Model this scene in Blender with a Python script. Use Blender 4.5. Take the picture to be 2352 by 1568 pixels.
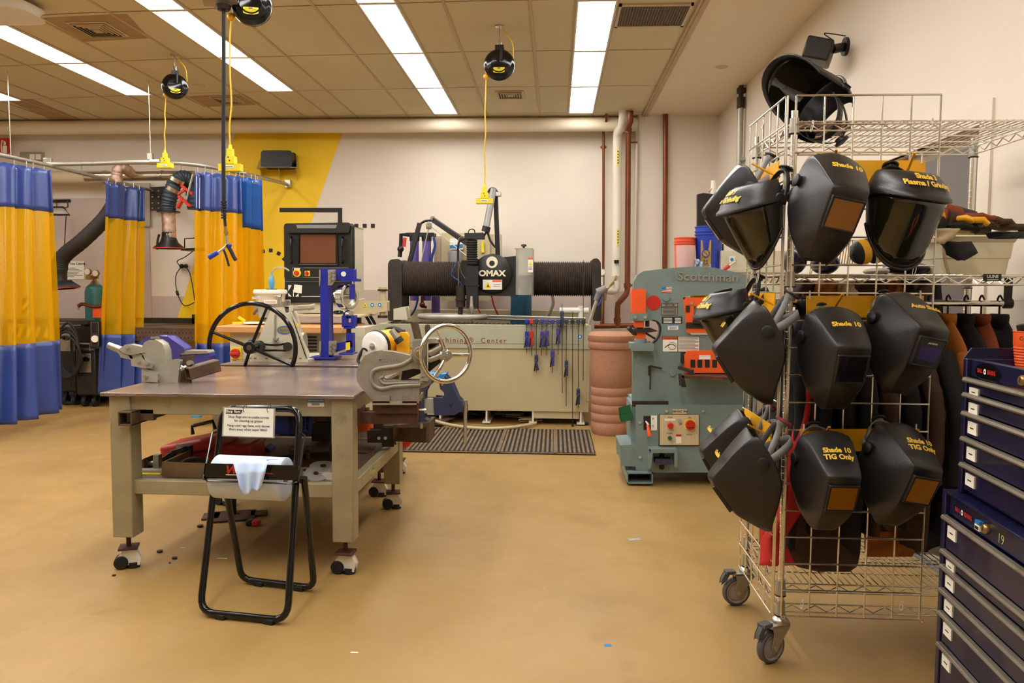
import bpy, math, random
from math import sin, cos, pi, radians
from mathutils import Vector, Matrix
V = Vector
random.seed(7)
for _o in list(bpy.data.objects): bpy.data.objects.remove(_o)
SC = bpy.context.scene
COL = SC.collection
# ---------------------------------------------------------------- camera
CF, CYAW, CPITCH, CROLL, CH = 1795.0, .0546, .068, .0055, 1.42
_w = V((-sin(CYAW)*cos(CPITCH), cos(CYAW)*cos(CPITCH), -sin(CPITCH)))
_r0 = V((cos(CYAW), sin(CYAW), 0)); _u0 = _r0.cross(_w)
_r = _r0*cos(CROLL) + _u0*sin(CROLL); _u = _u0*cos(CROLL) - _r0*sin(CROLL)
cd = bpy.data.cameras.new('camera'); cam = bpy.data.objects.new('camera', cd); COL.objects.link(cam)
cam.matrix_world = Matrix(((_r.x,_u.x,-_w.x,0),(_r.y,_u.y,-_w.y,0),(_r.z,_u.z,-_w.z,CH),(0,0,0,1)))
cd.sensor_fit = 'HORIZONTAL'; cd.sensor_width = 36; cd.lens = 36*CF/2352; cd.clip_start = .05; cd.clip_end = 60
SC.camera = cam
# ---------------------------------------------------------------- world, exposure
wd = bpy.data.worlds.new('world'); SC.world = wd; wd.use_nodes = True
wd.node_tree.nodes['Background'].inputs[0].default_value = (.95,.9,.8,1); wd.node_tree.nodes['Background'].inputs[1].default_value = .15
SC.view_settings.view_transform = 'Standard'; SC.view_settings.look = 'None'
SC.view_settings.gamma = 1; SC.view_settings.exposure = 0; SC.view_settings.use_curve_mapping = False
LAMP = 17.5      # strength of the ceiling panels

def ray(x, y): return _w + _r*((x-1176)/CF) + _u*((784-y)/CF)
def P(x, y, Y): d = ray(x, y); return V((0,0,CH)) + d*(Y/d.y)        # photo point on the plane Y = const
def G(x, y, z=0): d = ray(x, y); return V((0,0,CH)) + d*((z-CH)/d.z)  # photo point at height z
def PX(x, y, X): d = ray(x, y); return V((0,0,CH)) + d*(X/d.x)

# ---------------------------------------------------------------- materials
def lin(c): c /= 255; return c/12.92 if c <= .04045 else ((c+.055)/1.055)**2.4
def rgb(t): return tuple(lin(c) for c in t) + (1,)
MT = {}
def mat(name, c, rough=.5, metal=0, var=.12, scale=6, bump=0, spec=.5, dirt=None, dcut=.6, coat=0):
    if name in MT: return MT[name]
    m = bpy.data.materials.new(name); m.use_nodes = True; N = m.node_tree.nodes; L = m.node_tree.links
    b = N['Principled BSDF']; c = rgb(c)
    b.inputs['Roughness'].default_value = rough; b.inputs['Metallic'].default_value = metal
    b.inputs['Specular IOR Level'].default_value = spec
    if coat: b.inputs['Coat Weight'].default_value = coat
    tc = N.new('ShaderNodeTexCoord'); n = N.new('ShaderNodeTexNoise'); n.inputs['Scale'].default_value = scale; n.inputs['Detail'].default_value = 6
    L.new(tc.outputs['Object'], n.inputs['Vector'])
    r = N.new('ShaderNodeValToRGB'); r.color_ramp.elements[0].position = .3; r.color_ramp.elements[1].position = .7
    r.color_ramp.elements[0].color = tuple(x*(1-var) for x in c[:3])+(1,); r.color_ramp.elements[1].color = tuple(min(1,x*(1+var)) for x in c[:3])+(1,)
    L.new(n.outputs['Fac'], r.inputs['Fac']); out = r.outputs['Color']
    if dirt:
        n2 = N.new('ShaderNodeTexNoise'); n2.inputs['Scale'].default_value = scale*.45; n2.inputs['Detail'].default_value = 9; n2.inputs['Roughness'].default_value = .68
        L.new(tc.outputs['Object'], n2.inputs['Vector'])
        r2 = N.new('ShaderNodeValToRGB'); r2.color_ramp.elements[0].position = dcut-.07; r2.color_ramp.elements[1].position = dcut+.1
        L.new(n2.outputs['Fac'], r2.inputs['Fac'])
        mx = N.new('ShaderNodeMix'); mx.data_type = 'RGBA'; L.new(r2.outputs['Color'], mx.inputs[0]); L.new(out, mx.inputs[6]); mx.inputs[7].default_value = rgb(dirt); out = mx.outputs[2]
    L.new(out, b.inputs['Base Color'])
    if bump:
        bp = N.new('ShaderNodeBump'); bp.inputs['Strength'].default_value = bump; bp.inputs['Distance'].default_value = .004
        n3 = N.new('ShaderNodeTexNoise'); n3.inputs['Scale'].default_value = scale*14; L.new(tc.outputs['Object'], n3.inputs['Vector'])
        L.new(n3.outputs['Fac'], bp.inputs['Height']); L.new(bp.outputs['Normal'], b.inputs['Normal'])
    MT[name] = m; return m
def emis(name, c, s):
    m = bpy.data.materials.new(name); m.use_nodes = True; N = m.node_tree.nodes
    b = N['Principled BSDF']; b.inputs['Base Color'].default_value = (.8,.8,.8,1)
    b.inputs['Emission Color'].default_value = c; b.inputs['Emission Strength'].default_value = s
    MT[name] = m; return m
def glassy(name, c, tr=.5, rough=.08, trans_c=None):
    m = bpy.data.materials.new(name); m.use_nodes = True; N = m.node_tree.nodes; L = m.node_tree.links
    b = N['Principled BSDF']; b.inputs['Base Color'].default_value = rgb(c); b.inputs['Roughness'].default_value = rough
    t = N.new('ShaderNodeBsdfTransparent'); t.inputs[0].default_value = rgb(trans_c or c)
    mx = N.new('ShaderNodeMixShader'); mx.inputs[0].default_value = tr
    L.new(b.outputs[0], mx.inputs[1]); L.new(t.outputs[0], mx.inputs[2]); L.new(mx.outputs[0], N['Material Output'].inputs[0])
    MT[name] = m; return m

# ---------------------------------------------------------------- mesh builder
class B:
    def __init__(s, *mats):
        s.v = []; s.f = []; s.mi = []; s.mats = [m if not isinstance(m, str) else MT[m] for m in mats]; s.m = 0; s.M = None
    def use(s, i): s.m = i; return s
    def add(s, vs, fs):
        o = len(s.v)
        s.v += [tuple(s.M @ V(p)) if s.M is not None else tuple(p) for p in vs]
        s.f += [tuple(o+i for i in f) for f in fs]; s.mi += [s.m]*len(fs); return s
    def box(s, x0, x1, y0, y1, z0, z1):
        vs = [(x,y,z) for z in (z0,z1) for y in (y0,y1) for x in (x0,x1)]
        return s.add(vs, [(0,2,3,1),(4,5,7,6),(0,1,5,4),(2,6,7,3),(0,4,6,2),(1,3,7,5)])
    def cbox(s, c, sz, R=None):
        R = R or Matrix.Identity(3); c = V(c)
        vs = [c + R @ V((x*sz[0]/2, y*sz[1]/2, z*sz[2]/2)) for z in (-1,1) for y in (-1,1) for x in (-1,1)]
        return s.add(vs, [(0,2,3,1),(4,5,7,6),(0,1,5,4),(2,6,7,3),(0,4,6,2),(1,3,7,5)])
    def bar(s, p0, p1, w, h=None, up=(0,0,1)):          # rectangular bar between two points
        p0 = V(p0); p1 = V(p1); h = h or w; d = (p1-p0); z = d.normalized(); x = V(up).cross(z)
        if x.length < 1e-4: x = V((1,0,0)).cross(z)
        x.normalize(); y = z.cross(x); R = Matrix((x,y,z)).transposed()
        return s.cbox((p0+p1)/2, (w, h, d.length), R)
    def cyl(s, p0, p1, r, r2=None, n=16, cap=True):
        p0 = V(p0); p1 = V(p1); r2 = r if r2 is None else r2; z = (p1-p0).normalized()
        x = z.orthogonal().normalized(); y = z.cross(x)
        vs = [p0 + (x*cos(2*pi*i/n)+y*sin(2*pi*i/n))*r for i in range(n)] + [p1 + (x*cos(2*pi*i/n)+y*sin(2*pi*i/n))*r2 for i in range(n)]
        fs = [(i,(i+1)%n,n+(i+1)%n,n+i) for i in range(n)]
        if cap: fs += [tuple(range(n-1,-1,-1)), tuple(range(n,2*n))]
        return s.add(vs, fs)
    def tube(s, pts, r, n=8, closed=False, smooth=0):
        pts = [V(p) for p in pts]
        if smooth: pts = crom(pts, smooth, closed)
        N = len(pts); vs = []; fs = []; px = None
        for i, p in enumerate(pts):
            if closed: t = pts[(i+1)%N]-pts[i-1]
            else: t = pts[min(i+1,N-1)]-pts[max(i-1,0)]
            t.normalize()
            if px is None: px = t.orthogonal().normalized()
            px = (px - t*px.dot(t)); px = px.normalized() if px.length > 1e-5 else t.orthogonal().normalized()
            py = t.cross(px); rr = r[i] if isinstance(r, (list,tuple)) and len(r) == N else (r(i/(N-1)) if callable(r) else (r[0] if isinstance(r,(list,tuple)) else r))
            vs += [p + (px*cos(2*pi*k/n)+py*sin(2*pi*k/n))*rr for k in range(n)]
        for i in range(N if closed else N-1):
            a = i*n; b = ((i+1)%N)*n
            fs += [(a+k, a+(k+1)%n, b+(k+1)%n, b+k) for k in range(n)]
        if not closed: fs += [tuple(range(n-1,-1,-1)), tuple(range((N-1)*n, N*n))]
        return s.add(vs, fs)
    def lathe(s, prof, p0=(0,0,0), ax=(0,0,1), n=24, sx=1, a0=0, a1=2*pi, cap=True):
        z = V(ax).normalized(); x = V((1,0,0)) if abs(z.x) < .9 else V((0,1,0)); x = (x - z*x.dot(z)).normalized(); y = z.cross(x); p0 = V(p0)
        full = abs(a1-a0-2*pi) < 1e-6; k = n if full else n+1; vs = []; fs = []
        for r, h in prof: vs += [p0 + z*h + (x*cos(a0+(a1-a0)*i/n)*sx + y*sin(a0+(a1-a0)*i/n))*r for i in range(k)]
        for j in range(len(prof)-1):
            fs += [(j*k+i, j*k+(i+1)%k, (j+1)*k+(i+1)%k, (j+1)*k+i) for i in range(n)]
        if full and cap:
            if prof[0][0] > 1e-5: fs.append(tuple(range(k-1,-1,-1)))
            if prof[-1][0] > 1e-5: fs.append(tuple(range((len(prof)-1)*k, len(prof)*k)))
        return s.add(vs, fs)
    def prism(s, pts, vec):
        pts = [V(p) for p in pts]; vec = V(vec); n = len(pts)
        return s.add(pts + [p+vec for p in pts], [tuple(range(n)), tuple(range(2*n-1,n-1,-1))] + [(i,(i+1)%n,n+(i+1)%n,n+i) for i in range(n)])
    def pp(s, px, Y, d, rnd=0):                          # outline given in photo pixels, standing at depth Y, d thick
        if rnd: px = roundpoly(px, rnd)
        return s.prism([P(x,y,Y) for x,y in px], (0,d,0))
    def ball(s, c, r, sc=(1,1,1), n=12):
        c = V(c); vs = [c+V((0,0,r*sc[2]))]; fs = []
        m = max(4, n//2)
        for j in range(1, m):
            a = pi*j/m; vs += [c+V((r*sc[0]*sin(a)*cos(2*pi*i/n), r*sc[1]*sin(a)*sin(2*pi*i/n), r*sc[2]*cos(a))) for i in range(n)]
        vs.append(c-V((0,0,r*sc[2]))); e = len(vs)-1
        fs += [(0,1+i,1+(i+1)%n) for i in range(n)]
        for j in range(m-2): fs += [(1+j*n+i, 1+(j+1)*n+i, 1+(j+1)*n+(i+1)%n, 1+j*n+(i+1)%n) for i in range(n)]
        fs += [(e, 1+(m-2)*n+(i+1)%n, 1+(m-2)*n+i) for i in range(n)]
        return s.add(vs, fs)
    def grid(s, fn, nu, nv):
        vs = [fn(i/nu, j/nv) for j in range(nv+1) for i in range(nu+1)]; w = nu+1
        return s.add(vs, [(j*w+i, j*w+i+1, (j+1)*w+i+1, (j+1)*w+i) for j in range(nv) for i in range(nu)])
    def text(s, t, size, fn, off=0, align='CENTER', sh=0, space=1, sx=1):
        vs, fs = textmesh(t, size, off, align, sh, space, sx); o = s.M; return s.add([fn(x,y) for x,y in vs], fs)
    def split(s, name, parent, **k):                     # every loose piece becomes a part of its own
        r = list(range(len(s.v)))
        def fd(i):
            while r[i] != i: r[i] = r[r[i]]; i = r[i]
            return i
        for f in s.f:
            a = fd(f[0])
            for i in f[1:]: r[fd(i)] = a
        g = {}
        for n, f in enumerate(s.f): g.setdefault(fd(f[0]), []).append(n)
        out = []
        for ns in g.values():
            q = B(); q.mats = s.mats; ix = {}
            for n in ns:
                for i in s.f[n]:
                    if i not in ix: ix[i] = len(q.v); q.v.append(s.v[i])
                q.f.append(tuple(ix[i] for i in s.f[n])); q.mi.append(s.mi[n])
            out.append(q.put(name, parent, **k))
        return out
    def put(s, name, parent=None, label=None, cat=None, group=None, kind=None, bev=0, seg=2, solid=0, sub=0, smooth=47, world=True):
        me = bpy.data.meshes.new(name)
        if parent is None:
            xs, ys, zs = zip(*s.v); og = V(((min(xs)+max(xs))/2, (min(ys)+max(ys))/2, min(zs)))
            if not world: og = V((0,0,0))
        else: og = OFF[parent]
        me.from_pydata([tuple(V(p)-og) for p in s.v], [], s.f)
        for m in s.mats: me.materials.append(m)
        me.polygons.foreach_set('material_index', s.mi)
        if smooth:
            me.polygons.foreach_set('use_smooth', [True]*len(s.f))
            try: me.set_sharp_from_angle(angle=radians(smooth))
            except Exception: pass
        me.update(); me.validate()
        o = bpy.data.objects.new(name, me); COL.objects.link(o)
        if parent is None: o.location = og; OFF[o] = og
        else: o.parent = parent; OFF[o] = og
        if label: o['label'] = label
        if cat: o['category'] = cat
        if group: o['group'] = group
        if kind: o['kind'] = kind
        if solid: md = o.modifiers.new('s','SOLIDIFY'); md.thickness = solid; md.offset = 0
        if bev: md = o.modifiers.new('b','BEVEL'); md.width = bev; md.segments = seg; md.limit_method = 'ANGLE'; md.angle_limit = radians(32)
        if sub: md = o.modifiers.new('u','SUBSURF'); md.levels = sub; md.render_levels = sub
        return o
OFF = {}
def thing(name, label, cat, loc=(0,0,0), group=None, local=False, rz=0):
    o = bpy.data.objects.new(name, None); COL.objects.link(o); o.empty_display_size = .1
    o.location = loc; o.rotation_euler = (0,0,rz); OFF[o] = V((0,0,0)) if local else V(loc)
    o['label'] = label; o['category'] = cat
    if group: o['group'] = group
    return o
def dup(o, loc=None, rot=None, label=None, parent=None):
    c = o.copy(); COL.objects.link(c); OFF[c] = OFF[o]
    if parent is not None: c.parent = parent
    if loc is not None: c.location = loc
    if rot is not None: c.rotation_euler = rot
    if label: c['label'] = label
    for ch in [x for x in list(OFF) if x.parent == o]: dup(ch, parent=c)
    return c
def crom(p, k, closed=False):
    out = []; n = len(p)
    for i in range(n if closed else n-1):
        if closed: a,b,c,d = p[i-1],p[i],p[(i+1)%n],p[(i+2)%n]
        else: a,b,c,d = p[max(i-1,0)],p[i],p[i+1],p[min(i+2,n-1)]
        for j in range(k):
            t = j/k; out.append(.5*((2*b)+(c-a)*t+(2*a-5*b+4*c-d)*t*t+(3*b-a-3*c+d)*t**3))
    if not closed: out.append(p[-1])
    return out
def roundpoly(px, r, k=4):                               # chamfer the corners of a 2D outline into arcs of radius r
    out = []; n = len(px)
    for i in range(n):
        a, b, c = V(px[i-1]), V(px[i]), V(px[(i+1)%n]); u = (a-b); w = (c-b); q = min(r, u.length*.45, w.length*.45)
        s0 = b+u.normalized()*q; s1 = b+w.normalized()*q
        for j in range(k+1): t = j/k; out.append(tuple(s0*(1-t)**2 + b*2*t*(1-t) + s1*t*t))
    return out
def circ(cx, cy, r, n=24, ry=None): return [(cx+r*cos(2*pi*i/n), cy+(ry or r)*sin(2*pi*i/n)) for i in range(n)]
_TC = {}
def textmesh(t, size, off, align, sh, space, sx=1):
    k = (t, size, off, align, sh, space, sx)
    if k in _TC: return _TC[k]
    cu = bpy.data.curves.new('t','FONT'); cu.body = t; cu.size = size; cu.offset = off*size; cu.align_x = align; cu.align_y = 'CENTER'; cu.shear = sh; cu.space_character = space; cu.resolution_u = 3
    o = bpy.data.objects.new('t', cu); COL.objects.link(o)
    dg = bpy.context.evaluated_depsgraph_get(); me = bpy.data.meshes.new_from_object(o.evaluated_get(dg))
    r = ([(v.co.x*sx, v.co.y) for v in me.vertices], [tuple(p.vertices) for p in me.polygons])
    bpy.data.objects.remove(o); bpy.data.meshes.remove(me); bpy.data.curves.remove(cu)
    _TC[k] = r; return r
def Rx(a): return Matrix.Rotation(a,3,'X')
def Ry(a): return Matrix.Rotation(a,3,'Y')
def Rz(a): return Matrix.Rotation(a,3,'Z')
def plane_fn(o, ux, uy, n=None, e=0):                    # maps text coordinates onto a plane
    o = V(o); ux = V(ux).normalized(); uy = V(uy).normalized(); nn = ux.cross(uy)
    return lambda x, y: o + ux*x + uy*y + nn*e

# ---------------------------------------------------------------- palette
mat('wall_paint',(230,219,202),.75,var=.025,scale=1.5); mat('wall_grey',(196,178,166),.7,var=.05,scale=2)
mat('yellow_paint',(252,208,24),.6,var=.03,scale=2); mat('tape_black',(28,24,20),.6)
mat('soffit_paint',(226,211,184),.8,var=.02,scale=1)
mat('black_plastic',(26,24,23),.42,var=.15,scale=9,bump=.15); mat('black_gloss',(14,14,15),.14,var=.05); mat('black_rubber',(22,21,20),.7)
mat('visor_plastic',(34,31,30),.36,var=.12,scale=12,bump=.12)
mat('dark_metal',(58,52,46),.5,.5,.25,10); mat('steel',(150,142,130),.33,.85,.12,14); mat('chrome',(225,222,212),.14,1,.02,8)
mat('wire_chrome',(236,232,220),.25,1,.05,8); mat('cast_grey',(150,142,128),.5,.35,.12,12,bump=.2,dirt=(112,100,84)); mat('cast_light',(166,162,146),.5,.3,.1,12,bump=.2,dirt=(110,80,50),dcut=.66)
mat('rust',(96,58,38),.7,.2,.35,14,bump=.3,dirt=(62,40,30),dcut=.5); mat('brown_steel',(98,78,62),.5,.4,.25,10,dirt=(70,52,40))
mat('table_paint',(158,146,112),.45,.05,.1,9,dirt=(108,92,62),dcut=.64,bump=.12)
mat('table_plate',(140,122,112),.26,.5,.3,2.6,dirt=(205,182,152),dcut=.58)
mat('blue_vinyl',(50,70,136),.35,var=.15,scale=3,spec=.6); mat('blue_vinyl_light',(34,92,172),.35,var=.15,scale=3)
mat('yellow_cord',(226,184,40),.45); mat('label_yellow',(236,214,30),.5,var=.03); mat('orange_yellow',(244,176,20),.4,var=.04)
mat('white',(238,234,222),.5,var=.02); mat('white_plastic',(226,220,204),.4,var=.05); mat('paper',(240,236,220),.7,var=.02); mat('ink',(30,28,26),.7)
mat('red',(196,38,26),.45,var=.08); mat('red_box',(176,48,34),.4,var=.12,scale=5,dirt=(120,34,24)); mat('orange',(240,92,32),.45,var=.08,dirt=(190,70,30),dcut=.68)
mat('tank_beige',(194,178,138),.4,var=.05,scale=3,dirt=(176,158,116),dcut=.68); mat('tank_band',(178,178,150),.4,var=.04); mat('machine_cream',(206,198,172),.4,var=.05,dirt=(170,150,116),dcut=.7)
mat('maroon',(128,58,50),.6); mat('bellows',(74,62,52),.75,.1,.3,24); mat('iron_green',(122,140,136),.42,.1,.06,7,dirt=(98,108,98),dcut=.66)
mat('panel_tan',(206,186,146),.45,var=.03); mat('barrel_tan',(172,122,92),.7,var=.08,scale=30,bump=.4)
mat('blue_machine',(34,42,150),.35,var=.1,scale=6); mat('navy',(17,18,54),.35,var=.18,scale=4,coat=.2); mat('handle_alu',(142,132,116),.42,.6,.08,10,dirt=(112,96,74))
mat('vise_purple',(70,64,140),.42,.2,.1,8); mat('vise_blue',(58,66,96),.45,.35,.12,8,dirt=(60,58,62)); mat('copper_pipe',(126,72,46),.35,.6,.2,5); mat('pvc',(232,224,204),.4,var=.02)
mat('silver_duct',(190,176,150),.24,.9,.08,10); mat('foil',(206,176,156),.28,.85,.3,18,bump=1); mat('galv',(176,172,158),.4,.7,.1,10); mat('duct_paint',(196,176,142),.5,var=.05)
mat('wood_top',(206,150,92),.5,var=.12,scale=4); mat('cardboard',(168,130,88),.8,var=.1); mat('grey_plastic',(128,126,124),.45,var=.05); mat('caster_grey',(84,82,82),.55); mat('hub_grey',(168,158,150),.5)
mat('leather_brown',(74,50,36),.75,var=.2,scale=8,bump=.3); mat('jacket_black',(26,26,27),.85,var=.2,scale=7); mat('jacket_orange',(182,104,34),.85,var=.12,scale=7); mat('red_cloth',(206,44,36),.7,var=.12); mat('cream_leather',(206,186,146),.8,var=.08)
mat('rag_blue',(196,216,244),.8,var=.05,scale=9); mat('roll_white',(200,213,230),.8,var=.02); mat('blue_box',(28,44,120),.45); mat('blue_bucket',(34,62,172),.4); mat('orange_bucket',(232,92,56),.4)
mat('welder_blue',(30,70,140),.45); mat('tank_teal',(40,110,108),.4,var=.08); mat('drum_teal',(42,98,122),.5,var=.06); mat('purple_filter',(104,86,156),.25,var=.1); mat('green',(20,92,50),.45); mat('brass',(176,140,84),.35,.8); mat('flex_black',(38,32,28),.7,var=.2,scale=20)
mat('flex_slate',(42,56,66),.5,var=.15,scale=20); mat('screen_brown',(104,54,8),.5,var=.03); mat('floor_mat',(118,98,72),.8,var=.3,scale=18); mat('bin_cream',(236,226,190),.4,var=.03); mat('door_glass',(104,100,98),.22,var=.04); mat('grey_trim',(176,166,146),.5); mat('nut_steel',(196,192,180),.3,.9)
mat('label_blue',(40,120,180),.5); mat('tile_stain',(166,138,98),.8); mat('hose_blue',(30,70,150),.4); mat('tube_grey',(176,168,158),.4,.2); mat('gold',(186,150,60),.4,.4); mat('sky_blue',(90,160,196),.4)
mat('die_steel',(214,210,200),.3,.65,.05,8); mat('box_brown',(122,98,68),.5,.2,.15,8); mat('lens_gold',(176,122,62),.1,.45,.03); mat('lens_dark',(24,20,17),.05,0,.05,spec=.8); mat('lens_purple',(70,60,120),.08,.4,.05); mat('amber_lens',(176,116,20),.12,.35,.03); mat('visor_green',(26,26,8),.04,0,.05,spec=.9)
emis('panel_light', (1,.985,.965,1), LAMP)
glassy('clear_film',(205,205,195),.55,.15,(235,235,225)); glassy('clear_bucket',(230,200,195),.35,.2)
def amber():
    m = bpy.data.materials.new('amber_vinyl'); m.use_nodes = True; N = m.node_tree.nodes; L = m.node_tree.links
    b = N['Principled BSDF']; b.inputs['Base Color'].default_value = rgb((250,200,24)); b.inputs['Roughness'].default_value = .16
    tl = N.new('ShaderNodeBsdfTranslucent'); tl.inputs[0].default_value = rgb((255,206,30))
    t = N.new('ShaderNodeBsdfTransparent'); t.inputs[0].default_value = rgb((255,214,60))
    m1 = N.new('ShaderNodeMixShader'); m1.inputs[0].default_value = .45; L.new(b.outputs[0], m1.inputs[1]); L.new(tl.outputs[0], m1.inputs[2])
    m2 = N.new('ShaderNodeMixShader'); m2.inputs[0].default_value = .42; L.new(m1.outputs[0], m2.inputs[1]); L.new(t.outputs[0], m2.inputs[2])
    L.new(m2.outputs[0], N['Material Output'].inputs[0]); MT['amber_vinyl'] = m
amber()
def floor_mat_():
    m = bpy.data.materials.new('floor_epoxy'); m.use_nodes = True; N = m.node_tree.nodes; L = m.node_tree.links; b = N['Principled BSDF']
    tc = N.new('ShaderNodeTexCoord'); 
    def noise(sc, det=8, ro=.6):
        n = N.new('ShaderNodeTexNoise'); n.inputs['Scale'].default_value = sc; n.inputs['Detail'].default_value = det; n.inputs['Roughness'].default_value = ro; L.new(tc.outputs['Object'], n.inputs['Vector']); return n
    def ramp(n, p0, p1, c0, c1):
        r = N.new('ShaderNodeValToRGB'); r.color_ramp.elements[0].position = p0; r.color_ramp.elements[1].position = p1; r.color_ramp.elements[0].color = c0; r.color_ramp.elements[1].color = c1; L.new(n.outputs['Fac'], r.inputs['Fac']); return r
    def mix(f, a, c):
        x = N.new('ShaderNodeMix'); x.data_type = 'RGBA'; L.new(f.outputs['Color'], x.inputs[0]); L.new(a, x.inputs[6]); x.inputs[7].default_value = c; return x.outputs[2]
    base = ramp(noise(.9,5), .3, .7, rgb((152,120,67)), rgb((171,137,82))).outputs['Color']
    base = mix(ramp(noise(2.4,10,.7), .56, .74, (0,0,0,1), (.6,.6,.6,1)), base, rgb((134,102,50)))
    base = mix(ramp(noise(9,10,.75), .66, .76, (0,0,0,1), (.5,.5,.5,1)), base, rgb((128,90,44)))
    base = mix(ramp(noise(55,3,.5), .75, .8, (0,0,0,1), (.7,.7,.7,1)), base, rgb((206,186,140)))
    L.new(base, b.inputs['Base Color'])
    rr = ramp(noise(3,6), .3, .7, (.34,.34,.34,1), (.55,.55,.55,1)); L.new(rr.outputs['Color'], b.inputs['Roughness']); b.inputs['Specular IOR Level'].default_value = .4
    MT['floor_epoxy'] = m
floor_mat_()
def tile_mat():
    m = mat('ceiling_tile',(207,194,158),.9,var=.05,scale=1.2,dirt=(184,158,114),dcut=.7,bump=.3)
tile_mat(); mat('tee_bar',(186,164,130),.6,var=.04); mat('joint_dark',(120,98,66),.9)
# ================================================================ the room
WB, WR, WL, ZC = 9.95, 1.93, -8.6, 3.5
b = B('floor_epoxy'); b.box(WL, WR, -3.2, WB, -.1, 0); b.put('floor', kind='structure', smooth=0)
b = B('wall_paint'); b.box(WL-.15, WR+.15, WB, WB+.15, 0, ZC); wall_back = b.put('wall_back', kind='structure', smooth=0)
b = B('wall_paint'); b.box(.975, WR, 9.6, WB, 0, ZC); b.put('wall_right_return', kind='structure', smooth=0).name = 'wall_back_bay'
b = B('wall_paint'); b.box(WL-.15, WL, -3.2, WB, 0, ZC); b.put('wall_left', kind='structure', smooth=0)
b = B('wall_paint'); b.box(WL-.15, WR+.15, -3.35, -3.2, 0, ZC); b.put('wall_front', kind='structure', smooth=0)
# right wall with a door opening
DY0, DY1, DZ = 3.72, 4.72, 2.17
b = B('wall_paint'); b.box(WR, WR+.15, -3.2, DY0, 0, ZC); b.box(WR, WR+.15, DY1, WB, 0, ZC); b.box(WR, WR+.15, DY0, DY1, DZ, ZC)
b.put('wall_right', kind='structure', smooth=0)
b = B('grey_trim','door_glass'); b.box(WR+.06, WR+.1, DY0, DY1, 0, DZ); b.use(1); b.box(WR+.055, WR+.062, DY0+.06, DY1-.06, .2, DZ-.06)
d = b.put('door_1', kind='structure', smooth=0)
b = B('wall_paint'); b.box(WR-.012, WR+.02, DY0-.1, DY0, 0, DZ+.1); b.box(WR-.012, WR+.02, DY1, DY1+.1, 0, DZ+.1); b.box(WR-.012, WR+.02, DY0, DY1, DZ, DZ+.1)
b.put('trim_1', kind='structure', smooth=0)
# ceiling
CX = [.285-1.605*k for k in range(6)]; ROW = [9.44-1.213*k for k in range(11)]
b = B('ceiling_tile'); b.box(WL, 1.02, -3.2, WB, ZC, ZC+.12); ceil = b.put('ceiling', kind='structure', smooth=0)
b = B('soffit_paint'); b.box(1.09, WR, -3.2, WB, ZC-.005, ZC+.12); b.put('ceiling_right', kind='structure', smooth=0)
b = B('tee_bar'); b.box(1.02, 1.09, -3.2, WB, ZC-.02, ZC+.12); b.box(1.045,1.052,-3.2,WB,ZC-.028,ZC-.02); b.put('trim_2', kind='structure', smooth=0)
b = B('tee_bar','joint_dark')
for c in CX:
    for x in (c-.15, c+.15, c-.485, c-1.12): b.use(0).box(x-.012, x+.012, -3.2, WB, ZC-.006, ZC)
OFY = [0,.0,.08,.2,.4,.55]
b.use(1)
for y in ROW:
    xs = [1.02,-.5,-2.1,-3.7,-5.3,-6.9,WL]; os_ = [0,0,.06,.14,.3,.48,.6]
    for i in range(6): b.add([(xs[i],y+os_[i]-.004,ZC-.003),(xs[i],y+os_[i]+.004,ZC-.003),(xs[i+1],y+os_[i+1]+.004,ZC-.003),(xs[i+1],y+os_[i+1]-.004,ZC-.003)],[(0,1,2,3)])
b.put('trim_3', kind='structure', smooth=0)
b = B('tile_stain')
for px in ([(98,42),(290,32),(345,88),(195,96)], [(420,222),(560,216),(602,240),(470,246)], [(20,232),(75,228),(200,280),(130,281)]):
    b.add([G(x,y,ZC-.002) for x,y in px], [(0,1,2,3)])
b.put('stained_tiles', ceil, smooth=0)
b = B('soffit_paint'); b.cyl((WL, 9.66, 3.405), (.975, 9.66, 3.405), .085, n=20); b.put('trim_4', kind='structure')
# painted stripes, boards on the back wall
b = B('yellow_paint'); b.add([P(x,y,WB-.004) for x,y in ((545,291),(792,288),(712,517),(577,925),(347,925),(400,755))], [(0,1,2,3,4,5)]); b.put('painted_stripe', wall_back, smooth=0)
b = B('tape_black'); yy = WB-.008
def q(x0,y0,x1,y1): b.add([P(x0,y0,yy),P(x1,y0,yy),P(x1,y1,yy),P(x0,y1,yy)], [(0,1,2,3)])
q(642,477,786,487); q(776,487,786,560)
for x in (814,833,852): q(x,514,x+9,523)
for x,y,a in ((604,577,-.15),(622,575,.05),(640,582,.5),(653,595,.75),(662,613,1.1),(667,632,1.4),(662,652,1.8)):
    b.add([P(x+5*cos(a+pi/4+k*pi/2)*1.2,y+5*sin(a+pi/4+k*pi/2)*1.2,yy) for k in range(4)], [(0,1,2,3)])
b.put('tape_markings', wall_back, smooth=0)
b = B('wall_grey'); zt = P(1100,667,9.94).z
xr = P(1385,667,9.94).x
b.box(P(447,700,9.94).x, .975, WB-.003, WB, 0, zt)
xb = P(344,600,9.93).x
b.box(WL, xb, WB-.012, WB, 0, P(200,455,9.94).z); b.box(xb, P(447,700,9.94).x, WB-.003, WB, 0, P(400,680,9.94).z)
b.put('wall_board', wall_back, smooth=0)
b = B('grey_trim'); b.box(.97, .985, 9.58, 9.6, 0, 3.49); b.put('trim_5', kind='structure', smooth=0)
b = B('wall_grey'); b.box(.975, WR, 9.585, 9.6, 0, zt); b.put('baseboard_back', kind='structure', smooth=0)
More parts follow.
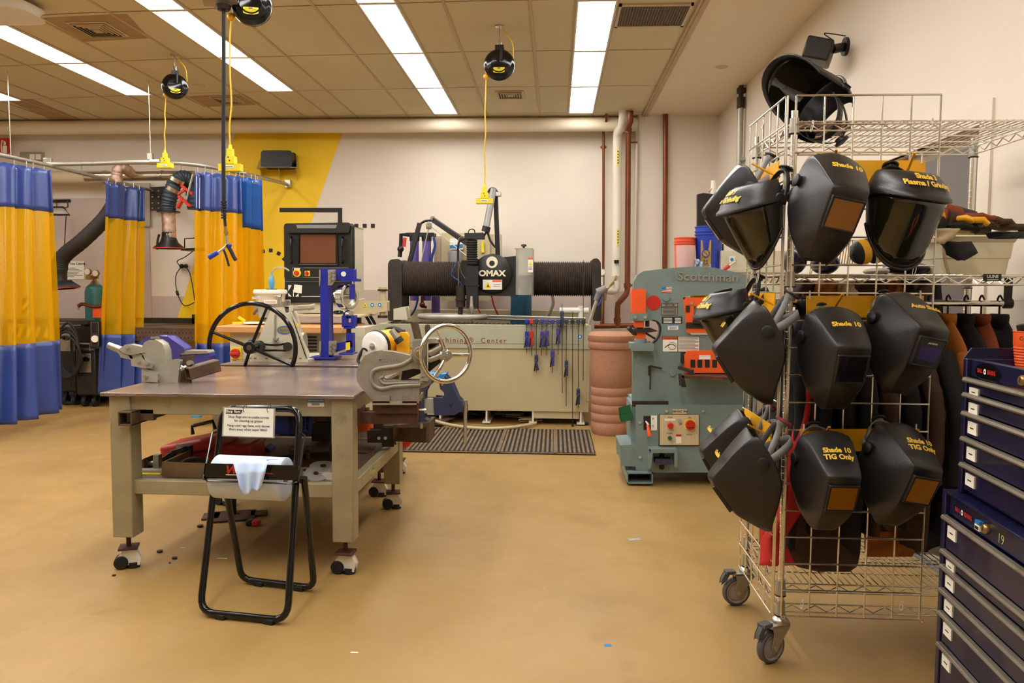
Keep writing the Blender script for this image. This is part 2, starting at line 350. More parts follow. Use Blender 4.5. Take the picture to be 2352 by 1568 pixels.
# ---------------------------------------------------------------- ceiling lights
def light_():
    t = thing('ceiling_light', '', 'ceiling light', (0,0,0), 'recessed light panels in the ceiling', local=True)
    f = B('white_plastic'); w, l = .145, .6
    f.box(-w,w,-l,-l+.018,-.012,.002); f.box(-w,w,l-.018,l,-.012,.002); f.box(-w,-w+.012,-l,l,-.012,.002); f.box(w-.012,w,-l,l,-.012,.002); f.put('frame', t, smooth=0)
    g = B('panel_light'); g.box(-w+.01,w-.01,-l+.016,l-.016,-.008,0); g.put('diffuser', t, smooth=0)
    return t
cn = ['rightmost row','second row from the right','third row from the right','fourth row from the right','leftmost row']
kn = ['nearest the back wall','second from the back wall','third from the back wall','fourth from the back wall']
L0 = light_(); first = True
for c in range(5):
    for k in range(0 if c < 2 else 1, 8 if c < 2 else 7):
        t = L0 if first else dup(L0); first = False
        t.location = (CX[c], ROW[k]-.606+OFY[c], ZC)
        j = k if c < 2 else k-1
        if j < 4 and ROW[k]-1.2 > 3.5: t['label'] = 'ceiling light panel, %s, %s' % (cn[c], kn[j])
        else: t['label'] = 'white ceiling light panel overhead of the viewer, out of the picture'
# ---------------------------------------------------------------- vents, discs, unit
def vent(x, y, w, l, lab, n=4):
    c = G(x, y, ZC); t = thing('ceiling_vent', lab, 'air vent', c, 'square supply vents in the ceiling')
    f = B('duct_paint'); f.box(c.x-w/2,c.x+w/2,c.y-l/2,c.y+l/2,ZC-.01,ZC-.001); f.put('frame', t, bev=.003)
    k = B('tape_black'); k.box(c.x-w*.42,c.x+w*.42,c.y-l*.42,c.y+l*.42,ZC-.014,ZC-.009); k.put('throat', t, smooth=0)
    s = B('tee_bar')
    for i in range(n):
        a = .42-.09*i
        for sg in (-1,1):
            s.cbox((c.x, c.y+sg*l*a, ZC-.018), (w*a*2, .012, .003), Rx(sg*.6)); s.cbox((c.x+sg*w*a, c.y, ZC-.018), (.012, l*a*2, .003), Ry(-sg*.6))
    s.box(c.x-w*.1,c.x+w*.1,c.y-l*.1,c.y+l*.1,ZC-.022,ZC-.012); s.put('louvres', t, smooth=0)
vent(225,66,.33,.36,'square ceiling vent in a stained tile at the top left')
vent(522,228,.3,.3,'square ceiling vent above the yellow wall stripe')
vent(1172,216,.3,.3,'square ceiling vent behind the rightmost cord reel')
c0 = G(1428,60,ZC); c1 = G(1622,5,ZC)
t = thing('return_grille', 'brown slatted return air grille beside the rightmost row of lights', 'air grille', ((c0.x+c1.x)/2,(c0.y+c1.y)/2,ZC))
x0, x1, y0, y1 = .45, .99, c0.y, c1.y-.02 if c1.y > c0.y else c1.y
y0, y1 = min(c0.y,c1.y), max(c0.y,c1.y)
f = B('duct_paint'); f.box(x0,x1,y0,y0+.03,ZC-.015,ZC); f.box(x0,x1,y1-.03,y1,ZC-.015,ZC); f.box(x0,x0+.02,y0,y1,ZC-.015,ZC); f.box(x1-.02,x1,y0,y1,ZC-.015,ZC); f.put('frame', t, smooth=0)
f = B('joint_dark'); f.box(x0+.02,x1-.02,y0+.03,y1-.03,ZC-.004,ZC-.001); f.put('backing', t, smooth=0)
f = B('brown_steel')
for i in range(24): x = x0+.03+(x1-x0-.06)*i/23; f.cbox((x,(y0+y1)/2,ZC-.01),(.012,y1-y0-.06,.003),Ry(.7))
f.put('slats', t, smooth=0)
for x,y,lab in ((457,196,'small round cover plate in the ceiling beside the leftmost cord reel'),(1658,152,'small round cover plate in the plain ceiling by the right wall')):
    c = G(x,y,ZC); f = B('duct_paint'); f.lathe([(.0,-.012),(.05,-.012),(.062,-.004),(.062,0)], c, n=24); f.put('ceiling_disc', None, lab, 'cover plate', 'round cover plates in the ceiling')
c = G(20,28,3.42); t = thing('ceiling_speaker', 'rounded white ceiling unit cut off by the top left corner', 'ceiling unit', (c.x-.1,c.y,3.38))
f = B('white_plastic'); f.M = Matrix.Translation((c.x-.12,c.y,3.39)); f.prism([V((x,y,0)) for x,y in roundpoly([(-.3,-.17),(.3,-.17),(.3,.17),(-.3,.17)],.12)],(0,0,.07)); f.put('body', t, bev=.03, seg=4)
f = B('galv'); f.box(c.x-.03,c.x+.1,c.y-.05,c.y+.05,3.45,3.5); f.put('bracket', t)
# ---------------------------------------------------------------- cord reels
def reel(cx, cy, Y, r, yaw, cordbot, lab, cordx):
    c = P(cx, cy, Y); t = thing('cord_reel', lab, 'cord reel', (c.x,c.y,c.z), 'retracting cord reels on the ceiling')
    M = Matrix.Translation(c) @ Matrix.Rotation(yaw,4,'Z') @ Matrix.Rotation(pi/2,4,'X') @ Matrix.Scale(r/.125,4)
    f = B('black_gloss'); f.M = M       # local z points at the viewer
    f.lathe([(0,.052),(.06,.054),(.068,.058),(.074,.052),(.095,.05),(.112,.042),(.124,.022),(.125,.0),(.124,-.03),(.108,-.05),(0,-.055)], n=40); f.put('housing', t)
    f = B('black_plastic'); f.M = M; f.prism([(-.03,.11,-.035),(.034,.11,-.035),(.034,.148,-.035),(-.03,.148,-.035)],(0,0,.075)); f.bar((.018,.14,.056),(.018,.02,.064),.016,.008); f.put('hanger', t, bev=.003)
    f = B('label_yellow','ink'); f.M = M; f.prism([(x,y,.0535) for x,y in [(-.044,-.03),(.046,-.03),(.05,-.042),(.046,-.066),(.02,-.074),(-.02,-.074),(-.044,-.068),(-.048,-.05)]],(0,0,.0012))
    f.use(1)
    for i in range(4): f.box(-.036+.004*i,.036-.002*i,-.044-.007*i,-.0425-.007*i,.0548,.0552)
    f.box(-.012,.012,-.039,-.033,.0548,.0552); f.put('label', t, smooth=0)
    top = M @ V((0,.148,0)); f = B('nut_steel')
    f.tube([top+V((0,0,.0)), top+V((.0,0,.02)), V((top.x,top.y,ZC-.012))], .006, n=6); f.cbox(top+V((0,0,.03)),(.03,.02,.04)); f.cyl(V((top.x,top.y,ZC-.012)),V((top.x,top.y,ZC)),.035); f.put('hook', t, bev=.002)
    f = B('yellow_cord'); e = M @ V((.11,.02,0)); f.tube([V((top.x+.01,top.y,ZC)), V((top.x+.05,top.y,ZC-.06)), (V((top.x+.1,top.y,ZC))+e)/2, e], .005, n=6, smooth=5); f.put('supply_cord', t)
    sx = P(cordx[0], cordx[1], Y); ex = P(cordbot[0], cordbot[1], Y)
    f = B('yellow_cord'); f.tube([sx]+[sx.lerp(ex,k/6)+V((random.uniform(-.008,.008),0,0)) for k in range(1,6)]+[ex], .0055, n=6, smooth=4); f.put('cord', t)
    f = B('orange_yellow'); f.ball(sx, .024, n=14); f.put('stop_ball', t)
    f = B('label_yellow','white','ink'); z = ex.z; f.cbox((ex.x,Y,z-.03),(.034,.034,.05)); f.cbox((ex.x,Y,z-.075),(.062,.05,.05)); f.cbox((ex.x,Y,z-.118),(.135,.05,.042)); f.cyl((ex.x,Y,z+.02),(ex.x,Y,z-.02),.009,.014)
    f.use(1).cbox((ex.x,Y-.026,z-.116),(.06,.002,.018)); f.use(2).cbox((ex.x,Y-.0275,z-.116),(.045,.001,.004))
    for sg in (-1,1): f.cyl((ex.x+.004*sg,Y-.026,z-.068-.01*sg),(ex.x+.004*sg,Y-.0265,z-.068-.01*sg),.0045)
    f.put('socket_block', t, bev=.004)
reel(1147,150,6.35,.123,.0,(1113,428),'black cord reel hanging above the large machine, with yellow cord',(1117,176))
reel(402,199,7.0,.112,.5,(379,350),'leftmost black cord reel, hanging above the curtain rail',(381,218))
reel(578,12,4.7,.118,.25,(529,340),'large black cord reel at the top edge with yellow cord beside a black hose',(531,39))
# air hose reel
c = P(513,12,4.6); t = thing('air_hose', 'black air hose hanging from the ceiling with a blue tipped blow gun', 'air hose', (c.x,c.y,c.z))
f = B('black_plastic'); f.cyl(c+V((0,0,-.03)),c+V((0,0,.0)),.035,.045); f.put('hose_guide', t, bev=.005)
f = B('galv'); f.cbox(c+V((-.02,0,.02)),(.2,.16,.012),Rz(.3)); f.cbox(c+V((.0,.1,.23)),(.03,.03,.41)); f.put('bracket', t, bev=.003)
f = B('black_gloss'); f.M = Matrix.Translation(c+V((-.05,.1,.13))) @ Matrix.Rotation(.5,4,'Z') @ Matrix.Rotation(pi/2,4,'X'); f.lathe([(0,.05),(.09,.05),(.11,.03),(.11,-.03),(.09,-.05),(0,-.05)],n=30); f.put('reel_drum', t)
f = B('black_rubber'); e = P(514,470,4.6); f.tube([c, P(514,150,4.6), P(513,320,4.6), e], .0115, n=10, smooth=5)
for y in (462,468,474,480,486,492,498): a = P(514,y,4.6); f.cyl(a,a+V((0,0,-.01)),.018 if y < 475 else .016,n=12)
f.tube([P(514,470,4.6),P(516,500,4.6),P(518,522,4.6)],.009,n=8,smooth=3); f.put('hose', t)
f = B('brass','nut_steel'); f.cyl(P(518,520,4.6),P(520,542,4.6),.01,.009,n=8); f.cyl(P(519,531,4.6),P(519,536,4.6),.014,n=6); f.use(1).cyl(P(520,542,4.6),P(522,560,4.6),.009,.007,n=8); f.put('coupling', t)
f = B('nut_steel','black_rubber','blue_bucket'); a = P(522,562,4.6); f.tube([a, P(512,572,4.6), P(500,580,4.6)],.008,n=8,smooth=3); f.use(1).tube([a, P(530,575,4.6), P(537,590,4.6), P(542,597,4.6)],.012,n=8,smooth=4); f.tube([P(514,574,4.6),P(520,590,4.6),P(526,611,4.6)],.007,n=6,smooth=4)
f.use(2).cyl(P(501,579,4.6),P(480,591,4.6),.014,.016,n=12); f.ball(P(528,563,4.6),.012); f.put('blow_gun', t)
# ---------------------------------------------------------------- wall fittings
def speaker_box(): pass
c = P(634,366,9.75); t = thing('wall_speaker', 'black speaker on a steel bracket shelf on the yellow wall stripe', 'speaker', (c.x,9.75,c.z))
f = B('black_plastic'); f.pp([(601,347),(669,347),(669,383),(601,383)],9.66,.16,rnd=6); f.put('cabinet', t, bev=.01)
f = B('galv'); f.add([P(590,386,9.93),P(600,384,9.66),P(682,384,9.66),P(685,386,9.93)],[(0,1,2,3)])
for x in (597,640,680): f.add([P(x,385,9.66),P(x,386,9.93),P(x+4,415,9.93),P(x+2,400,9.86)],[(0,1,2,3)])
f.add([P(590,386,9.93),P(600,384,9.66),P(603,352,9.93)],[(0,1,2)]); f.add([P(684,386,9.93),P(681,384,9.66),P(683,356,9.93)],[(0,1,2)]); f.put('bracket', t, solid=.006, smooth=0)
# fire sign
t = thing('fire_sign', 'red fire extinguisher sign high on the wall at the left edge', 'sign', P(10,335,9.8))
f = B('red','white'); f.pp([(-12,317),(22,317),(22,352),(-12,352)],9.8,.01); f.put('panel', t, smooth=0)
f = B('white'); f.pp([(6,334),(16,334),(16,352),(6,352)],9.79,.004,rnd=3); f.pp([(8,325),(13,325),(13,333),(8,333)],9.79,.004); f.tube([P(10,325,9.79),P(5,322,9.79),P(3,334,9.79),P(4,350,9.79)],.008,n=5); f.put('symbol', t, smooth=0)
t = thing('outlet_box', 'grey box with two white outlets above the left curtain rail', 'outlet box', P(70,357,9.9))
f = B('galv'); f.pp([(46,349),(95,349),(95,368),(46,368)],9.88,.07); f.put('box', t, bev=.004)
f = B('white'); f.pp([(68,354),(79,354),(79,366),(68,366)],9.87,.012); f.pp([(82,354),(93,354),(93,366),(82,366)],9.87,.012); f.split('outlet', t)
# ducts
t = thing('wall_duct', 'cream painted round duct running along the wall behind the curtains', 'duct', P(60,408,9.7))
f = B('duct_paint'); a = P(-20,408,9.72); e = P(250,408,9.72); f.cyl(a,e,.085,n=24); f.put('pipe', t)
f = B('galv'); c = P(240,408,9.72); f.cyl(c,c+V((.02,0,0)),.092,n=24); f.put('band', t)
t = thing('extract_duct', 'shiny silver duct with flexible elbow under the curtain rail', 'duct', P(320,403,9.3))
f = B('silver_duct'); a = P(197,406,9.35); e = P(446,403,9.35); f.cyl(a,e,.058,n=24)
for x in (300,372): c = P(x,403,9.35); f.cyl(c,c+V((.02,0,0)),.063,n=24)
f.put('pipe', t)
f = B('foil'); pts = [P(270,420,9.1),P(268,402,9.1),P(272,389,9.1),P(284,386,9.15),P(296,394,9.25),P(304,402,9.35)]; f.tube(pts, lambda s: .062+.004*sin(s*60), n=16, smooth=7); f.put('elbow', t)
f = B('galv'); [f.bar(P(x,370,9.4),P(x,398,9.4),.01) for x in (187,415)]; f.split('hanger', t)
# fume arms
t = thing('fume_arm', 'black fume extraction arm reaching down beside the left curtain', 'fume arm', P(200,560,8.9))
f = B('flex_black'); f.tube([P(262,470,9.1),P(238,505,9),P(190,552,8.9),P(155,580,8.9),P(140,598,8.9),P(136,618,8.9)], lambda s: .088+.003*sin(s*140), n=16, smooth=9); f.put('hose', t)
f = B('black_plastic'); c = P(136,615,8.9); f.lathe([(.085,0),(.088,-.02),(.08,-.05),(.078,-.16),(.1,-.2)],c,n=24,cap=False); f.put('collar', t, solid=.004)
f = B('black_plastic','red'); c = P(146,655,8.9); f.M = Matrix.Translation(c) @ Matrix.Rotation(-.12,4,'Y'); f.lathe([(.1,.05),(.13,.02),(.2,-.03),(.205,-.04)],n=4,cap=False); f.use(1).lathe([(.207,-.036),(.207,-.044)],n=4,cap=False); f.put('hood', t, solid=.005)
t = thing('fume_arm', 'slate ribbed fume arm with foil sleeve and red linkage by the steel plate', 'fume arm', P(400,470,9.2))
f = B('flex_slate'); pts = [P(387,484,9.1),P(388,465,9.1),P(394,440,9.1),P(402,420,9.15),P(416,408,9.2),P(430,410,9.25),P(440,425,9.3),P(444,450,9.3),P(447,480,9.3)]
f.tube(pts, lambda s: .083+.005*sin(s*170), n=16, smooth=12); f.put('hose', t)
f = B('black_plastic'); c = P(387,485,9.1); f.cyl(c,c+V((0,0,-.015)),.13,n=24); f.put('flange', t); f = B('black_plastic')
c = P(388,545,9.1); f.lathe([(.075,.06),(.078,.0),(.1,-.06),(.17,-.12),(.175,-.13)],c,n=24,cap=False); f.put('hood', t, solid=.006); f = B('black_plastic'); f.tube([P(361,573,9.0),P(362,552,9.0),P(366,538,9.0)],.014,n=8,smooth=3); f.put('hood_handle', t)
f = B('red'); f.lathe([(.176,-.125),(.178,-.135)],P(388,545,9.1),n=24,cap=False); f.put('hood_rim', t, solid=.006)
f = B('foil'); f.tube([P(387,487,9.1),P(388,515,9.1),P(389,548,9.1)], lambda s: .078+.004*sin(s*40)*cos(s*17), n=14, smooth=8); f.put('foil_sleeve', t)
f = B('silver_duct'); [f.cyl(P(x,y,9.1),P(x-4,y+8,9.1),.09,n=20) for x,y in ((409,410),(401,432))]; f.split('clamp_band', t)
f = B('red'); f.bar(P(416,425,9.0),P(442,446,9.0),.03,.03); f.bar(P(410,450,9.0),P(438,474,9.0),.05,.03); f.bar(P(408,478,9.0),P(420,455,9.0),.06,.03); f.bar(P(412,444,9.0),P(424,436,9.0),.03,.03); f.split('link', t, bev=.004)
f = B('nut_steel'); f.cyl(P(428,458,8.98),P(443,400,8.98),.012,n=8); f.put('spring_strut', t)
t = thing('mounting_plate', 'dark drilled steel plate holding the straight curtain rail', 'plate', P(367,457,9.85))
f = B('dark_metal'); f.pp([(344,430),(386,428),(386,484),(345,483)],9.82,.02); f.put('plate', t, bev=.003)
f = B('nut_steel'); [f.cyl(P(x,y,9.81),P(x,y,9.83),.009,n=8) for x in (350,364,378) for y in (438,452,466,478)]; f.split('bolt', t)
b = B('grey_trim'); b.pp([(301,420),(344,420),(344,520),(301,520)],9.9,.02); b.put('wall_panel', None, 'grey backing board on the wall beside the steel plate', 'board')
# curtain rail
t = thing('curtain_rail', 'galvanised curtain rail curving from the corner joint to the yellow wall', 'curtain rail', G(300,372,2.68))
f = B('galv'); f.tube([G(108,377,2.68),G(200,376,2.68),G(300,373,2.68),G(400,374,2.68),G(480,383,2.68),G(550,397,2.68),G(600,408,2.69),P(660,423,9.92)],.022,n=10,smooth=6); f.put('pipe', t)
f = B('nut_steel'); c0 = G(345,372,2.68); c1 = G(368,372,2.68); f.cyl(c0,c1,.028,n=12); f.cbox(P(662,422,9.9),(.07,.06,.1)); c = G(549,396,2.68); f.cyl(c,c+V((.05,.05,0)),.027,n=12); f.cbox(G(110,372,2.72),(.09,.03,.08)); f.split('joint', t, bev=.003)
c = G(346,366,2.71); f = B('nut_steel'); f.cyl(c,V((c.x,c.y,ZC)),.005,n=6); f.cbox(c+V((0,0,.03)),(.05,.04,.06)); f.put('hanger_rod', t)
t = thing('curtain_rail', 'straight curtain rail running from the left edge back to the steel plate', 'curtain rail', G(100,377,2.66))
f = B('galv'); a = G(-30,349,2.66); f.tube([a,G(110,379,2.66),P(345,436,9.82)],.02,n=10); f.put('pipe', t)
c = G(25,361,2.67); f = B('nut_steel'); f.cyl(c,V((c.x,c.y,ZC)),.005,n=6); f.put('hanger_rod', t)
# curtains
def curtain(lab, T, Bt, nf, amp, seed, z1, z2, blue='blue_vinyl', extra=None):
    rnd = random.Random(seed); T = crom([V(p) for p in T], 10); Bt = crom([V(p) for p in Bt], 10)
    ph = [rnd.uniform(-.5,.5) for _ in range(8)]
    def at(L, u): x = u*(len(L)-1); i = min(int(x), len(L)-2); return L[i].lerp(L[i+1], x-i)
    def S(u, v):
        a = at(T,u); e = at(Bt,u); p = a.lerp(e, v); d = (at(T,min(1,u+.02))-at(T,max(0,u-.02))); n = V((d.y,-d.x,0)).normalized() if d.length else V((1,0,0))
        k = sin(u*nf*2*pi + ph[0] + .5*sin(u*7+ph[1]) + .35*sin(v*3+ph[2]))
        k2 = .2*sin(u*nf*4.6*pi+ph[3]+v*1.5)
        return p + n*amp*(k+k2)*(.75+.5*v) + V((0,0,-.02*abs(sin(u*nf*pi*1.0))*(1-v)**6))
    t = thing('curtain', lab, 'curtain', V((sum((p.x for p in T))/len(T), sum((p.y for p in T))/len(T), Bt[0].z)), 'welding curtains on the rails')
    zt = T[0].z; zb = Bt[0].z; v1 = (zt-z1)/(zt-zb); v2 = (zt-z2)/(zt-zb); nu = nf*14
    f = B(blue); f.grid(lambda u,v: S(u, v*v1), nu, 8); f.put('header_band', t, smooth=80, solid=.004)
    f = B('amber_vinyl'); f.grid(lambda u,v: S(u, v1+.0+(v2-v1)*v), nu, 18); f.put('amber_panel', t, smooth=80)
    f = B('blue_vinyl'); f.grid(lambda u,v: S(u, v2+(1-v2)*v), nu, 14); f.put('lower_band', t, smooth=80, solid=.004)
    f = B('nut_steel')
    for i in range(nf+2):
        u = (i+.5)/(nf+2); p = S(u,0); c = p+V((0,0,-.035)); f.tube([c+V((.014*cos(a),0.006,.014*sin(a))) for a in [k*pi/4 for k in range(8)]],.004,n=5,closed=True); f.tube([c, p+V((0,0,.05))],.004,n=5)
    f.split('hook', t)
    return t, S, v1, v2
curtain('blue and amber welding curtain cut off by the left edge, caution tape seen through it', [G(-70,358,2.6),G(0,370,2.6),G(60,380,2.6),G(117,390,2.6)], [G(-70,990,.13),G(0,978,.13),G(70,962,.13),G(143,940,.13)], 5, .06, 3, 2.17, .86)
curtain('narrow blue and amber welding curtain hanging in the middle below the elbow duct', [G(240,413,2.6),G(285,425,2.6),G(330,432,2.6)], [G(222,906,.15),G(270,907,.15),G(320,908,.15)], 3, .05, 5, 2.2, .86)
ct, S, v1, v2 = curtain('blue and amber welding curtain behind the hanging air hose', [G(447,392,2.6),G(500,397,2.6),G(552,405,2.6)], [G(445,945,.15),G(495,945,.15),G(560,940,.15)], 4, .05, 9, 2.2, .84)
f = B('white'); f.grid(lambda u,v: S(.05+.14*u, v1*(.12+.82*v))+V((0,-.012,0)), 3, 6); f.put('hook_strip', ct, smooth=80)
ct, S, v1, v2 = curtain('lighter blue and amber welding curtain nearest the yellow wall', [G(543,402,2.63),G(575,407,2.63),G(600,413,2.63)], [P(530,905,8.9),P(570,905,9.0),P(604,905,9.4)], 3, .05, 12, 2.08, .84, 'blue_vinyl_light')
# caution stripes behind the left curtain and its bench
f = B('label_yellow','ink'); a = P(30,760,9.2)
f.pp([(28,752),(110,752),(110,775),(28,775)],9.1,.02)
f.use(1)
for k in range(4): x = 34+20*k; f.pp([(x,752),(x+10,752),(x+2,775),(x-8,775)],9.09,.012)
f.put('caution_board', None, 'yellow and black striped board seen through the left curtain', 'caution board')
f = B('label_yellow','ink'); f.pp([(50,683),(68,683),(68,720),(50,720)],9.925,.012); f.use(1).pp([(52,683),(68,683),(50,704),(50,692)],9.92,.012); f.pp([(68,695),(68,708),(52,720),(50,716)],9.92,.012); f.put('caution_tape', None, 'short upright striped tape seen through the left curtain', 'caution tape')
# ================================================================ welding bay at the left, far side
WT = 9.0
t = thing('welding_table', 'steel welding table with a drilled edge against the wall between the curtains', 'table', (P(380,760,9).x,9.3,0))
x0, x1, zt = P(300,760,8.9).x, P(455,760,8.9).x, P(380,752,8.9).z
b = B('brown_steel'); b.box(x0,x1,8.9,9.85,zt-.02,zt); b.put('tabletop', t, bev=.003)
b = B('brown_steel','ink'); b.box(x0,x1,8.9,8.92,zt-.16,zt-.02); b.use(1)
for i in range(16):
    for z in (-.06,-.12): x = x0+.05+(x1-x0-.1)*(i+.5*(z<-.1))/16; b.cyl((x,8.9,zt+z),(x,8.899,zt+z),.009,n=8)
b.put('drilled_rail', t, smooth=0)
b = B('dark_metal')
for x in (x0+.05,x1-.08):
    for y in (8.96,9.78): b.box(x,x+.05,y,y+.05,0,zt-.02)
b.split('leg', t)
b = B('dark_metal'); b.box(P(310,735,9.8).x,P(446,735,9.8).x,9.8,9.86,P(380,737,9.8).z-.03,P(380,730,9.8).z); b.box(P(440,700,9.8).x,P(446,700,9.8).x,9.8,9.86,P(440,745,9.8).z,P(440,722,9.8).z); b.put('back_rail', t)
b = B('dark_metal'); b.pp([(350,800),(395,800),(395,835),(350,835)],9.2,.3); b.put('drawer_box', t, bev=.005)
# outlet with cords + shelf
t = thing('wall_outlet', 'white wall outlet with two black plugs and looping cords', 'outlet', P(421,612,9.9))
b = B('white_plastic'); b.pp([(413,605),(432,605),(432,619),(413,619)],9.91,.02,rnd=2); b.put('plate', t)
b = B('black_rubber'); b.ball(P(417,611,9.88),.03); b.ball(P(427,611,9.88),.028); b.split('plug', t)
b = B('black_rubber'); b.tube([P(448,573,9.85),P(425,590,9.85),P(407,600,9.85),P(415,612,9.86)],.006,n=6,smooth=5); b.tube([P(417,612,9.86),P(405,630,9.86),P(404,655,9.86),P(410,680,9.86),P(424,702,9.86),P(448,694,9.86)],.006,n=6,smooth=5); b.tube([P(427,612,9.86),P(436,628,9.86),P(443,660,9.86),P(447,690,9.86)],.006,n=6,smooth=5); b.cyl(P(406,668,9.86),P(409,678,9.86),.018); b.put('cords', t)
def lampshelf(xa,ya,lab,mir=1):
    t = thing('task_lamp', lab, 'task lamp', P(xa,ya,9.8), 'flat lamps over the welding tables')
    b = B('black_plastic'); w=44*mir
    b.pp([(xa-w,ya),(xa+2,ya),(xa+2,ya+3),(xa-w,ya+3)],9.6,.25); b.put('shade', t)
    b = B('black_plastic'); b.tube([P(xa-6*mir,ya,9.8),P(xa-6*mir,ya-28,9.8)],.01,n=5); b.tube([P(xa-38*mir,ya-26,9.8),P(xa,ya-28,9.8)],.016,n=5); b.put('frame', t)
t = thing('task_lamp', 'black framed lamp on the grey board beside the left curtain', 'task lamp', P(140,480,9.7), 'flat lamps over the welding tables')
b = B('black_plastic'); b.tube([P(112,476,9.5),P(145,476,9.5),P(160,493,9.4),P(112,493,9.4)],.014,n=6,closed=True); b.put('shade_frame', t)
b = B('grey_trim'); b.add([P(112,477,9.5),P(145,477,9.5),P(158,492,9.4),P(112,492,9.4)],[(0,1,2,3)]); b.put('diffuser', t, solid=.01)
b = B('black_plastic'); b.tube([P(112,462,9.92),P(161,461,9.92)],.02,n=6); b.tube([P(130,462,9.92),P(130,476,9.5)],.008,n=5); b.tube([P(155,461,9.8),P(156,475,9.6),P(148,478,9.5)],.008,n=5); b.tube([P(152,495,9.6),P(150,530,9.8),P(148,572,9.88)],.006,n=5,smooth=4); b.put('arm', t)
t = thing('task_lamp', 'black framed lamp on the pale board left of the air hose', 'task lamp', P(435,560,9.7), 'flat lamps over the welding tables')
b = B('black_plastic'); b.pp([(418,570),(452,569),(452,574),(414,575)],9.5,.25); b.put('shade', t); b = B('black_plastic'); b.tube([P(424,570,9.6),P(424,548,9.6),P(452,546,9.94)],.008,n=5); b.put('frame', t)
# posted sheets
def sheet(x0,y0,x1,y1,Y,lab,lines,title=None):
    t = thing('posted_sheet', lab, 'sheet', P((x0+x1)/2,(y0+y1)/2,Y), 'sheets posted in the welding bay'); b = B('paper'); b.pp([(x0,y0),(x1,y0),(x1,y1),(x0,y1)],Y,.004); b.put('sheet', t, smooth=0)
    b = B('ink'); o = P(x0+2,y0+4,Y-.001); w = (P(x1,y0,Y)-P(x0,y0,Y)).x; h = (P(x0,y0,Y)-P(x0,y1,Y)).z
    if title: b.text(title, .052, plane_fn(P((x0+x1)/2,y0+5,Y-.002),(1,0,0),(0,0,1)), off=.02)
    for i in range(lines):
        z = o.z-.06-(h-.1)*i/lines; b.box(o.x+.02, o.x+w*random.uniform(.55,.9), Y-.002, Y-.001, z-.006, z)
    b.put('printing', t, smooth=0)
sheet(134,600,193,641,9.93,'white sheet headed Before You Leave beside the fume arm hood',7,'Before You Leave')
sheet(112,585,131,628,9.93,'narrow sheet headed TIG welding partly behind the left curtain',6,'TIG')
# gas cylinder
t = thing('gas_cylinder', 'teal gas cylinder with brass gauges beside the middle curtain', 'gas cylinder', (P(220,700,9.4).x,9.4,0))
c = P(219,700,9.4); zs = P(219,652,9.4).z
b = B('tank_teal','nut_steel'); b.lathe([(.11,0),(.115,.02),(.115,zs-.1),(.1,zs-.04),(.05,zs+.01)],(c.x,9.4,0),n=24); b.use(1).lathe([(.105,zs-.055),(.055,zs+.005),(.03,zs+.04)],(c.x,9.4,.003),n=24); b.put('body', t)
b = B('brass'); b.cyl((c.x,9.4,zs+.02),(c.x,9.4,zs+.12),.025,n=12); b.cbox((c.x,9.36,zs+.08),(.14,.03,.03)); b.cyl((c.x,9.36,zs+.08),(c.x,9.26,zs+.08),.03,n=12); b.put('valve', t)
for dx,dz in ((-.03,.15),(.07,.13)):
    b = B('brass','white'); p = V((c.x+dx,9.33,zs+dz)); b.cyl(p,p+V((0,-.03,0)),.042,n=20); b.use(1).cyl(p+V((0,-.031,0)),p+V((0,-.032,0)),.036,n=20); b.put('gauge', t)
# welders
def welder(x0,y0,x1,y1,Y,lab,col,dep=.5):
    t = thing('welding_machine', lab, 'welder', (P((x0+x1)/2,y1,Y).x,Y+dep/2,0), 'welding machines by the left curtain')
    a = P(x0,y0,Y); c = P(x1,y1,Y); z0 = max(.12,c.z); b = B('black_plastic'); b.box(a.x,c.x,Y,Y+dep,z0,a.z); b.put('case', t, bev=.02)
    b = B(col); b.box(a.x-.004,c.x+.004,Y+.06,Y+dep-.04,a.z-.5*(a.z-z0),a.z-.1*(a.z-z0)); b.put('side_panel', t, bev=.004)
    b = B('steel'); b.box(a.x+.05,c.x-.05,Y-.012,Y,a.z-.28,a.z-.06); b.put('control_panel', t, bev=.004)
    b = B('black_gloss'); b.cyl((a.x+.15,Y-.03,a.z-.12),(a.x+.15,Y-.012,a.z-.12),.03); b.cyl((c.x-.12,Y-.03,a.z-.12),(c.x-.12,Y-.012,a.z-.12),.022); b.split('dial', t)
    b = B('black_plastic')
    for i in range(7): b.box(a.x+.06,c.x-.06,Y-.008,Y,z0+.06+.035*i,z0+.075+.035*i)
    b.put('louvres', t, smooth=0)
    b = B('steel'); b.tube([(a.x+.03,Y-.05,a.z-.02),(a.x+.03,Y-.05,a.z+.06),(c.x-.03,Y-.05,a.z+.06),(c.x-.03,Y-.05,a.z-.02)],.012,n=8); b.put('handle', t)
    b = B('black_rubber')
    for x in (a.x+.06,c.x-.06):
        for y in (Y+.08,Y+dep-.08): b.cyl((x-.02,y,.06),(x+.02,y,.06),.06,n=14); b.box(x-.02,x+.02,y-.02,y+.02,.07,z0+.01)
    b.split('wheel', t)
welder(126,752,176,900,8.9,'tall black welding machine with coiled leads just right of the left curtain','black_plastic')
welder(172,800,222,908,8.8,'blue sided welding machine close to the middle curtain','welder_blue')
t = thing('welding_cables', 'heap of black welding leads on the floor behind the left curtain', 'cables', G(170,918,0)); rnd = random.Random(4)
b = B('black_rubber')
for k in range(3):
    c = G(175+12*k,912,0); b.tube([c+V((cos(a)*(.3+.05*k),sin(a)*.22,.025+.02*k+.015*sin(3*a))) for a in [i*pi/6 for i in range(12)]],.02,n=7,closed=True,smooth=2)
b.tube([G(120,920,.03),G(160,925,.03),G(200,921,.03),G(240,915,.03),G(290,918,.03)],.02,n=7,smooth=4); b.put('leads', t)
b = B('black_rubber')
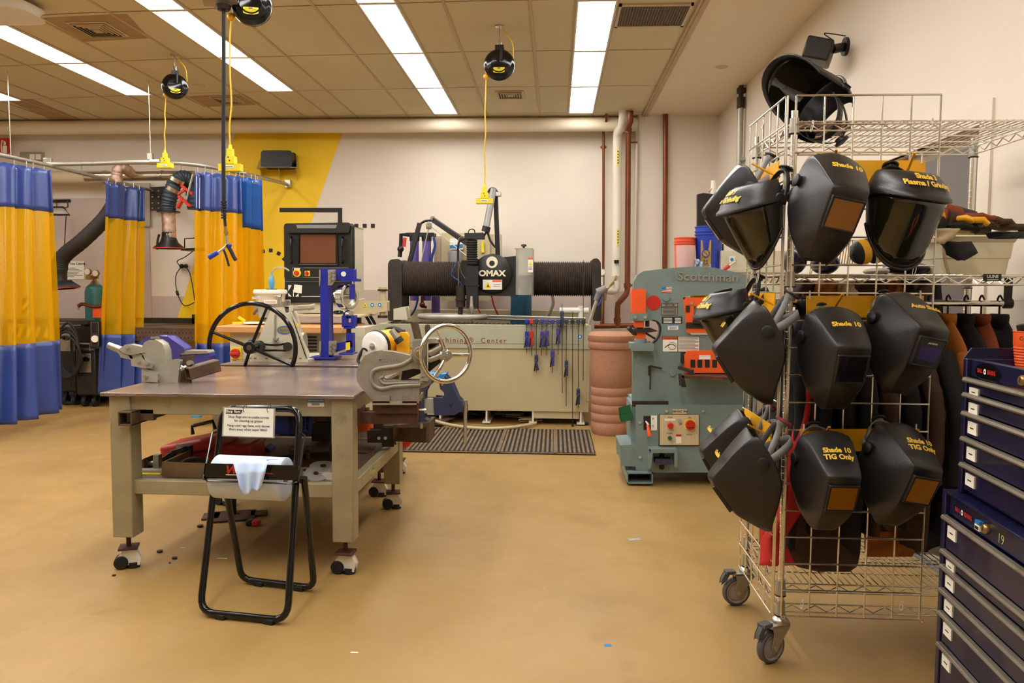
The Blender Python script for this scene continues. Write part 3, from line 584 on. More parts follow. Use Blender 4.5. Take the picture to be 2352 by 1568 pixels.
for k in range(4): c = P(165,800+k*6,8.82); b.tube([c+V((cos(a)*(.12+.02*k),-.06-.02*k,sin(a)*(.3-.02*k))) for a in [i*pi/6 for i in range(12)]],.014,n=6,closed=True,smooth=2)
b.put('coil', t)
b = B('dark_metal','brown_steel'); 
t = thing('workbench', 'dark cluttered bench carrying welding tools behind the left curtain', 'bench', G(150,900,0)+V((0,.9,0)))
x0,x1 = P(20,740,9.5).x, P(234,740,9.5).x; z = P(180,735,9.3).z
b = B('dark_metal'); b.box(x0,x1,9.2,9.85,z-.05,z); b.put('worktop', t, bev=.004)
b = B('dark_metal'); [b.box(x,x+.05,y,y+.05,0,z-.05) for x in (x0+.1,x1-.1) for y in (9.22,9.78)]; b.split('leg', t)
t = thing('welding_torch', 'copper coloured torch and clamp lying on the cluttered bench', 'torch', P(205,700,9.15))
b = B('copper_pipe'); b.tube([P(180,703,9.15),P(190,698,9.15),P(215,704,9.15),P(232,703,9.15)],.022,n=8,smooth=4); b.put('head', t); b = B('orange'); b.pp([(214,706),(232,706),(232,728),(214,728)],9.15,.08); b.put('stand', t, bev=.006)
b = B('galv'); b.tube([P(180,712,9.15),P(180,698,9.15),P(188,697,9.15)],.014,n=6); b.put('nozzle', t)
t = thing('control_unit', 'black control unit with a white dial left of the middle curtain', 'control unit', P(218,760,8.7))
b = B('black_plastic'); b.pp([(208,737),(227,737),(227,796),(208,796)],8.72,.3); b.put('case', t, bev=.006)
b = B('white'); [b.cyl(P(x,y,8.715),P(x,y,8.70),r,n=20) for x,y,r in ((218,778,.04),)]; b.put('dial', t); b = B('steel'); b.tube([P(x,y,8.71) for x,y in ((210,740),(226,740),(226,765),(210,765))],.004,n=4,closed=True); b.tube([P(x,y,8.71) for x,y in ((210,768),(226,768),(226,794),(210,794))],.004,n=4,closed=True); b.split('panel_outline', t)
# ================================================================ behind the tables: steel sink unit, buckets, console, rolls
t = thing('sander_cabinet', 'cream cabinet with butcher block top, red switch and yellow triangle labels', 'cabinet', (P(600,835,6.4).x,6.4,0))
a = P(527,755,6.2); c = P(668,755,6.2); zt = P(600,748,6.2).z
b = B('machine_cream'); b.box(a.x,c.x,6.2,6.8,.08,zt-.05); b.put('body', t, bev=.006)
b = B('wood_top'); a2 = P(500,745,6.15); b.box(a2.x,P(790,745,6.15).x,6.12,6.85,zt-.055,zt); b.put('top', t, bev=.008)
b = B('label_yellow'); b.cbox(P(543,811,6.19),(.088,.02,.1)); b.put('switch_plate', t, bev=.004)
b = B('red'); p = P(543,811,6.19); b.cyl(p,p+V((0,-.04,0)),.038,n=24); b.cbox(p+V((0,-.045,0)),(.07,.02,.022)); b.put('switch_knob', t, bev=.003)
b = B('label_yellow','ink','label_blue','white')
for x,y in ((555,785),): b.use(0).add([P(x-6,y+5,6.195),P(x+6,y+5,6.195),P(x,y-6,6.195)],[(0,1,2)]); b.use(1).add([P(x-1.5,y+3,6.194),P(x+1.5,y+3,6.194),P(x,y-3,6.194)],[(0,1,2)])
b.use(2).cyl(P(575,785,6.196),P(575,785,6.194),.019,n=20); b.use(3).cyl(P(575,785,6.1935),P(575,785,6.193),.009,n=12); b.put('labels', t, smooth=0)
b = B('machine_cream','ink'); a = P(700,757,6.25); c = P(835,757,6.25); b.box(a.x,c.x,6.3,6.8,.1,P(760,752,6.25).z-.0); b.use(1)
for i in range(8): p = P(704,772+7.5*i,6.295); b.box(p.x,p.x+.085,6.28,6.3,p.z-.012,p.z)
b.put('vented_side', t, smooth=0)
# steel utility bins w/ lids behind
t = thing('coolant_bucket', 'white lidded coolant bucket with a clear hose and blue bulb pump', 'bucket', P(620,690,6.6))
b = B('white_plastic'); c = P(621,668,6.5); b.lathe([(.115,-.09),(.125,-.03),(.14,-.02),(.14,.0),(.13,.012),(0,.014)],c,n=28); b.put('lid', t)
b = B('clear_film'); c2 = P(621,690,6.5); b.lathe([(.1,-.14),(.12,.06)],c2,n=24,cap=False); b.put('body', t)
b = B('white','red'); o = P(621,693,6.35); b.use(0).cbox(o,(.11,.004,.03)); b.use(1).text('Coolant Bucket',.014,plane_fn(o+V((0,-.003,0)),(1,0,0),(0,0,1)),off=.02); b.put('label', t, smooth=0)
b = B('sky_blue'); c = P(624,647,6.5); b.lathe([(.012,-.07),(.022,-.04),(.026,.0),(.02,.035),(.008,.05),(.006,.09)],c,n=16); b.put('pump_bulb', t)
b = B('clear_film'); b.tube([P(626,626,6.5),P(630,617,6.5),P(642,614,6.5),P(655,616,6.5),P(664,622,6.5)],.008,n=8,smooth=4); b.put('hose', t)
b = B('ink'); b.cbox(P(624,664,6.45),(.08,.05,.008)); b.put('valve_plate', t)
t = thing('parts_stand', 'cast metal stand with curved brackets beside the lidded bucket', 'stand', P(610,740,6.6))
b = B('galv'); b.pp([(585,690),(655,690),(655,745),(640,745),(638,712),(622,725),(612,745),(600,745),(598,715),(585,722)],6.55,.12); b.put('bracket', t, bev=.006)
b = B('brown_steel'); b.tube([P(583,722,6.45),P(590,712,6.45),P(603,706,6.45)],.012,n=6,smooth=3); b.tube([P(603,735,6.45),P(616,725,6.45),P(626,712,6.45)],.012,n=6,smooth=3); b.split('curved_rib', t)
b = B('chrome'); b.cyl(P(580,683,6.4),P(647,678,6.4),.012,n=10); b.cyl(P(641,680,6.4),P(641,702,6.4),.018,n=12); b.put('crank_bar', t)
t = thing('folding_rule', 'open yellow folding rule on the butcher block top', 'folding rule', P(560,740,6.3))
b = B('label_yellow'); b.bar(P(535,742,6.28),P(556,741,6.28),.02,.02); b.bar(P(548,728,6.3),P(562,737,6.3),.022,.02); b.put('rule', t); b = B('paper'); b.cbox(P(585,741,6.4)+V((0,0,.0)),(.18,.2,.01)); b.put('notepad', None, 'white pad of paper lying on the butcher block top', 'paper')
# control console
t = thing('control_console', 'black and cream control console with a brown screen and emergency stop', 'console', (P(735,690,6.9).x,7.0,P(735,690,6.9).z))
YC = 6.7
b = B('machine_cream'); fr = [(663,520),(806,513),(806,692),(663,692)]; a = P(806,515,YC); c = P(836,533,YC+.62)
x0 = P(660,513,YC).x; x1 = P(806,513,YC).x; z0 = P(735,692,YC).z; z1 = P(735,513,YC).z
x1b = P(835,533,YC+.62).x
b.prism([(x0,YC+.04,z0),(x1,YC+.04,z0),(x1b,YC+.62,z0+.02),(x0,YC+.62,z0+.02)],(0,0,z1-z0-.02)); b.put('housing', t, bev=.006)
b = B('black_plastic'); b.pp([(655,516),(803,514),(804,641),(656,641)],YC-.05,.12,rnd=5); b.put('screen_surround', t, bev=.012,seg=3)
b = B('black_plastic'); b.pp([(655,516),(803,514),(800,533),(658,533)],YC-.09,.07,rnd=4); b.put('hood', t, bev=.01,seg=3)
b = B('grey_plastic'); b.pp([(680,516),(774,516),(771,524),(683,524)],YC-.093,.01); b.put('hood_strip', t)
b = B('black_plastic'); b.tube([P(x,y,YC-.055) for x,y in ((687,534),(774,534),(776,608),(686,608))],.012,n=8,closed=True); b.put('bezel', t)
b = B('screen_brown'); b.pp([(690,538),(771,538),(771,604),(690,604)],YC-.056,.01); b.put('screen', t, smooth=0)
for x in (669,787):
    b = B('black_gloss'); b.tube([P(x,545,YC-.05),P(x,550,YC-.1),P(x,596,YC-.1),P(x,603,YC-.05)],.011,n=8); b.put('grab_handle', t)
b = B('black_plastic'); b.pp([(656,612),(804,612),(804,693),(656,693)],YC-.03,.12,rnd=3); b.put('lower_panel', t, bev=.008)
b = B('grey_plastic'); b.pp([(656,645),(804,645),(804,647),(656,647)],YC-.036,.01); b.put('trim_line', t)
b = B('grey_plastic'); [b.tube([P(x,y,YC-.052) for x,y in q],.003,n=4,closed=True) for q in (((672,615),(694,615),(694,637),(672,637)),((697,615),(800,615),(800,637),(697,637)))]; b.split('panel_frame', t)
b = B('label_yellow','white'); p = P(683,627,YC-.055); b.cyl(p,p+V((0,-.012,0)),.034,n=24); b.use(1).cbox(p+V((0,-.004,.035)),(.05,.01,.014)); b.put('stop_plate', t)
b = B('red'); b.cyl(p+V((0,-.012,0)),p+V((0,-.04,0)),.02,n=20); b.put('stop_button', t, bev=.003)
b = B('label_yellow'); p = P(706,628,YC-.055); b.cbox(p,(.045,.012,.045)); b.put('switch_plate', t, bev=.003); b = B('red'); b.cyl(p,p+V((0,-.02,0)),.015); b.cbox(p+V((0,-.025,0)),(.014,.02,.04)); b.put('switch_knob', t)
b = B('paper'); b.pp([(676,653),(694,655),(693,674),(674,671)],YC-.042,.002); b.put('taped_note', t, smooth=0)
b = B('paper'); o = P(674,667,YC-.036); w = .004
b.add([P(662,654,YC-.034),P(670,655,YC-.034),P(665,664,YC-.034),P(662,668,YC-.034)],[(0,1,2,3)]); b.add([P(662,680,YC-.034),P(662,672,YC-.034),P(670,681,YC-.034)],[(0,1,2)]); b.add([P(686,681,YC-.034),P(686,672,YC-.034),P(678,681,YC-.034)],[(0,1,2)]); b.add([P(673,665,YC-.034),P(675,665,YC-.034),P(675,681,YC-.034),P(673,681,YC-.034)],[(0,1,2,3)])
b.add([P(692,680,YC-.034),P(736,680,YC-.034),P(736,681,YC-.034),P(692,681,YC-.034)],[(0,1,2,3)])
b.text('MAX', .062, plane_fn(P(756,677,YC-.034),(1,0,0),(0,0,1)), off=.03, align='LEFT', sx=1.15); b.put('lettering', t, smooth=0)
b = B('machine_cream'); b.pp([(664,694),(806,694),(806,717),(664,717)],YC,.5); b.put('base', t, bev=.006)
b = B('tank_beige'); a = P(664,722,YC-.2); b.box(a.x,P(830,722,YC-.2).x,YC-.22,YC+.35,a.z-.02,a.z); b.put('shelf', t, bev=.004)
b = B('black_gloss'); b.ball(P(777,718,YC-.12)+V((0,0,.004)),.05,(1,1.2,.35)); b.put('mouse', None, 'black computer mouse on the shelf under the console', 'computer mouse')
b = B('tank_beige'); b.prism([P(x,y,YC+.1) for x,y in ((806,692),(888,692),(888,714),(850,718),(806,722))],(0,.1,0)); b.put('support_arm', t, bev=.005)
b = B('label_yellow','ink','white','label_blue')
for k,x in enumerate((838,855,872)):
    if k == 0: b.use(0).add([P(x-5,704,YC+.094),P(x+6,704,YC+.094),P(x,694,YC+.094)],[(0,1,2)]); b.use(1).add([P(x-1.5,702,YC+.093),P(x+2,702,YC+.093),P(x,698,YC+.093)],[(0,1,2)])
    else: c = P(x,700,YC+.095); b.use(2).cyl(c,c+V((0,-.001,0)),.021,n=20); b.use(3).cyl(c+V((0,-.001,0)),c+V((0,-.002,0)),.018,n=20); b.use(2).cyl(c+V((0,-.002,0)),c+V((0,-.003,0)),.008,n=12)
b.put('warning_labels', t, smooth=0)
b = B('tank_beige','dark_metal'); b.cyl(P(879,664,YC+.15),P(879,724,YC+.15),.028,n=16); b.use(1).cyl(P(879,664,YC+.15),P(879,668,YC+.15),.045,n=16); b.cyl(P(879,724,YC+.15),P(879,730,YC+.15),.045,n=16); b.use(0).cyl(P(879,659,YC+.15),P(879,664,YC+.15),.035,n=16); b.put('pivot_post', t)
b = B('black_rubber'); [b.tube([P(838+x,722,YC+.2),P(850+x,742,YC+.2),P(859+x,768,YC+.25)],.014,n=7,smooth=4) for x in (0,10)]; b.split('cable', t)
b = B('dark_metal'); b.cyl(P(820,715,YC+.3),P(820,835,YC+.3),.04,n=12); b.cbox(V((P(820,835,YC+.3).x,YC+.3,.02)),(.4,.4,.04)); b.bar(V((P(820,835,YC+.3).x,YC+.3,.02)),P(820,835,YC+.3),.08); b.put('floor_stand', t)
# ================================================================ waterjet machine
YM = 8.05
t = thing('waterjet_machine', 'wide beige waterjet cutting machine with ribbed bridge and black disc cover', 'machine', ((P(870,900,YM).x+P(1356,900,YM).x)/2,YM+.6,0))
xl = P(868,745,YM).x; xr = P(1357,745,YM).x; xrb = P(1350,940,YM).x; zt = P(1100,745,YM).z; zb = P(1100,941,YM).z; zm = P(1100,800,YM).z
b = B('tank_beige'); b.prism([(xl,YM,zm),(xr,YM,zm),(xrb,YM+.01,zb),(xl+.03,YM+.01,zb)],(0,.04,0)); b.box(xl+.02,xrb,YM+.03,YM+1.3,zb,zm-.1); b.box(xl,xl+.04,YM,YM+1.3,zb+.1,zt); b.box(xr-.04,xr,YM,YM+1.3,zb+.1,zt); b.box(xl,xr,YM+1.26,YM+1.3,zb+.1,zt+.12); b.put('tank', t, bev=.008)
b = B('tank_band'); b.box(xl,xr+.004,YM-.012,YM+.04,zm,zt); b.put('front_band', t, bev=.004)
b = B('dark_metal'); b.box(xl+.04,xr-.04,YM+.04,YM+1.26,zt-.13,zt-.11); b.put('water_surface', t, smooth=0)
b = B('steel')
for i in range(40): x = xl+.08+(xr-xl-.16)*i/39; b.box(x-.002,x+.002,YM+.05,YM+1.25,zt-.12,zt-.03)
b.put('support_slats', t, smooth=0)
b = B('maroon'); o = P(1016,782,YM-.014); b.text('JetMachining\u00ae  Center', .072, plane_fn(P(1163,782.5,YM-.0135),(1,0,0),(0,0,1)), align='RIGHT', space=1.32, off=.01)
p0 = P(880,788,YM-.0135); p1 = P(1333,790.5,YM-.0135); b.box(p0.x,p1.x,YM-.0135,YM-.013,p1.z-.003,p1.z); b.add([P(900,756,YM-.0135),P(912,756,YM-.0135),P(905,766,YM-.0135)],[(0,1,2)]); b.add([P(918,757,YM-.0135),P(931,757,YM-.0135),P(931,767,YM-.0135)],[(0,1,2)]); b.put('lettering', t, smooth=0)
b = B('white','label_blue'); c = P(1332,773,YM-.013); b.cyl(c,c+V((0,-.001,0)),.03,n=24); b.use(1).cyl(c+V((0,-.001,0)),c+V((0,-.002,0)),.026,n=24); b.use(0).cbox(c+V((0,-.0025,0)),(.02,.001,.024)); b.put('label', t, smooth=0)
b = B('white_plastic')
for x in (1010,1117,1224,1334):
    b.box(P(x-2,950,YM).x,P(x+2,950,YM).x,YM+.02,YM+1.2,.03,zb); b.box(P(x-9,950,YM).x,P(x+9,950,YM).x,YM,YM+1.2,.015,.03)
b.split('foot_beam', t)
b = B('dark_metal')
for x in (1010,1334): b.cyl((P(x+4,950,YM).x,YM+.08,0),(P(x+4,950,YM).x,YM+.08,.02),.07,n=20)
b.split('foot_pad', t)
b = B('tank_beige'); b.box(P(1226,955,YM).x,P(1330,955,YM).x,YM+.03,YM+.07,P(1280,962,YM).z,zb); b.box(xl,P(1008,950,YM).x,YM+.03,YM+.07,P(1280,958,YM).z,zb); b.split('skirt', t)
# bridge bellows
YB = 8.72
def bel(xa,xb,nm):
    a = P(xa,640,YB); c = P(xb,640,YB); n = int((c.x-a.x)/.021); b = B('bellows'); pr = []
    for i in range(n+1):
        h = (c.x-a.x)*i/n; pr += [(.176,h),(.196,h+.0105)]
    b.lathe(pr, a, (1,0,0), n=28, sx=1); b.put(nm, t, smooth=20)
bel(922,1062,'bellows'); bel(1222,1366,'bellows')
b = B('galv')
for x in (920,1370): a = P(x,640,YB); b.cyl(a-V((.015,0,0)),a+V((.02,0,0)),.205,n=32)
b.split('end_ring', t)
b = B('dark_metal'); b.pp([(893,606),(897,598),(916,596),(921,604),(921,735),(893,735)],YB-.22,.42,rnd=4); b.pp([(1362,596),(1372,595),(1378,603),(1379,735),(1364,735)],YB-.22,.42,rnd=3); b.split('end_plate', t, bev=.01)
b = B('black_plastic'); b.pp([(1062,600),(1184,590),(1184,678),(1062,676)],YB-.26,.45); b.put('carriage', t, bev=.01)
b = B('black_plastic'); c = P(1132,628,YB-.26); YD = c.y-.06; b.lathe([(.205,0),(.21,.02),(.21,.045),(.2,.055),(0,.057)],c+V((0,-.0,0)),(0,-1,0),n=48); b.put('disc_cover', t)
b = B('bin_cream','ink','white','label_yellow','orange'); yf = c.y-.059
fn = plane_fn(V((c.x,yf,c.z)),(1,0,0),(0,0,1))
def disc(bb,cx,cz,r,e,n=28): bb.add([fn(cx+r*cos(2*pi*i/n),cz+r*sin(2*pi*i/n))+V((0,-e,0)) for i in range(n)],[tuple(range(n))])
e0 = P(1130,602,yf); ex, ez = e0.x-c.x, e0.z-c.z
disc(b,ex,ez,.062,.0005); b.use(1); disc(b,ex,ez-.012,.03,.001)
b.use(0)
for a in (-.5,-.1,.3): b.add([fn(ex+sin(a)*.01-.001,ez+.0)+V((0,-.0008,0)),fn(ex+sin(a)*.06,ez+cos(a)*.055)+V((0,-.0008,0)),fn(ex+sin(a+.05)*.06,ez+cos(a+.05)*.055)+V((0,-.0008,0))],[(0,1,2)])
b.use(0); tx = P(1130,628,yf); b.text('OMAX', .086, plane_fn((tx.x,yf-.0006,tx.z),(1,0,0),(0,0,1)), off=.045, sx=1.12)
b.use(2).add([P(x,y,yf-.0006) for x,y in ((1109,642),(1153,642),(1153,665),(1109,665))],[(0,1,2,3)]); b.use(4).add([P(x,y,yf-.001) for x,y in ((1131,643),(1152,643),(1152,647.5),(1131,647.5))],[(0,1,2,3)])
b.use(3).add([P(1112,662,yf-.001),P(1129,662,yf-.001),P(1120.5,646,yf-.001)],[(0,1,2)]); b.use(1).add([P(1118,659,yf-.0015),P(1124,659,yf-.0015),P(1121,652,yf-.0015)],[(0,1,2)])
for y in (653,657): b.add([P(x,yy_,yf-.001) for x,yy_ in ((1133,y),(1150,y),(1150,y+.8),(1133,y+.8))],[(0,1,2,3)])
b.put('logo_and_label', t, smooth=0)
# hopper shield
b = B('clear_film'); a = P(1203,572,YB-.3); e = P(1205,677,YB-.3); b.lathe([(.098,0),(.098,a.z-e.z)],(e.x,YB-.3,e.z),n=32,cap=False); b.put('hopper', t)
b = B('clear_film','leather_brown'); b.cyl(a,a+V((0,0,.008)),.1,n=32); b.use(1).lathe([(.0,0),(.03,.0),(.094,.12),(.094,.2)],(e.x,YB-.3,e.z+.01),n=28); b.put('garnet', t)
b = B('black_gloss'); b.lathe([(.012,0),(.012,.02),(.03,.022),(.03,.035),(.02,.045),(0,.046)],a+V((0,0,.008)),n=12); b.put('hopper_knob', t)
b = B('white','orange','label_yellow','ink'); yl = YB-.402; b.add([P(x,y,yl) for x,y in ((1213,592),(1224,592),(1224,625),(1213,625))],[(0,1,2,3)]); b.use(1).add([P(x,y,yl-.001) for x,y in ((1213,592),(1224,592),(1224,596),(1213,596))],[(0,1,2,3)]); b.use(2).add([P(1214,609,yl-.001),P(1223,609,yl-.001),P(1218.5,600,yl-.001)],[(0,1,2)]); b.use(3)
for y in (612,615,618): b.add([P(x,yy_,yl-.001) for x,yy_ in ((1214,y),(1222,y),(1222,y+1),(1214,y+1))],[(0,1,2,3)])
b.put('hopper_label', t, smooth=0)
# Z head
YH = YB-.36; a = P(1084,608,YH); e = P(1082,548,YH); n = 11; pr = []
for i in range(n): h = (e.z-a.z)*i/n; pr += [(.052,h),(.062,h+(e.z-a.z)/n/2)]
b = B('black_rubber'); b.lathe(pr,a,n=20); b.put('head_bellows', t, smooth=20)
b = B('black_plastic'); b.pp([(1070,612),(1097,612),(1097,655),(1070,655)],YH-.05,.15); b.pp([(1072,658),(1096,658),(1096,706),(1072,706)],YH-.04,.1); b.pp([(1068,536),(1110,536),(1110,547),(1068,547)],YH-.05,.12); b.split('head_block', t, bev=.006)
b = B('dark_metal'); c = P(1058,655,YH); b.cyl(P(1058,655,YH),P(1058,705,YH),.05,n=16); b.cyl(P(1058,686,YH),P(1058,690,YH),.06,n=16); b.cyl(P(1058,705,YH),P(1057,722,YH),.026,n=12); b.put('motor', t)
b = B('nut_steel'); pz = [P(1083,y,YH-.06) for y in (680,690,700,708,716,728,733,742)]; rr = [.014,.02,.02,.03,.014,.014,.01,.003]; b.tube(pz, rr, n=10); b.put('nozzle', t)
b = B('chrome'); b.tube([P(1070,541,YH),P(1056,546,YH),P(1053,560,YH),P(1053,640,YH),P(1056,676,YH),P(1064,684,YH),P(1074,683,YH)],.006,n=6,smooth=5); b.put('high_pressure_line', t)
b = B('black_rubber'); b.tube([P(1118,530,YH),P(1110,541,YH),P(1085,545,YH),P(1063,549,YH),P(1053,560,YH),P(1052,600,YH)],.012,n=7,smooth=5); b.tube([P(1120,532,YH),P(1126,552,YH),P(1138,568,YH)],.012,n=7,smooth=4); b.tube([P(1074,540,YH),P(1078,528,YH),P(1088,527,YH),P(1092,538,YH)],.006,n=6,smooth=4); b.split('hose', t)
b = B('hose_blue'); b.tube([P(1050,600,YH),P(1040,620,YH),P(1037,632,YH),P(1054,645,YH),P(1060,655,YH)],.006,n=6,smooth=4); b.put('air_line', t)
b = B('chrome'); b.cyl(P(1088,538,YH),P(1110,537,YH),.018,n=12); b.tube([P(1054,600,YH-.02),P(1060,625,YH-.02),P(1080,655,YH-.03),P(1092,660,YH-.03),P(1100,655,YH-.03)],.004,n=5,smooth=5); b.split('fitting', t)
# arms
b = B('grey_plastic'); b.cyl(P(1133,437,YB),P(1116,526,YH),.036,n=16); b.put('umbilical_tube', t)
b = B('black_plastic'); b.cyl(P(1118,520,YH),P(1115,532,YH),.045,n=16,cap=False); b.tube([P(1120,445,YB),P(1126,434,YB),P(1136,434,YB),P(1142,441,YB)],.014,n=8,smooth=4); b.split('tube_collar', t)
b = B('black_plastic'); b.bar(P(1138,440,YB+.06),P(1144,596,YB+.06),.075,.05); b.bar(P(964,512,YB+.2),P(938,612,YB+.2),.05,.05); b.bar(P(994,504,YB+.15),P(1076,560,YB),.055,.055); b.bar(P(934,672,YB+.3),P(926,712,YB+.3),.06,.06); b.split('support_strut', t, bev=.006)
b = B('nut_steel'); b.cbox(P(1141,446,YB-.0),(.1,.06,.05)); b.cyl(P(985,516,YB+.12),P(985,516,YB+.05),.035,n=12); b.cyl(P(994,500,YB+.12),P(994,500,YB+.2),.03); b.cbox(P(985,521,YB+.1),(.05,.05,.05),Rz(.5)); b.split('pivot', t, bev=.006)
b = B('black_rubber'); b.tube([P(966,514,YB+.2),P(976,508,YB+.2),P(990,506,YB+.18),P(998,500,YB+.16)],.014,n=7,smooth=4); b.put('arm_hose', t)
b = B('galv'); b.tube([P(985,520,YB+.1),P(968,600,YB+.1)],.007,n=6); b.tube([P(990,520,YB+.1),P(1070,586,YH)],.004,n=5); b.split('tension_rod', t)
b = B('tube_grey'); c = P(1040,726,YM+.3); b.tube([c+V((cos(a)*.36,sin(a)*.3,0)) for a in [i*pi/10 for i in range(20)]],.026,n=10,closed=True); b.put('coiled_hose', None, 'grey hose coiled on top of the beige waterjet tank', 'hose')
t2 = thing('steel_bar', 'bundle of long steel bars lying across the waterjet tank', 'steel bars', P(1200,730,YM+.5))
for k,(y0,y1,r) in enumerate(((722,733,.012),(725,736,.01),(729,739,.014))):
    b = B('galv'); b.cyl(P(1090,y0+2,YM+.45+.1*k),P(1345,y1-2,YM+.25+.1*k),r,n=8); b.put('bar', t2)
b = B('white_plastic'); b.cyl(P(1285,713,YM+.5),P(1352,713,YM+.5),.035,n=16); b.cyl(P(1335,702,YM+.5),P(1335,735,YM+.5),.035,n=16); b.put('pvc_elbow', None, 'white plastic pipe fitting on the right end of the tank', 'pipe fitting')
b = B('machine_cream'); b.pp([(905,710),(930,705),(935,733),(905,733)],YM+.3,.2); b.put('junction_box', t, bev=.006)
# right end: tube and valve pieces
t2 = thing('spray_wand', 'grey spray nozzle with a long wooden handle leaning on the machine end', 'spray wand', P(1370,700,YM+.2))
b = B('grey_plastic'); b.cyl(P(1393,661,YM+.1),P(1372,672,YM+.1),.035,.045,n=14); b.cyl(P(1378,668,YM+.1),P(1368,690,YM+.1),.035,.025,n=12); b.put('nozzle', t2)
b = B('galv'); b.cyl(P(1370,690,YM+.1),P(1352,745,YM+.1),.02,n=10); b.put('handle', t2); b = B('hose_blue'); b.tube([P(1384,672,YM+.1),P(1380,690,YM+.1),P(1373,702,YM+.1)],.01,n=6,smooth=3); b.put('hose', t2)
# bar clamps
def clamp(x, ytop, ybot, yjaw, up, col, lab):
    ya = P(x,742,YM-.04); t = thing('bar_clamp', lab, 'clamp', P(x,ybot,YM-.045), 'bar clamps hooked over the machine edge')
    b = B('dark_metal'); b.bar(P(x,ytop,YM-.045),P(x+random.uniform(-1,1),ybot,YM-.045),.014,.006); b.put('bar', t)
    b = B(col); b.cbox(P(x,738,YM-.03),(.038,.09,.045)); b.put('hook_jaw', t, bev=.005)
    if yjaw:
        b = B(col); p = P(x,yjaw,YM-.05); b.cbox(p+V((0,0,.0)),(.036,.05,.07)); b.cbox(p+V((.005,-.02,-.07)),(.026,.03,.11),Ry(random.uniform(-.25,.1))); b.put('sliding_jaw', t, bev=.006)
        b = B('black_plastic'); b.cbox(p+V((-.012,-.025,-.085)),(.016,.02,.1),Ry(.15)); b.put('trigger', t, bev=.004)
cl = [(1210,736,811,768,0,'blue_machine','shortest left blue and yellow bar clamp on the machine edge'),(1221,734,817,766,0,'red','red jawed bar clamp, second from the left'),(1232,733,855,822,0,'vise_blue','bar clamp with its jaw hanging low, third from the left'),(1245,733,817,768,0,'vise_purple','fourth bar clamp from the left with a blue jaw'),(1256,733,816,766,0,'vise_purple','fifth bar clamp from the left with a blue jaw'),(1269,735,857,812,0,'vise_purple','sixth bar clamp from the left, jaw below the maroon line'),(1282,732,815,760,0,'vise_purple','seventh bar clamp with a light blue jaw held high'),(1291,697,902,722,0,'vise_blue','bar clamp rising above the machine edge with jaw on top'),(1301,733,932,835,0,'vise_blue','long bar clamp with a chrome lever jaw halfway down'),(1315,715,990,0,0,'dark_metal','longest bar clamp reaching down to the rubber mat'),(1328,734,938,900,0,'vise_blue','second bar clamp from the right, grey jaw near its foot'),(1340,597,874,0,0,'dark_metal','rightmost bar clamp standing tall past the bellows')]
for a in cl: clamp(*a)
b = B('dark_metal'); c = P(1315,990,YM-.05); b.cbox(c,(.03,.03,.06)); b.cyl(c,V((c.x,c.y,.03)),.012); b.put('clamp_foot_block', None, 'small steel clamp foot standing on the rubber mat below the longest clamp', 'clamp foot')
# things behind the machine
t = thing('filter_bank', 'pair of purple water filters with blue hoses behind the ribbed bridge', 'water filter', P(965,570,9.3))
b = B('black_plastic'); b.pp([(934,535),(996,535),(996,541),(934,541)],9.2,.16); b.put('manifold', t, bev=.006)
for x in (952,980):
    b = B('purple_filter'); b.cyl(P(x,552,9.25),P(x,690,9.25),.052,n=20); b.put('filter_bowl', t); b = B('black_plastic'); b.cyl(P(x,541,9.25),P(x,553,9.25),.06,n=20); b.put('filter_cap', t)
b = B('hose_blue'); b.tube([P(996,545,9.2),P(999,565,9.2),P(992,590,9.2),P(990,620,9.2)],.016,n=8,smooth=4); b.tube([P(960,683,9.2),P(955,705,9.2),P(945,722,9.2),P(934,728,9.2)],.012,n=8,smooth=4); b.split('hose', t)
b = B('black_plastic'); b.tube([P(940,539,9.2),P(921,539,9.2),P(921,565,9.2),P(918,590,9.2)],.026,n=8); b.ball(P(920,572,9.15),.04); b.put('valve', t)
b = B('purple_filter'); b.cyl(P(1001,680,9.1),P(1001,722,9.1),.05,n=18); b.put('spare_bowl', t); b = B('copper_pipe'); b.tube([P(970,680,9.2),P(970,705,9.2),P(980,705,9.2)],.02,n=8); b.ball(P(970,700,9.18),.035); b.put('copper_valve', t)
b = B('red'); b.pp([(926,545),(934,546),(932,567),(924,566)],9.05,.004); b.put('red_tag', t)
t = thing('water_softener', 'beige control cabinet with a white and blue softener unit behind the head', 'cabinet', P(1040,600,9.4))
b = B('tank_beige'); b.pp([(1015,536),(1124,536),(1124,690),(1015,690)],9.4,.3); b.put('cabinet', t, bev=.006)
b = B('white','label_blue'); b.pp([(1034,548),(1062,548),(1062,572),(1034,572)],9.3,.1); b.use(1).pp([(1034,564),(1062,561),(1062,568),(1034,570)],9.295,.01); b.put('control_head', t, bev=.004)
b = B('grey_plastic'); b.lathe([(.085,-.25),(.085,0),(.07,.02),(0,.022)],P(1045,580,9.25),n=24); b.put('resin_tank', t)
b = B('duct_paint'); b.pp([(997,542),(1016,542),(1016,600),(997,600)],9.45,.2); b.put('side_box', t); b = B('duct_paint'); b.pp([(1124,538),(1150,538),(1150,600),(1124,600)],9.45,.2); b.put('back_panel', t); b = B('label_yellow'); b.cyl(P(1109,556,9.38),P(1109,580,9.38),.02); b.put('gauge_tube', t)
b = B('drum_teal'); b.lathe([(.125,0),(.125,P(1197,672,9.3).z)],(P(1197,690,9.3).x,9.3,0),n=28); b.put('blue_drum', None, 'teal drum standing behind the waterjet bridge', 'drum')
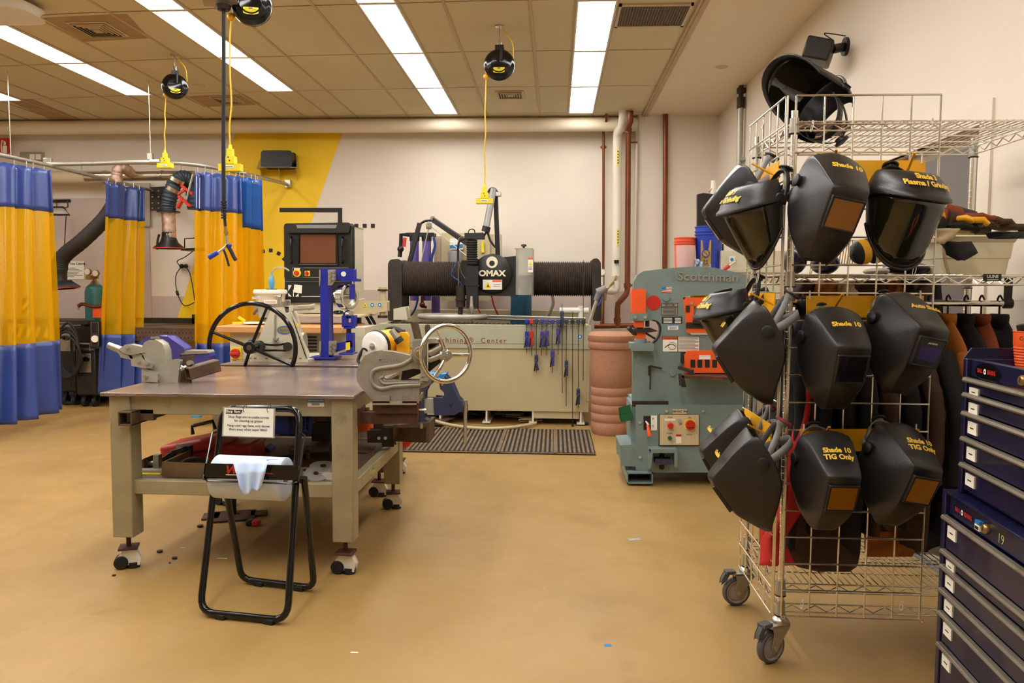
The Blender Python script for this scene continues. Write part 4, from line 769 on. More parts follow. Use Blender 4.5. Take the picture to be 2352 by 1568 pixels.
t = thing('red_hose', 'thin red hoses hanging behind the machine head', 'hose', P(1135,700,9.2)); b = B('red'); b.tube([P(1128,672,9.2),P(1134,700,9.2),P(1145,725,9.2)],.01,n=6,smooth=4); b.tube([P(1093,700,9.2),P(1105,722,9.2),P(1110,730,9.2)],.008,n=6,smooth=4); b.split('hose', t)
b = B('tube_grey'); b.tube([P(1268,676,9.2),P(1271,695,9.2),P(1265,712,9.2),P(1255,728,9.2)],.018,n=8,smooth=4); b.put('grey_hose', None, 'curved grey pink hose hanging right of the teal drum', 'hose')
# scrap under the machine
rnd = random.Random(8); spots = [(1040,958,.5,.4,'large brown offcut sheet under the machine, left end','brown_steel'),(1080,950,.4,.5,'sand coloured sheet leaning under the machine','tank_beige'),(1140,957,.14,.18,'small bright offcut stack under the machine','galv'),(1170,962,.2,.2,'bright steel offcut plates between the feet','galv'),(1215,975,.2,.15,'tan board offcut at the edge of the mat','tank_beige'),(985,980,.3,.3,'dark offcut strips behind the blue vise','brown_steel')]
for x,y,w,l,lab,m in spots:
    c = G(x,y,.03)+V((0,.35,0)); b = B(m)
    for k in range(4): b.cbox(c+V((rnd.uniform(-.03,.03),rnd.uniform(-.03,.03),.012*k-.018)),(w,l,.008),Rz(rnd.uniform(-.5,.5)))
    b.put('sheet_offcuts', None, lab, 'sheet offcuts', 'metal offcuts stored under the machine')
b = B('tank_beige'); b.tube([G(978,958,.1),G(1010,970,.05),G(1060,980,.03),G(1120,984,.03),G(1180,981,.03),G(1230,972,.03)],.018,n=8,smooth=5); b.put('floor_hose', None, 'tan hose lying in a curve at the back edge of the mat', 'hose')
t = thing('rubber_mat', 'brown ribbed anti fatigue mat in front of the waterjet machine', 'mat', (-.9,7.2,0))
a = G(588,1034,0); MX0, MX1, MY0, MY1 = -2.55, .36, 6.62, 7.8
b = B('black_rubber'); b.box(MX0,MX1,MY0,MY1,0,.008); b.put('base', t, smooth=0)
b = B('floor_mat'); n = 74
for i in range(n): x = MX0+.02+(MX1-MX0-.04)*i/(n-1); b.box(x-.011,x+.009,MY0+.03,MY1-.03,.008,.017)
b.box(MX0,MX1,MY0,MY0+.02,.004,.013); [b.box(x,x+.016,MY0,MY1,.008,.019) for x in (-1.95,-1.45,-.97,-.48,.0)]; b.put('ribs', t, smooth=0)
# ================================================================ tables in the middle
def caster(t, c, r=.035, col='white_plastic', yaw=0):
    """small levelling caster: part 'caster' with plate, housing, wheel as sub-parts"""
    M = Matrix.Translation(c) @ Matrix.Rotation(yaw,4,'Z')
    b = B(col); b.M = M; b.prism([(-.05,-.022,.03),(.045,-.022,.02),(.052,-.022,.05),(.035,-.022,.085),(-.02,-.022,.095),(-.045,-.022,.06)],(0,.044,0)); h = b.put('caster', t, bev=.006)
    b = B('black_rubber'); b.M = M; b.cyl((-.035,-.03,.034),(-.035,.03,.034),.034,n=20); b.put('wheel', h, bev=.004)
    b = B('black_rubber'); b.M = M; b.cyl((.02,0,0),(.02,0,.03),.03,n=18); b.put('foot', h)
    b = B('rust'); b.M = M; b.box(-.045,.045,-.045,.045,.1,.112); b.cyl((0,0,.09),(0,0,.16),.012,n=8); b.put('mount_plate', h, bev=.002)
t = thing('steel_workbench', 'large welded steel work table with scratched top, nearest the viewer', 'workbench', (-1.6,4.3,0))
XL, XR, YF, YK = -2.2, -.975, 3.7, 4.98
b = B('table_plate','table_paint'); b.box(XL-.02,XR+.015,YF-.02,YK,.882,.9); b.put('tabletop', t, bev=.003)
b = B('table_paint'); b.box(XL+.03,XR-.03,YF+.02,YF+.07,.79,.88); b.box(XL+.03,XR-.03,YK-.1,YK-.05,.79,.88); b.box(XL+.02,XL+.07,YF+.05,YK-.08,.79,.88); b.box(XR-.08,XR-.03,YF+.05,YK-.08,.79,.88); b.put('apron', t, bev=.004)
b = B('table_paint')
for x in (XL,XR-.115):
    for y in (YF,YK-.13): b = B('table_paint'); b.box(x+.01,x+.115,y+.005,y+.11,.17,.88); b.put('leg', t, bev=.006); caster(t, V((x+.06,y+.06,.0)), yaw=random.uniform(-.4,.4))
b = B('table_paint'); b.box(XL+.08,XR-.09,YF+.03,YF+.08,.385,.455); b.box(XL+.08,XR-.09,YK-.1,YK-.05,.385,.455); b.box(XL+.03,XL+.08,YF+.05,YK-.05,.385,.455); b.put('lower_rail', t, bev=.004)
b = B('table_paint'); b.box(XR-.06,XR-.01,YF+.1,YK-.1,.385,.455); b.put('lower_rail', t, bev=.004)
b = B('brown_steel'); b.box(XL+.06,XR-.05,YF+.06,YK-.06,.44,.452); b.put('lower_shelf', t, smooth=0)
b = B('label_blue','paper','ink'); p0 = P(706,915,YF+.013); p1 = P(744,934,YF+.013); zc = (p0.z+p1.z)/2
b.box(p0.x,p1.x,YF+.015,YF+.02,zc,p0.z); b.use(1).box(p0.x,p1.x,YF+.015,YF+.02,p1.z,zc); b.use(1).text('OLIN COLLEGE SHOP',.0078,plane_fn(((p0.x+p1.x)/2,YF+.0145,(zc+p0.z)/2),(1,0,0),(0,0,1)),off=.02); b.use(2)
for i in range(16): x = p0.x+.02+.0025*i; b.box(x,x+.0012,YF+.0142,YF+.0148,p1.z+.006,zc-.003)
b.put('asset_label', t, smooth=0)
def recv(t, c, ax, l=.14, s=.068, m='brown_steel'):
    """hollow square receiver tube; ax 'y' or 'x'"""
    w = .007; b = B(m,'tape_black'); h = s/2
    for (u0,u1,v0,v1) in ((-h,h,h-w,h),(-h,h,-h,-h+w),(-h,-h+w,-h,h),(h-w,h,-h,h)):
        if ax == 'y': b.box(c[0]+u0,c[0]+u1,c[1],c[1]+l,c[2]+v0,c[2]+v1)
        else: b.box(c[0],c[0]+l,c[1]+u0,c[1]+u1,c[2]+v0,c[2]+v1)
    return b.put('receiver_tube', t, bev=.002)
c = P(289,961,YF-.05); recv(t, (c.x,YF-.06,c.z), 'y', .35)
b = B('brown_steel'); b.box(c.x+.034,c.x+.1,YF+.02,YF+.05,c.z-.02,c.z+.034); b.put('receiver_gusset', t)
# second table
t = thing('steel_workbench', 'brown legged steel work table behind, carrying the wheel machines', 'workbench', (-1.7,5.5,0))
x0, x1, y0, y1 = -2.25, -1.13, 5.13, 5.95
b = B('table_plate'); b.box(x0,x1,y0,y1,.885,.9); b.put('tabletop', t, bev=.003)
b = B('brown_steel'); b.box(x0+.02,x1-.02,y0+.02,y1-.02,.81,.885); b.put('apron', t)
for x in (x0+.02,x1-.09):
    for y in (y0+.03,y1-.12): b = B('rust'); b.box(x,x+.07,y,y+.07,.17,.82); b.put('leg', t, bev=.003); caster(t, V((x+.035,y+.035,0)))
b = B('rust'); b.box(x0+.06,x1-.03,y0+.06,y1-.05,.36,.385); b.put('lower_shelf', t)
# items on the second table: slip roller with wheel
YS = 5.35
t = thing('slip_roller', 'cream A-frame roller machine with a large black handwheel and chain', 'roller machine', P(640,832,YS))
b = B('machine_cream'); b.pp([(580,832),(583,808),(622,716),(627,708),(661,706),(663,714),(700,800),(703,832)],YS,.03); b.put('front_plate', t, bev=.006)
b = B('machine_cream'); b.prism([P(663,714,YS),P(673,712,YS+.5),P(712,832,YS+.5),P(704,832,YS)],(.02,0,0)); b.pp([(640,832),(668,712),(676,712),(712,832)],YS+.5,.03); b.put('rear_plate', t, bev=.006)
b = B('machine_cream'); b.pp([(575,826),(706,826),(706,834),(575,834)],YS-.03,.56); b.put('foot', t, bev=.004)
b = B('galv'); b.pp([(630,722),(634,722),(634,790),(630,790)],YS-.006,.01); b.put('slot', t)
b = B('nut_steel'); b.cyl(P(634,784,YS-.03),P(634,784,YS),.022,n=10); b.bar(P(627,776,YS-.03),P(641,791,YS-.03),.008); b.bar(P(641,776,YS-.03),P(627,791,YS-.03),.008); b.split('clamp_screw', t)
b = B('label_blue','gold','label_yellow','ink'); c = P(653,758,YS-.002); n=24; b.add([c+V((.052*cos(2*pi*i/n),0,.03*sin(2*pi*i/n))) for i in range(n)],[tuple(range(n))]); b.use(1).add([c+V((.044*cos(2*pi*i/n),-.001,.021*sin(2*pi*i/n))) for i in range(n)],[tuple(range(n))]); b.use(0).text('Baileigh',.021,plane_fn(c+V((0,-.002,0)),(1,0,0),(0,0,1)),off=.02,sh=.2)
b.use(2).add([P(668,750,YS-.002)+V((.03,0,0)),P(679,750,YS-.002)+V((.03,0,0)),P(673.5,740,YS-.002)+V((.03,0,0))],[(0,1,2)]); b.put('badges', t, smooth=0)
b = B('brass'); [b.cyl(P(x,824,YS-.012),P(x,824,YS),.011,n=6) for x in (586,612,640,667,690)]; b.split('bolt', t)
b = B('galv'); c = P(692,786,YS+.3); b.cyl(c+V((-.03,0,0)),c+V((.03,0,0)),.075,n=24); b.put('pulley', t, bev=.01)
YW = 5.055; hc = P(576,798,YW); R = .292
b = B('black_gloss'); b.tube([hc+V((R*cos(a)+.01,0,R*sin(a))) for a in [2*pi*i/56 for i in range(56)]],.0155,n=10,closed=True); b.put('wheel_rim', t)
for a in (1.2,2.78,4.35,5.87): b = B('black_gloss'); b.tube([hc+V((.02*cos(a),-.0,.02*sin(a))), hc+V((R*cos(a)+.01,0,R*sin(a)))],lambda s:.012-.003*s,n=8); b.put('wheel_spoke', t)
b = B('black_gloss','brown_steel'); b.cyl(hc+V((0,-.03,0)),hc+V((0,.1,0)),.042,n=20); b.use(1).cyl(hc+V((0,-.032,0)),hc+V((0,-.02,0)),.018,n=14); b.put('wheel_hub', t, bev=.003)
b = B('dark_metal'); b.cyl(P(596,795,YS-.08),P(596,795,YS),.04,n=14); b.cyl(P(661,796,YS-.08),P(661,796,YS),.032,n=14); b.cyl(P(596,797,YS-.25),P(596,797,YS),.018,n=10); b.split('sprocket', t)
b = B('dark_metal')
for i in range(30):
    u = i/29; x = 600+57*u; s = 4*u*(1-u)*3
    for y0_ in (789+s,805-s*.2): q = P(x,y0_,YS-.06); b.cbox(q,(.01,.014,.012),Ry(.3*(-1)**i))
b.put('chain', t)
b = B('machine_cream'); b.pp([(655,706),(671,702),(671,712),(658,716)],YS,.5); b.put('top_bar', t, bev=.006)
# planisher / english wheel
YP = 5.5; t = thing('english_wheel', 'bright blue C-frame english wheel with a polished steel wheel', 'metalworking machine', P(760,818,YP))
b = B('blue_machine'); b.pp([(736,618),(753,618),(755,818),(738,818)],YP,.11); b.put('post', t, bev=.004)
b = B('blue_machine'); b.pp([(753,619),(812,618),(812,640),(753,640)],YP+.02,.07); b.put('upper_arm', t, bev=.004)
b = B('blue_machine'); b.pp([(755,793),(806,783),(808,795),(757,812)],YP+.02,.07); b.put('lower_arm', t, bev=.004)
b = B('blue_machine'); b.cbox(P(748,820,YP+.06)+V((0,0,.0)),(.19,.18,.014)); b.put('base_plate', t, bev=.002)
b = B('blue_machine'); b.pp([(796,766),(810,766),(810,808),(796,808)],YP+.02,.06); b.cbox(P(800,811,YP+.06),(.1,.14,.012)); b.split('jack_post', t, bev=.003)
for x0_,x1_,yy0,yy1 in ((733,736,619,657),(753,771,619,655),(733,737,784,818),(755,773,783,815)):
    b = B('bin_cream' if 0 else 'galv'); b.pp([(x0_,yy0),(x1_,yy0),(x1_,yy0+(yy1-yy0)*.6),(x0_+(x1_-x0_)*.5,yy1),(x0_,yy1)],YP-.012,.012); b.put('bolt_plate', t)
b = B('nut_steel')
for ox,oy in ((753,620),(755,786)):
    for i,j in ((6,5),(15,3),(6,14),(15,12),(6,24),(13,20)): q = P(ox+i,oy+j,YP-.012); b.cyl(q+V((0,-.02,0)),q,.012,n=6)
b.split('bolt', t)
b = B('chrome'); c = P(797,681,YP+.06); b.lathe([(.07,-.03),(.088,-.032),(.095,-.027),(.095,.027),(.088,.032),(.07,.03),(.068,.0)],c,(cos(-.5),sin(-.5),0),n=48,cap=False); b.lathe([(.071,-.026),(.071,.026)],c,(cos(-.5),sin(-.5),0),n=40,cap=False); b.put('upper_wheel', t)
b = B('nut_steel'); d_ = V((cos(-.5),sin(-.5),0)); b.cyl(c-d_*.04,c+d_*.04,.018,n=12); b.cyl(c-d_*.006,c+d_*.006,.07,n=32); b.put('wheel_hub', t)
b = B('blue_machine'); b.pp([(784,640),(819,640),(819,645),(784,645)],YP,.12); b.bar(c+d_*.052+V((0,0,.09)),c+d_*.052+V((0,0,-.02)),.05,.012,up=d_); b.bar(c-d_*.052+V((0,0,.09)),c-d_*.052+V((0,0,.04)),.05,.012,up=d_); b.split('yoke', t, bev=.003)
b = B('chrome'); c2 = P(800,722,YP+.06); b.lathe([(0,-.025),(.028,-.025),(.034,0),(.028,.025),(0,.025)],c2,d_,n=30); b.put('lower_wheel', t)
b = B('blue_machine'); b.pp([(786,725),(793,725),(793,742),(807,742),(807,725),(813,725),(813,750),(786,750)],YP+.01,.08); b.pp([(790,750),(809,750),(809,754),(790,754)],YP+.01,.08); b.split('lower_yoke', t, bev=.003)
b = B('dark_metal'); b.cyl(P(801,753,YP+.05),P(801,768,YP+.05),.017,n=12); b.put('jack_screw', t)
b = B('label_yellow'); b.pp([(794,787),(804,785),(804,803),(794,805)],YP+.014,.003); b.put('label', t, smooth=0); b = B('white'); b.cyl(P(789,629,YP+.018),P(789,629,YP+.015),.018,n=20); b.put('badge', t)
# grinder
YG = 5.3; t = thing('bench_grinder', 'yellow grinder with a worn white flap wheel', 'grinder', P(870,830,YG))
ax = V((.42,.9,.07)).normalized(); c = P(857,796,YG)
b = B('white','brown_steel'); b.lathe([(.0,-.012),(.03,-.012),(.03,-.004),(.085,-.002),(.1,.004),(.104,.012),(.104,.03),(.09,.034),(0,.034)],c,ax,n=40); b.put('flap_wheel', t)
b = B('nut_steel'); b.cyl(c-ax*.03,c,.01,n=6); b.cyl(c-ax*.012,c+ax*.0,.026,n=20); b.put('arbor_nut', t)
b = B('dark_metal'); b.lathe([(.1,.028),(.109,.03),(.112,.05),(.1,.052)],c,ax,n=40); b.put('brush_ring', t)
b = B('orange_yellow'); b.lathe([(.085,.05),(.095,.06),(.1,.08),(.1,.2),(.09,.215),(0,.22)],c,ax,n=32); b.put('motor', t)
b = B('label_yellow','ink'); [b.add([c+ax*(.13+.0)+V((.0,0,0))]*3,[(0,1,2)]) for _ in ()]; q = c+ax*.13+V((-.04,-.02,.093))
b = B('ink'); b.lathe([(.1005,.15),(.1005,.175)],c,ax,n=32,cap=False,a0=.6,a1=2.6); b.put('label_band', t)
b = B('machine_cream'); b.cbox(c+ax*.14+V((0,0,-.14)),(.09,.12,.1)); b.cbox(V((c.x+.05,YG+.12,.905)),(.2,.22,.012)); b.put('base', t, bev=.004)
b = B('black_rubber'); b.lathe([(.11,.21),(.115,.22),(.115,.25),(.1,.26),(0,.26)],c,ax,n=32); b.put('rear_guard', t)
b = B('black_rubber'); b.tube([c+V((.0,.1,-.1)),P(836,800,YG),P(829,815,YG),P(824,830,YG-.02),P(832,836,YG-.05),P(845,838,YG-.05),P(850,832,YG-.05)],.007,n=6,smooth=5); b.tube([P(835,798,YG+.05),P(826,812,YG),P(821,828,YG-.05),P(830,838,YG-.08)],.007,n=6,smooth=5); b.put('power_cord', t)
t = thing('switch_box', 'yellow handled steel guard box at the right end of the rear table', 'tool', P(924,812,YG+.1))
b = B('orange_yellow'); b.pp([(912,772),(916,765),(932,764),(937,772),(938,812),(912,814)],YG+.05,.06,rnd=2); b.put('housing', t, bev=.004)
b = B('galv'); b.cyl(P(899,757,YG),P(915,781,YG),.022,n=12); b.put('bar', t); b = B('dark_metal'); b.cyl(P(913,776,YG),P(920,786,YG),.03,n=12); b.put('clamp', t)
# ---------------------------------------------------------------- on the near table
Z6 = lambda L: [(640+.3061*x, 700+.3061*y) for x, y in L]
Z5 = lambda L: [(200+.2933*x, 700+.2933*y) for x, y in L]
YN = 4.12; t = thing('tube_notcher', 'grey cast tube notcher with a square steel tube bolted to its plate', 'tube notcher', P(360,885,YN))
b = B('cast_light'); b.pp(Z5([(440,335),(455,302),(490,285),(540,286),(578,310),(598,355),(606,430),(600,500),(560,530),(505,530),(510,470),(470,440),(440,400)]),YN,.07); b.put('swivel_disc', t, bev=.008,seg=3)
b = B('cast_light'); b.pp(Z5([(435,500),(545,535),(600,505),(650,440),(722,432),(700,625),(640,605),(560,612),(535,630),(500,640),(470,635),(435,605)]),YN-.02,.045); b.put('arm', t, bev=.006)
b = B('cast_light'); b.pp(Z5([(437,530),(545,535),(545,600),(437,590)]),YN-.05,.13); b.put('base_block', t, bev=.006)
b = B('nut_steel'); c = P(336,865,YN-.05); b.cyl(c,c+V((0,-.012,0)),.011,n=12); c = P(346,886,YN); b.ball(c+V((0,.02,.012)),.014); b.split('bolt', t)
b = B('brown_steel'); b.prism([P(x,y,YN+.02) for x,y in Z5([(725,410),(815,395),(790,640),(690,660)])],(.012,.01,0)); b.put('mount_plate', t, bev=.002)
b = B('nut_steel'); b.cyl(P(434,833,YN-.02),P(440,833,YN+.03),.014,n=8); b.cyl(P(415,848,YN-.04),P(428,842,YN-.02),.01,n=8); b.cyl(P(417,846,YN-.045),P(420,845,YN-.04),.016,n=6); b.split('bolt', t)
a = P(430,858,YN-.03); e = P(500,838,YN+.1); R3 = (e-a).normalized(); s_ = V((0,0,1)).cross(R3).normalized(); up_ = R3.cross(s_); b = B('brown_steel')
w_ = .029
for (u,v,du,dv) in ((0,w_,w_*2,.006),(0,-w_,w_*2,.006),(w_,0,.006,w_*2),(-w_,0,.006,w_*2)):
    m_ = Matrix((s_,up_,R3)).transposed(); b.cbox((a+e)/2+s_*u+up_*v,(du+.004,dv+.004,(e-a).length),m_)
b.put('square_tube', t, bev=.003)
b = B('galv'); b.cyl(P(249,792,YN+.02),P(278,804,YN+.02),.017,.021,n=16); b.put('spindle', t)
b = B('cast_light'); b.pp(Z5([(260,350),(300,320),(330,315),(420,335),(440,365),(340,385),(290,370)]),YN-.01,.05); b.pp(Z5([(250,370),(290,385),(340,395),(350,420),(270,405)]),YN,.05); b.pp(Z5([(350,430),(450,440),(505,455),(505,490),(450,488),(355,470)]),YN-.03,.06); b.pp(Z5([(330,385),(370,370),(430,400),(450,440),(400,440),(350,425)]),YN+.0,.05); b.split('link', t, bev=.006)
b = B('nut_steel'); [b.cyl(P(x,y,YN-.05),P(x,y,YN+.04),.009,n=10) for x,y in ((292,797),(318,829),(338,834))]; b.split('pin', t)
YV = 4.75; t = thing('bench_vise', 'purple bench vise behind the grey tube notcher', 'vise', P(400,850,YV))
b = B('vise_purple'); b.pp(Z5([(440,300),(455,265),(530,250),(625,258),(745,340),(750,362),(715,372),(710,520),(500,520),(440,430)]),YV,.11); b.put('body', t, bev=.014,seg=3)
b = B('vise_purple'); b.pp(Z5([(715,372),(945,372),(955,400),(945,460),(715,490)]),YV+.01,.09,rnd=4); b.put('slide', t, bev=.008,seg=3)
b = B('galv'); b.pp(Z5([(715,360),(935,362),(945,378),(715,388)]),YV+.005,.1); b.pp(Z5([(500,250),(560,247),(570,262),(500,265)]),YV-.002,.12); b.split('jaw_plate', t, bev=.002)
b = B('vise_purple'); b.pp(Z5([(460,500),(740,500),(760,530),(440,530)]),YV-.03,.17); b.put('base', t, bev=.006)
# ---------------------------------------------------------------- press on the right side of the table
YQ = 3.86
t = thing('punch_press', 'grey cast deep throat punch press with MODEL-6 lettering and a silver handwheel', 'punch press', P(910,925,YQ))
ou = Z6([(1060,478),(1010,470),(900,495),(800,524),(768,542),(766,560),(788,573),(840,573),(1062,572),(1066,545),(1110,545),(1128,568),(1122,596),(1085,614),(1050,622),(1045,712),(715,712),(680,678),(625,618),(596,572),(590,520),(606,455),(646,392),(700,362),(770,350),(850,358),(940,376),(985,388),(1008,372),(1018,285),(1030,276),(1110,272),(1116,440),(1106,480)])
b = B('cast_grey'); b.pp(ou,YQ-.03,.06); b.put('frame', t, bev=.007,seg=3)
rim = Z6([(1066,600),(880,610),(780,628),(725,610),(698,560),(706,505),(750,478),(900,455),(985,415),(1005,385)]); b = B('cast_grey'); b.tube([P(x,y,YQ-.032) for x,y in rim],.011,n=8,smooth=4); b.tube([P(x,y,YQ-.032) for x,y in Z6([(1100,585),(1060,583),(900,586),(800,592),(770,575),(760,552),(790,535)])],.007,n=8,smooth=4); b.put('raised_rim', t)
b = B('galv'); f_ = plane_fn(P(896,826,YQ-.034),(1,0,-.03),(0,0,1)); b.text('MODEL-6',.0245,f_,off=.02,space=1.25); b.put('cast_lettering', t, smooth=0)
b = B('cast_grey'); b.pp(Z6([(1016,285),(1110,275),(1114,400),(1085,430),(1020,405)]),YQ-.07,.14); b.put('ram_head', t, bev=.008,seg=3)
b = B('cast_grey','brass'); c = P(965,811,YQ-.07); b.cyl(c+V((0,-.01,0)),c,.033,n=24); b.use(1).cyl(c+V((0,-.016,0)),c+V((0,-.01,0)),.018,n=24); b.put('pivot_cap', t, bev=.002)
b = B('cast_light'); b.pp(Z6([(1064,440),(1078,420),(1098,422),(1103,445),(1100,540),(1076,542)]),YQ-.05,.05); b.pp(Z6([(1067,545),(1118,545),(1118,565),(1067,565)]),YQ-.05,.1); b.split('punch_holder', t, bev=.004)
b = B('chrome'); b.pp(Z6([(1114,275),(1124,275),(1122,480),(1114,480)]),YQ-.075,.03); b.put('guide_strip', t)
b = B('brown_steel'); b.cyl(P(952,741,YQ),P(962,785,YQ),.02,n=14); b.put('lever_socket', t)
b = B('leather_brown'); pr = [(.007,0),(.012,.012),(.012,.03),(.015,.05),(.011,.066),(0,.07)]; b.lathe(pr,P(982,776,YQ-.02),n=14); b.put('crank_knob', t)
b = B('cast_light'); b.pp(Z6([(1015,262),(1180,258),(1190,270),(1125,285),(1020,290)]),YQ-.06,.1); b.put('top_plate', t, bev=.004)
b = B('galv'); b.cyl(P(985,812,YQ-.03),P(1014,796,YQ-.02),.02,n=14); b.cyl(P(985,826,YQ-.03),P(1012,816,YQ-.02),.016,n=14); b.split('tie_rod', t)
b = B('dark_metal'); b.pp(Z6([(1120,300),(1230,300),(1235,400),(1180,450),(1120,500)]),YQ,.06); b.pp(Z6([(940,480),(1060,478),(1055,510),(940,560),(925,560)]),YQ+.02,.03); b.split('gear_housing', t, bev=.005)
b = B('galv')
for k in range(14):
    a = 2*pi*k/14; c = P(1022,815,YQ-.02); b.cbox(c+V((.0+.01*cos(a)*0,.03*cos(a),.03*sin(a))),(.02,.01,.01))
b.cyl(P(1012,816,YQ-.02),P(1030,815,YQ-.02),.028,n=20); b.put('gear', t)
hub = P(1024,815,YQ-.02); n_ = V((.62,-.78,0)).normalized(); e1 = n_.cross(V((0,0,1))).normalized(); wc = P(1025,812,YQ-.02); RW = .139
e1 = V((.78,.62,0)); b = B('chrome'); b.tube([wc+(e1*cos(a)*1.02+V((0,0,1))*sin(a))*RW for a in [2*pi*i/48 for i in range(48)]],.0115,n=10,closed=True); b.put('handwheel_rim', t)
for a in (-.08,2.0,4.15): b = B('chrome'); b.tube([hub, hub.lerp(wc+(e1*cos(a)+V((0,0,1))*sin(a))*RW,.5)+n_*.012, wc+(e1*cos(a)+V((0,0,1))*sin(a))*RW],lambda s:.013-.005*s,n=8,smooth=4); b.put('handwheel_spoke', t)
b = B('galv'); b.cyl(hub-n_*.025,hub+n_*.025,.024,n=18); b.put('handwheel_hub', t, bev=.003)
b = B('galv'); b.pp(Z6([(702,728),(1034,728),(1030,746),(708,746)]),YQ-.07,.14); b.put('base_plate', t, bev=.003)
b = B('cast_grey'); b.pp(Z6([(712,685),(826,685),(826,728),(712,728)]),YQ-.07,.14); b.pp(Z6([(935,685),(1048,685),(1048,728),(935,728)]),YQ-.07,.14); b.split('base_foot', t, bev=.005)
b = B('nut_steel'); [b.cyl(P(x,y,YQ-.05),P(x,y+14,YQ-.05),.011,n=8) for x,y in ((873,908),(941,908))]; b.split('bolt', t)
b = B('rust'); b.pp(Z6([(718,746),(1034,746),(1034,810),(730,810)]),YQ-.05,.1); b.put('riser_channel', t, bev=.003)
b = B('rust'); b.pp(Z6([(604,812),(1036,812),(1034,886),(604,886)]),YQ-.035,.07); b.put('mount_bar', t, bev=.004)
b = B('rust'); b.pp(Z6([(580,800),(590,782),(604,776),(608,900),(592,905),(580,890)]),YQ-.06,.12,rnd=3); b.put('collar_plate', t, bev=.003)
b = B('chrome'); b.cyl(P(961,940,YQ-.02),P(979,941,YQ-.02),.006,n=8); b.put('hitch_pin', t)
# blue vise on its own hitch
YU = 4.55; t = thing('bench_vise', 'dark blue bench vise with bright blue jaw caps on a channel bracket', 'vise', P(960,1010,YU))
b = B('vise_blue'); b.pp(Z6([(1048,585),(1140,560),(1155,575),(1112,612),(1088,660),(1082,860),(1125,880),(1130,900),(890,905),(895,890),(1040,870)]),YU,.11); b.put('fixed_jaw', t, bev=.012,seg=3)
b = B('vise_blue'); b.pp(Z6([(1222,590),(1250,558),(1282,590),(1332,712),(1366,742),(1366,782),(1312,812),(1182,812),(1176,712),(1232,716),(1258,690),(1256,652),(1226,622)]),YU,.11); b.put('moving_jaw', t, bev=.014,seg=3)
b = B('cast_light'); b.pp(Z6([(1084,712),(1180,714),(1180,805),(1084,806)]),YU+.01,.09); b.put('slide_bar', t, bev=.006)
b = B('label_blue'); b.pp(Z6([(1110,522),(1158,520),(1160,532),(1142,540),(1140,570),(1128,570),(1126,540),(1110,535)]),YU-.01,.13); b.put('jaw_cap', t, bev=.003); b = B('label_blue'); b.pp(Z6([(1176,545),(1206,535),(1210,525),(1246,523),(1238,545),(1218,575),(1208,570),(1208,552),(1178,556)]),YU-.01,.13); b.put('jaw_cap', t, bev=.003)
b = B('nut_steel'); b.pp(Z6([(1126,545),(1140,545),(1150,575),(1126,575)]),YU-.005,.12); b.pp(Z6([(1222,560),(1240,540),(1250,560),(1232,610),(1220,605)]),YU-.005,.12); b.split('jaw_insert', t)
b = B('rust'); b.cyl(P(1057,936,YU+.05),P(1074,936,YU+.05),.028,n=18); b.put('screw_collar', t); b = B('nut_steel'); b.cyl(P(1069,920,YU+.02),P(1068,1019,YU+.02),.011,n=10); b.cyl(P(1069,918,YU+.02),P(1069,923,YU+.02),.016,n=10); b.put('handle', t)
b = B('dark_metal'); b.text('Y',.045,plane_fn(P(1035,932,YU-.003),(1,0,0),(0,0,1)),off=.02); b.put('cast_mark', t, smooth=0)
b = B('brown_steel'); b.pp(Z6([(865,905),(1130,885),(1122,1030),(1108,1030),(1112,915),(870,918),(870,1000),(862,1000)]),YU-.06,.22); b.pp(Z6([(868,918),(1112,915),(1108,1030),(870,1020)]),YU+.12,.015); b.split('bracket', t, bev=.003)
b = B('dark_metal'); b.pp(Z6([(668,948),(850,945),(855,1030),(672,1028)]),YU-.02,.08); b.pp(Z6([(772,930),(860,925),(862,1060),(780,1060)]),YU-.01,.06); b.split('mount_bar', t, bev=.004)
b = B('nut_steel'); [b.cyl(P(x,1006,YU-.028),P(x,1006,YU-.02),.01,n=8) for x in (870,885)]; b.cyl(P(968,972,YU-.07),P(968,983,YU-.07),.012,n=8); b.split('bolt', t)
# ---------------------------------------------------------------- below the tables
t = thing('hand_toolbox', 'red plastic toolbox with a black handle on the lower shelf', 'toolbox', P(470,1056,4.4))
b = B('red_box'); R_ = Ry(-.21); c = P(462,1024,4.35); b.cbox(P(505,1035,4.35)+V((.02,0,-.01)),(.42,.22,.12),Ry(-.08)); b.put('body', t, bev=.015)
b = B('red_box'); b.cbox(P(452,1018,4.35)+V((.02,0,.0)),(.36,.25,.075),Ry(-.2)); b.put('lid', t, bev=.018,seg=3)
b = B('black_plastic'); h0 = P(444,998,4.3); b.tube([P(443,997,4.3),P(441,978,4.3),P(489,967,4.3),P(494,985,4.3)],.011,n=6); b.put('handle', t); b = B('galv'); b.cbox(P(412,1030,4.22),(.035,.01,.05)); b.put('latch', t)
t = thing('steel_box', 'flat brown steel box side standing on the lower shelf behind the black stand', 'box', P(425,1128,3.82))
b = B('box_brown'); b.pp([(372,1061),(477,1065),(477,1129),(373,1128)],3.83,.01); b.pp([(372,1061),(376,1061),(376,1128),(372,1128)],3.84,.3); b.put('panel', t, bev=.001)
b = B('dark_metal'); b.tube([P(410,1068,3.95),P(430,1056,4.0),P(460,1054,4.0),P(480,1066,4.0)],.012,n=6,smooth=4); b.put('band', t)
t = thing('vise_casting', 'grey casting with a yellow strip beside the left table leg', 'casting', P(335,1128,3.9))
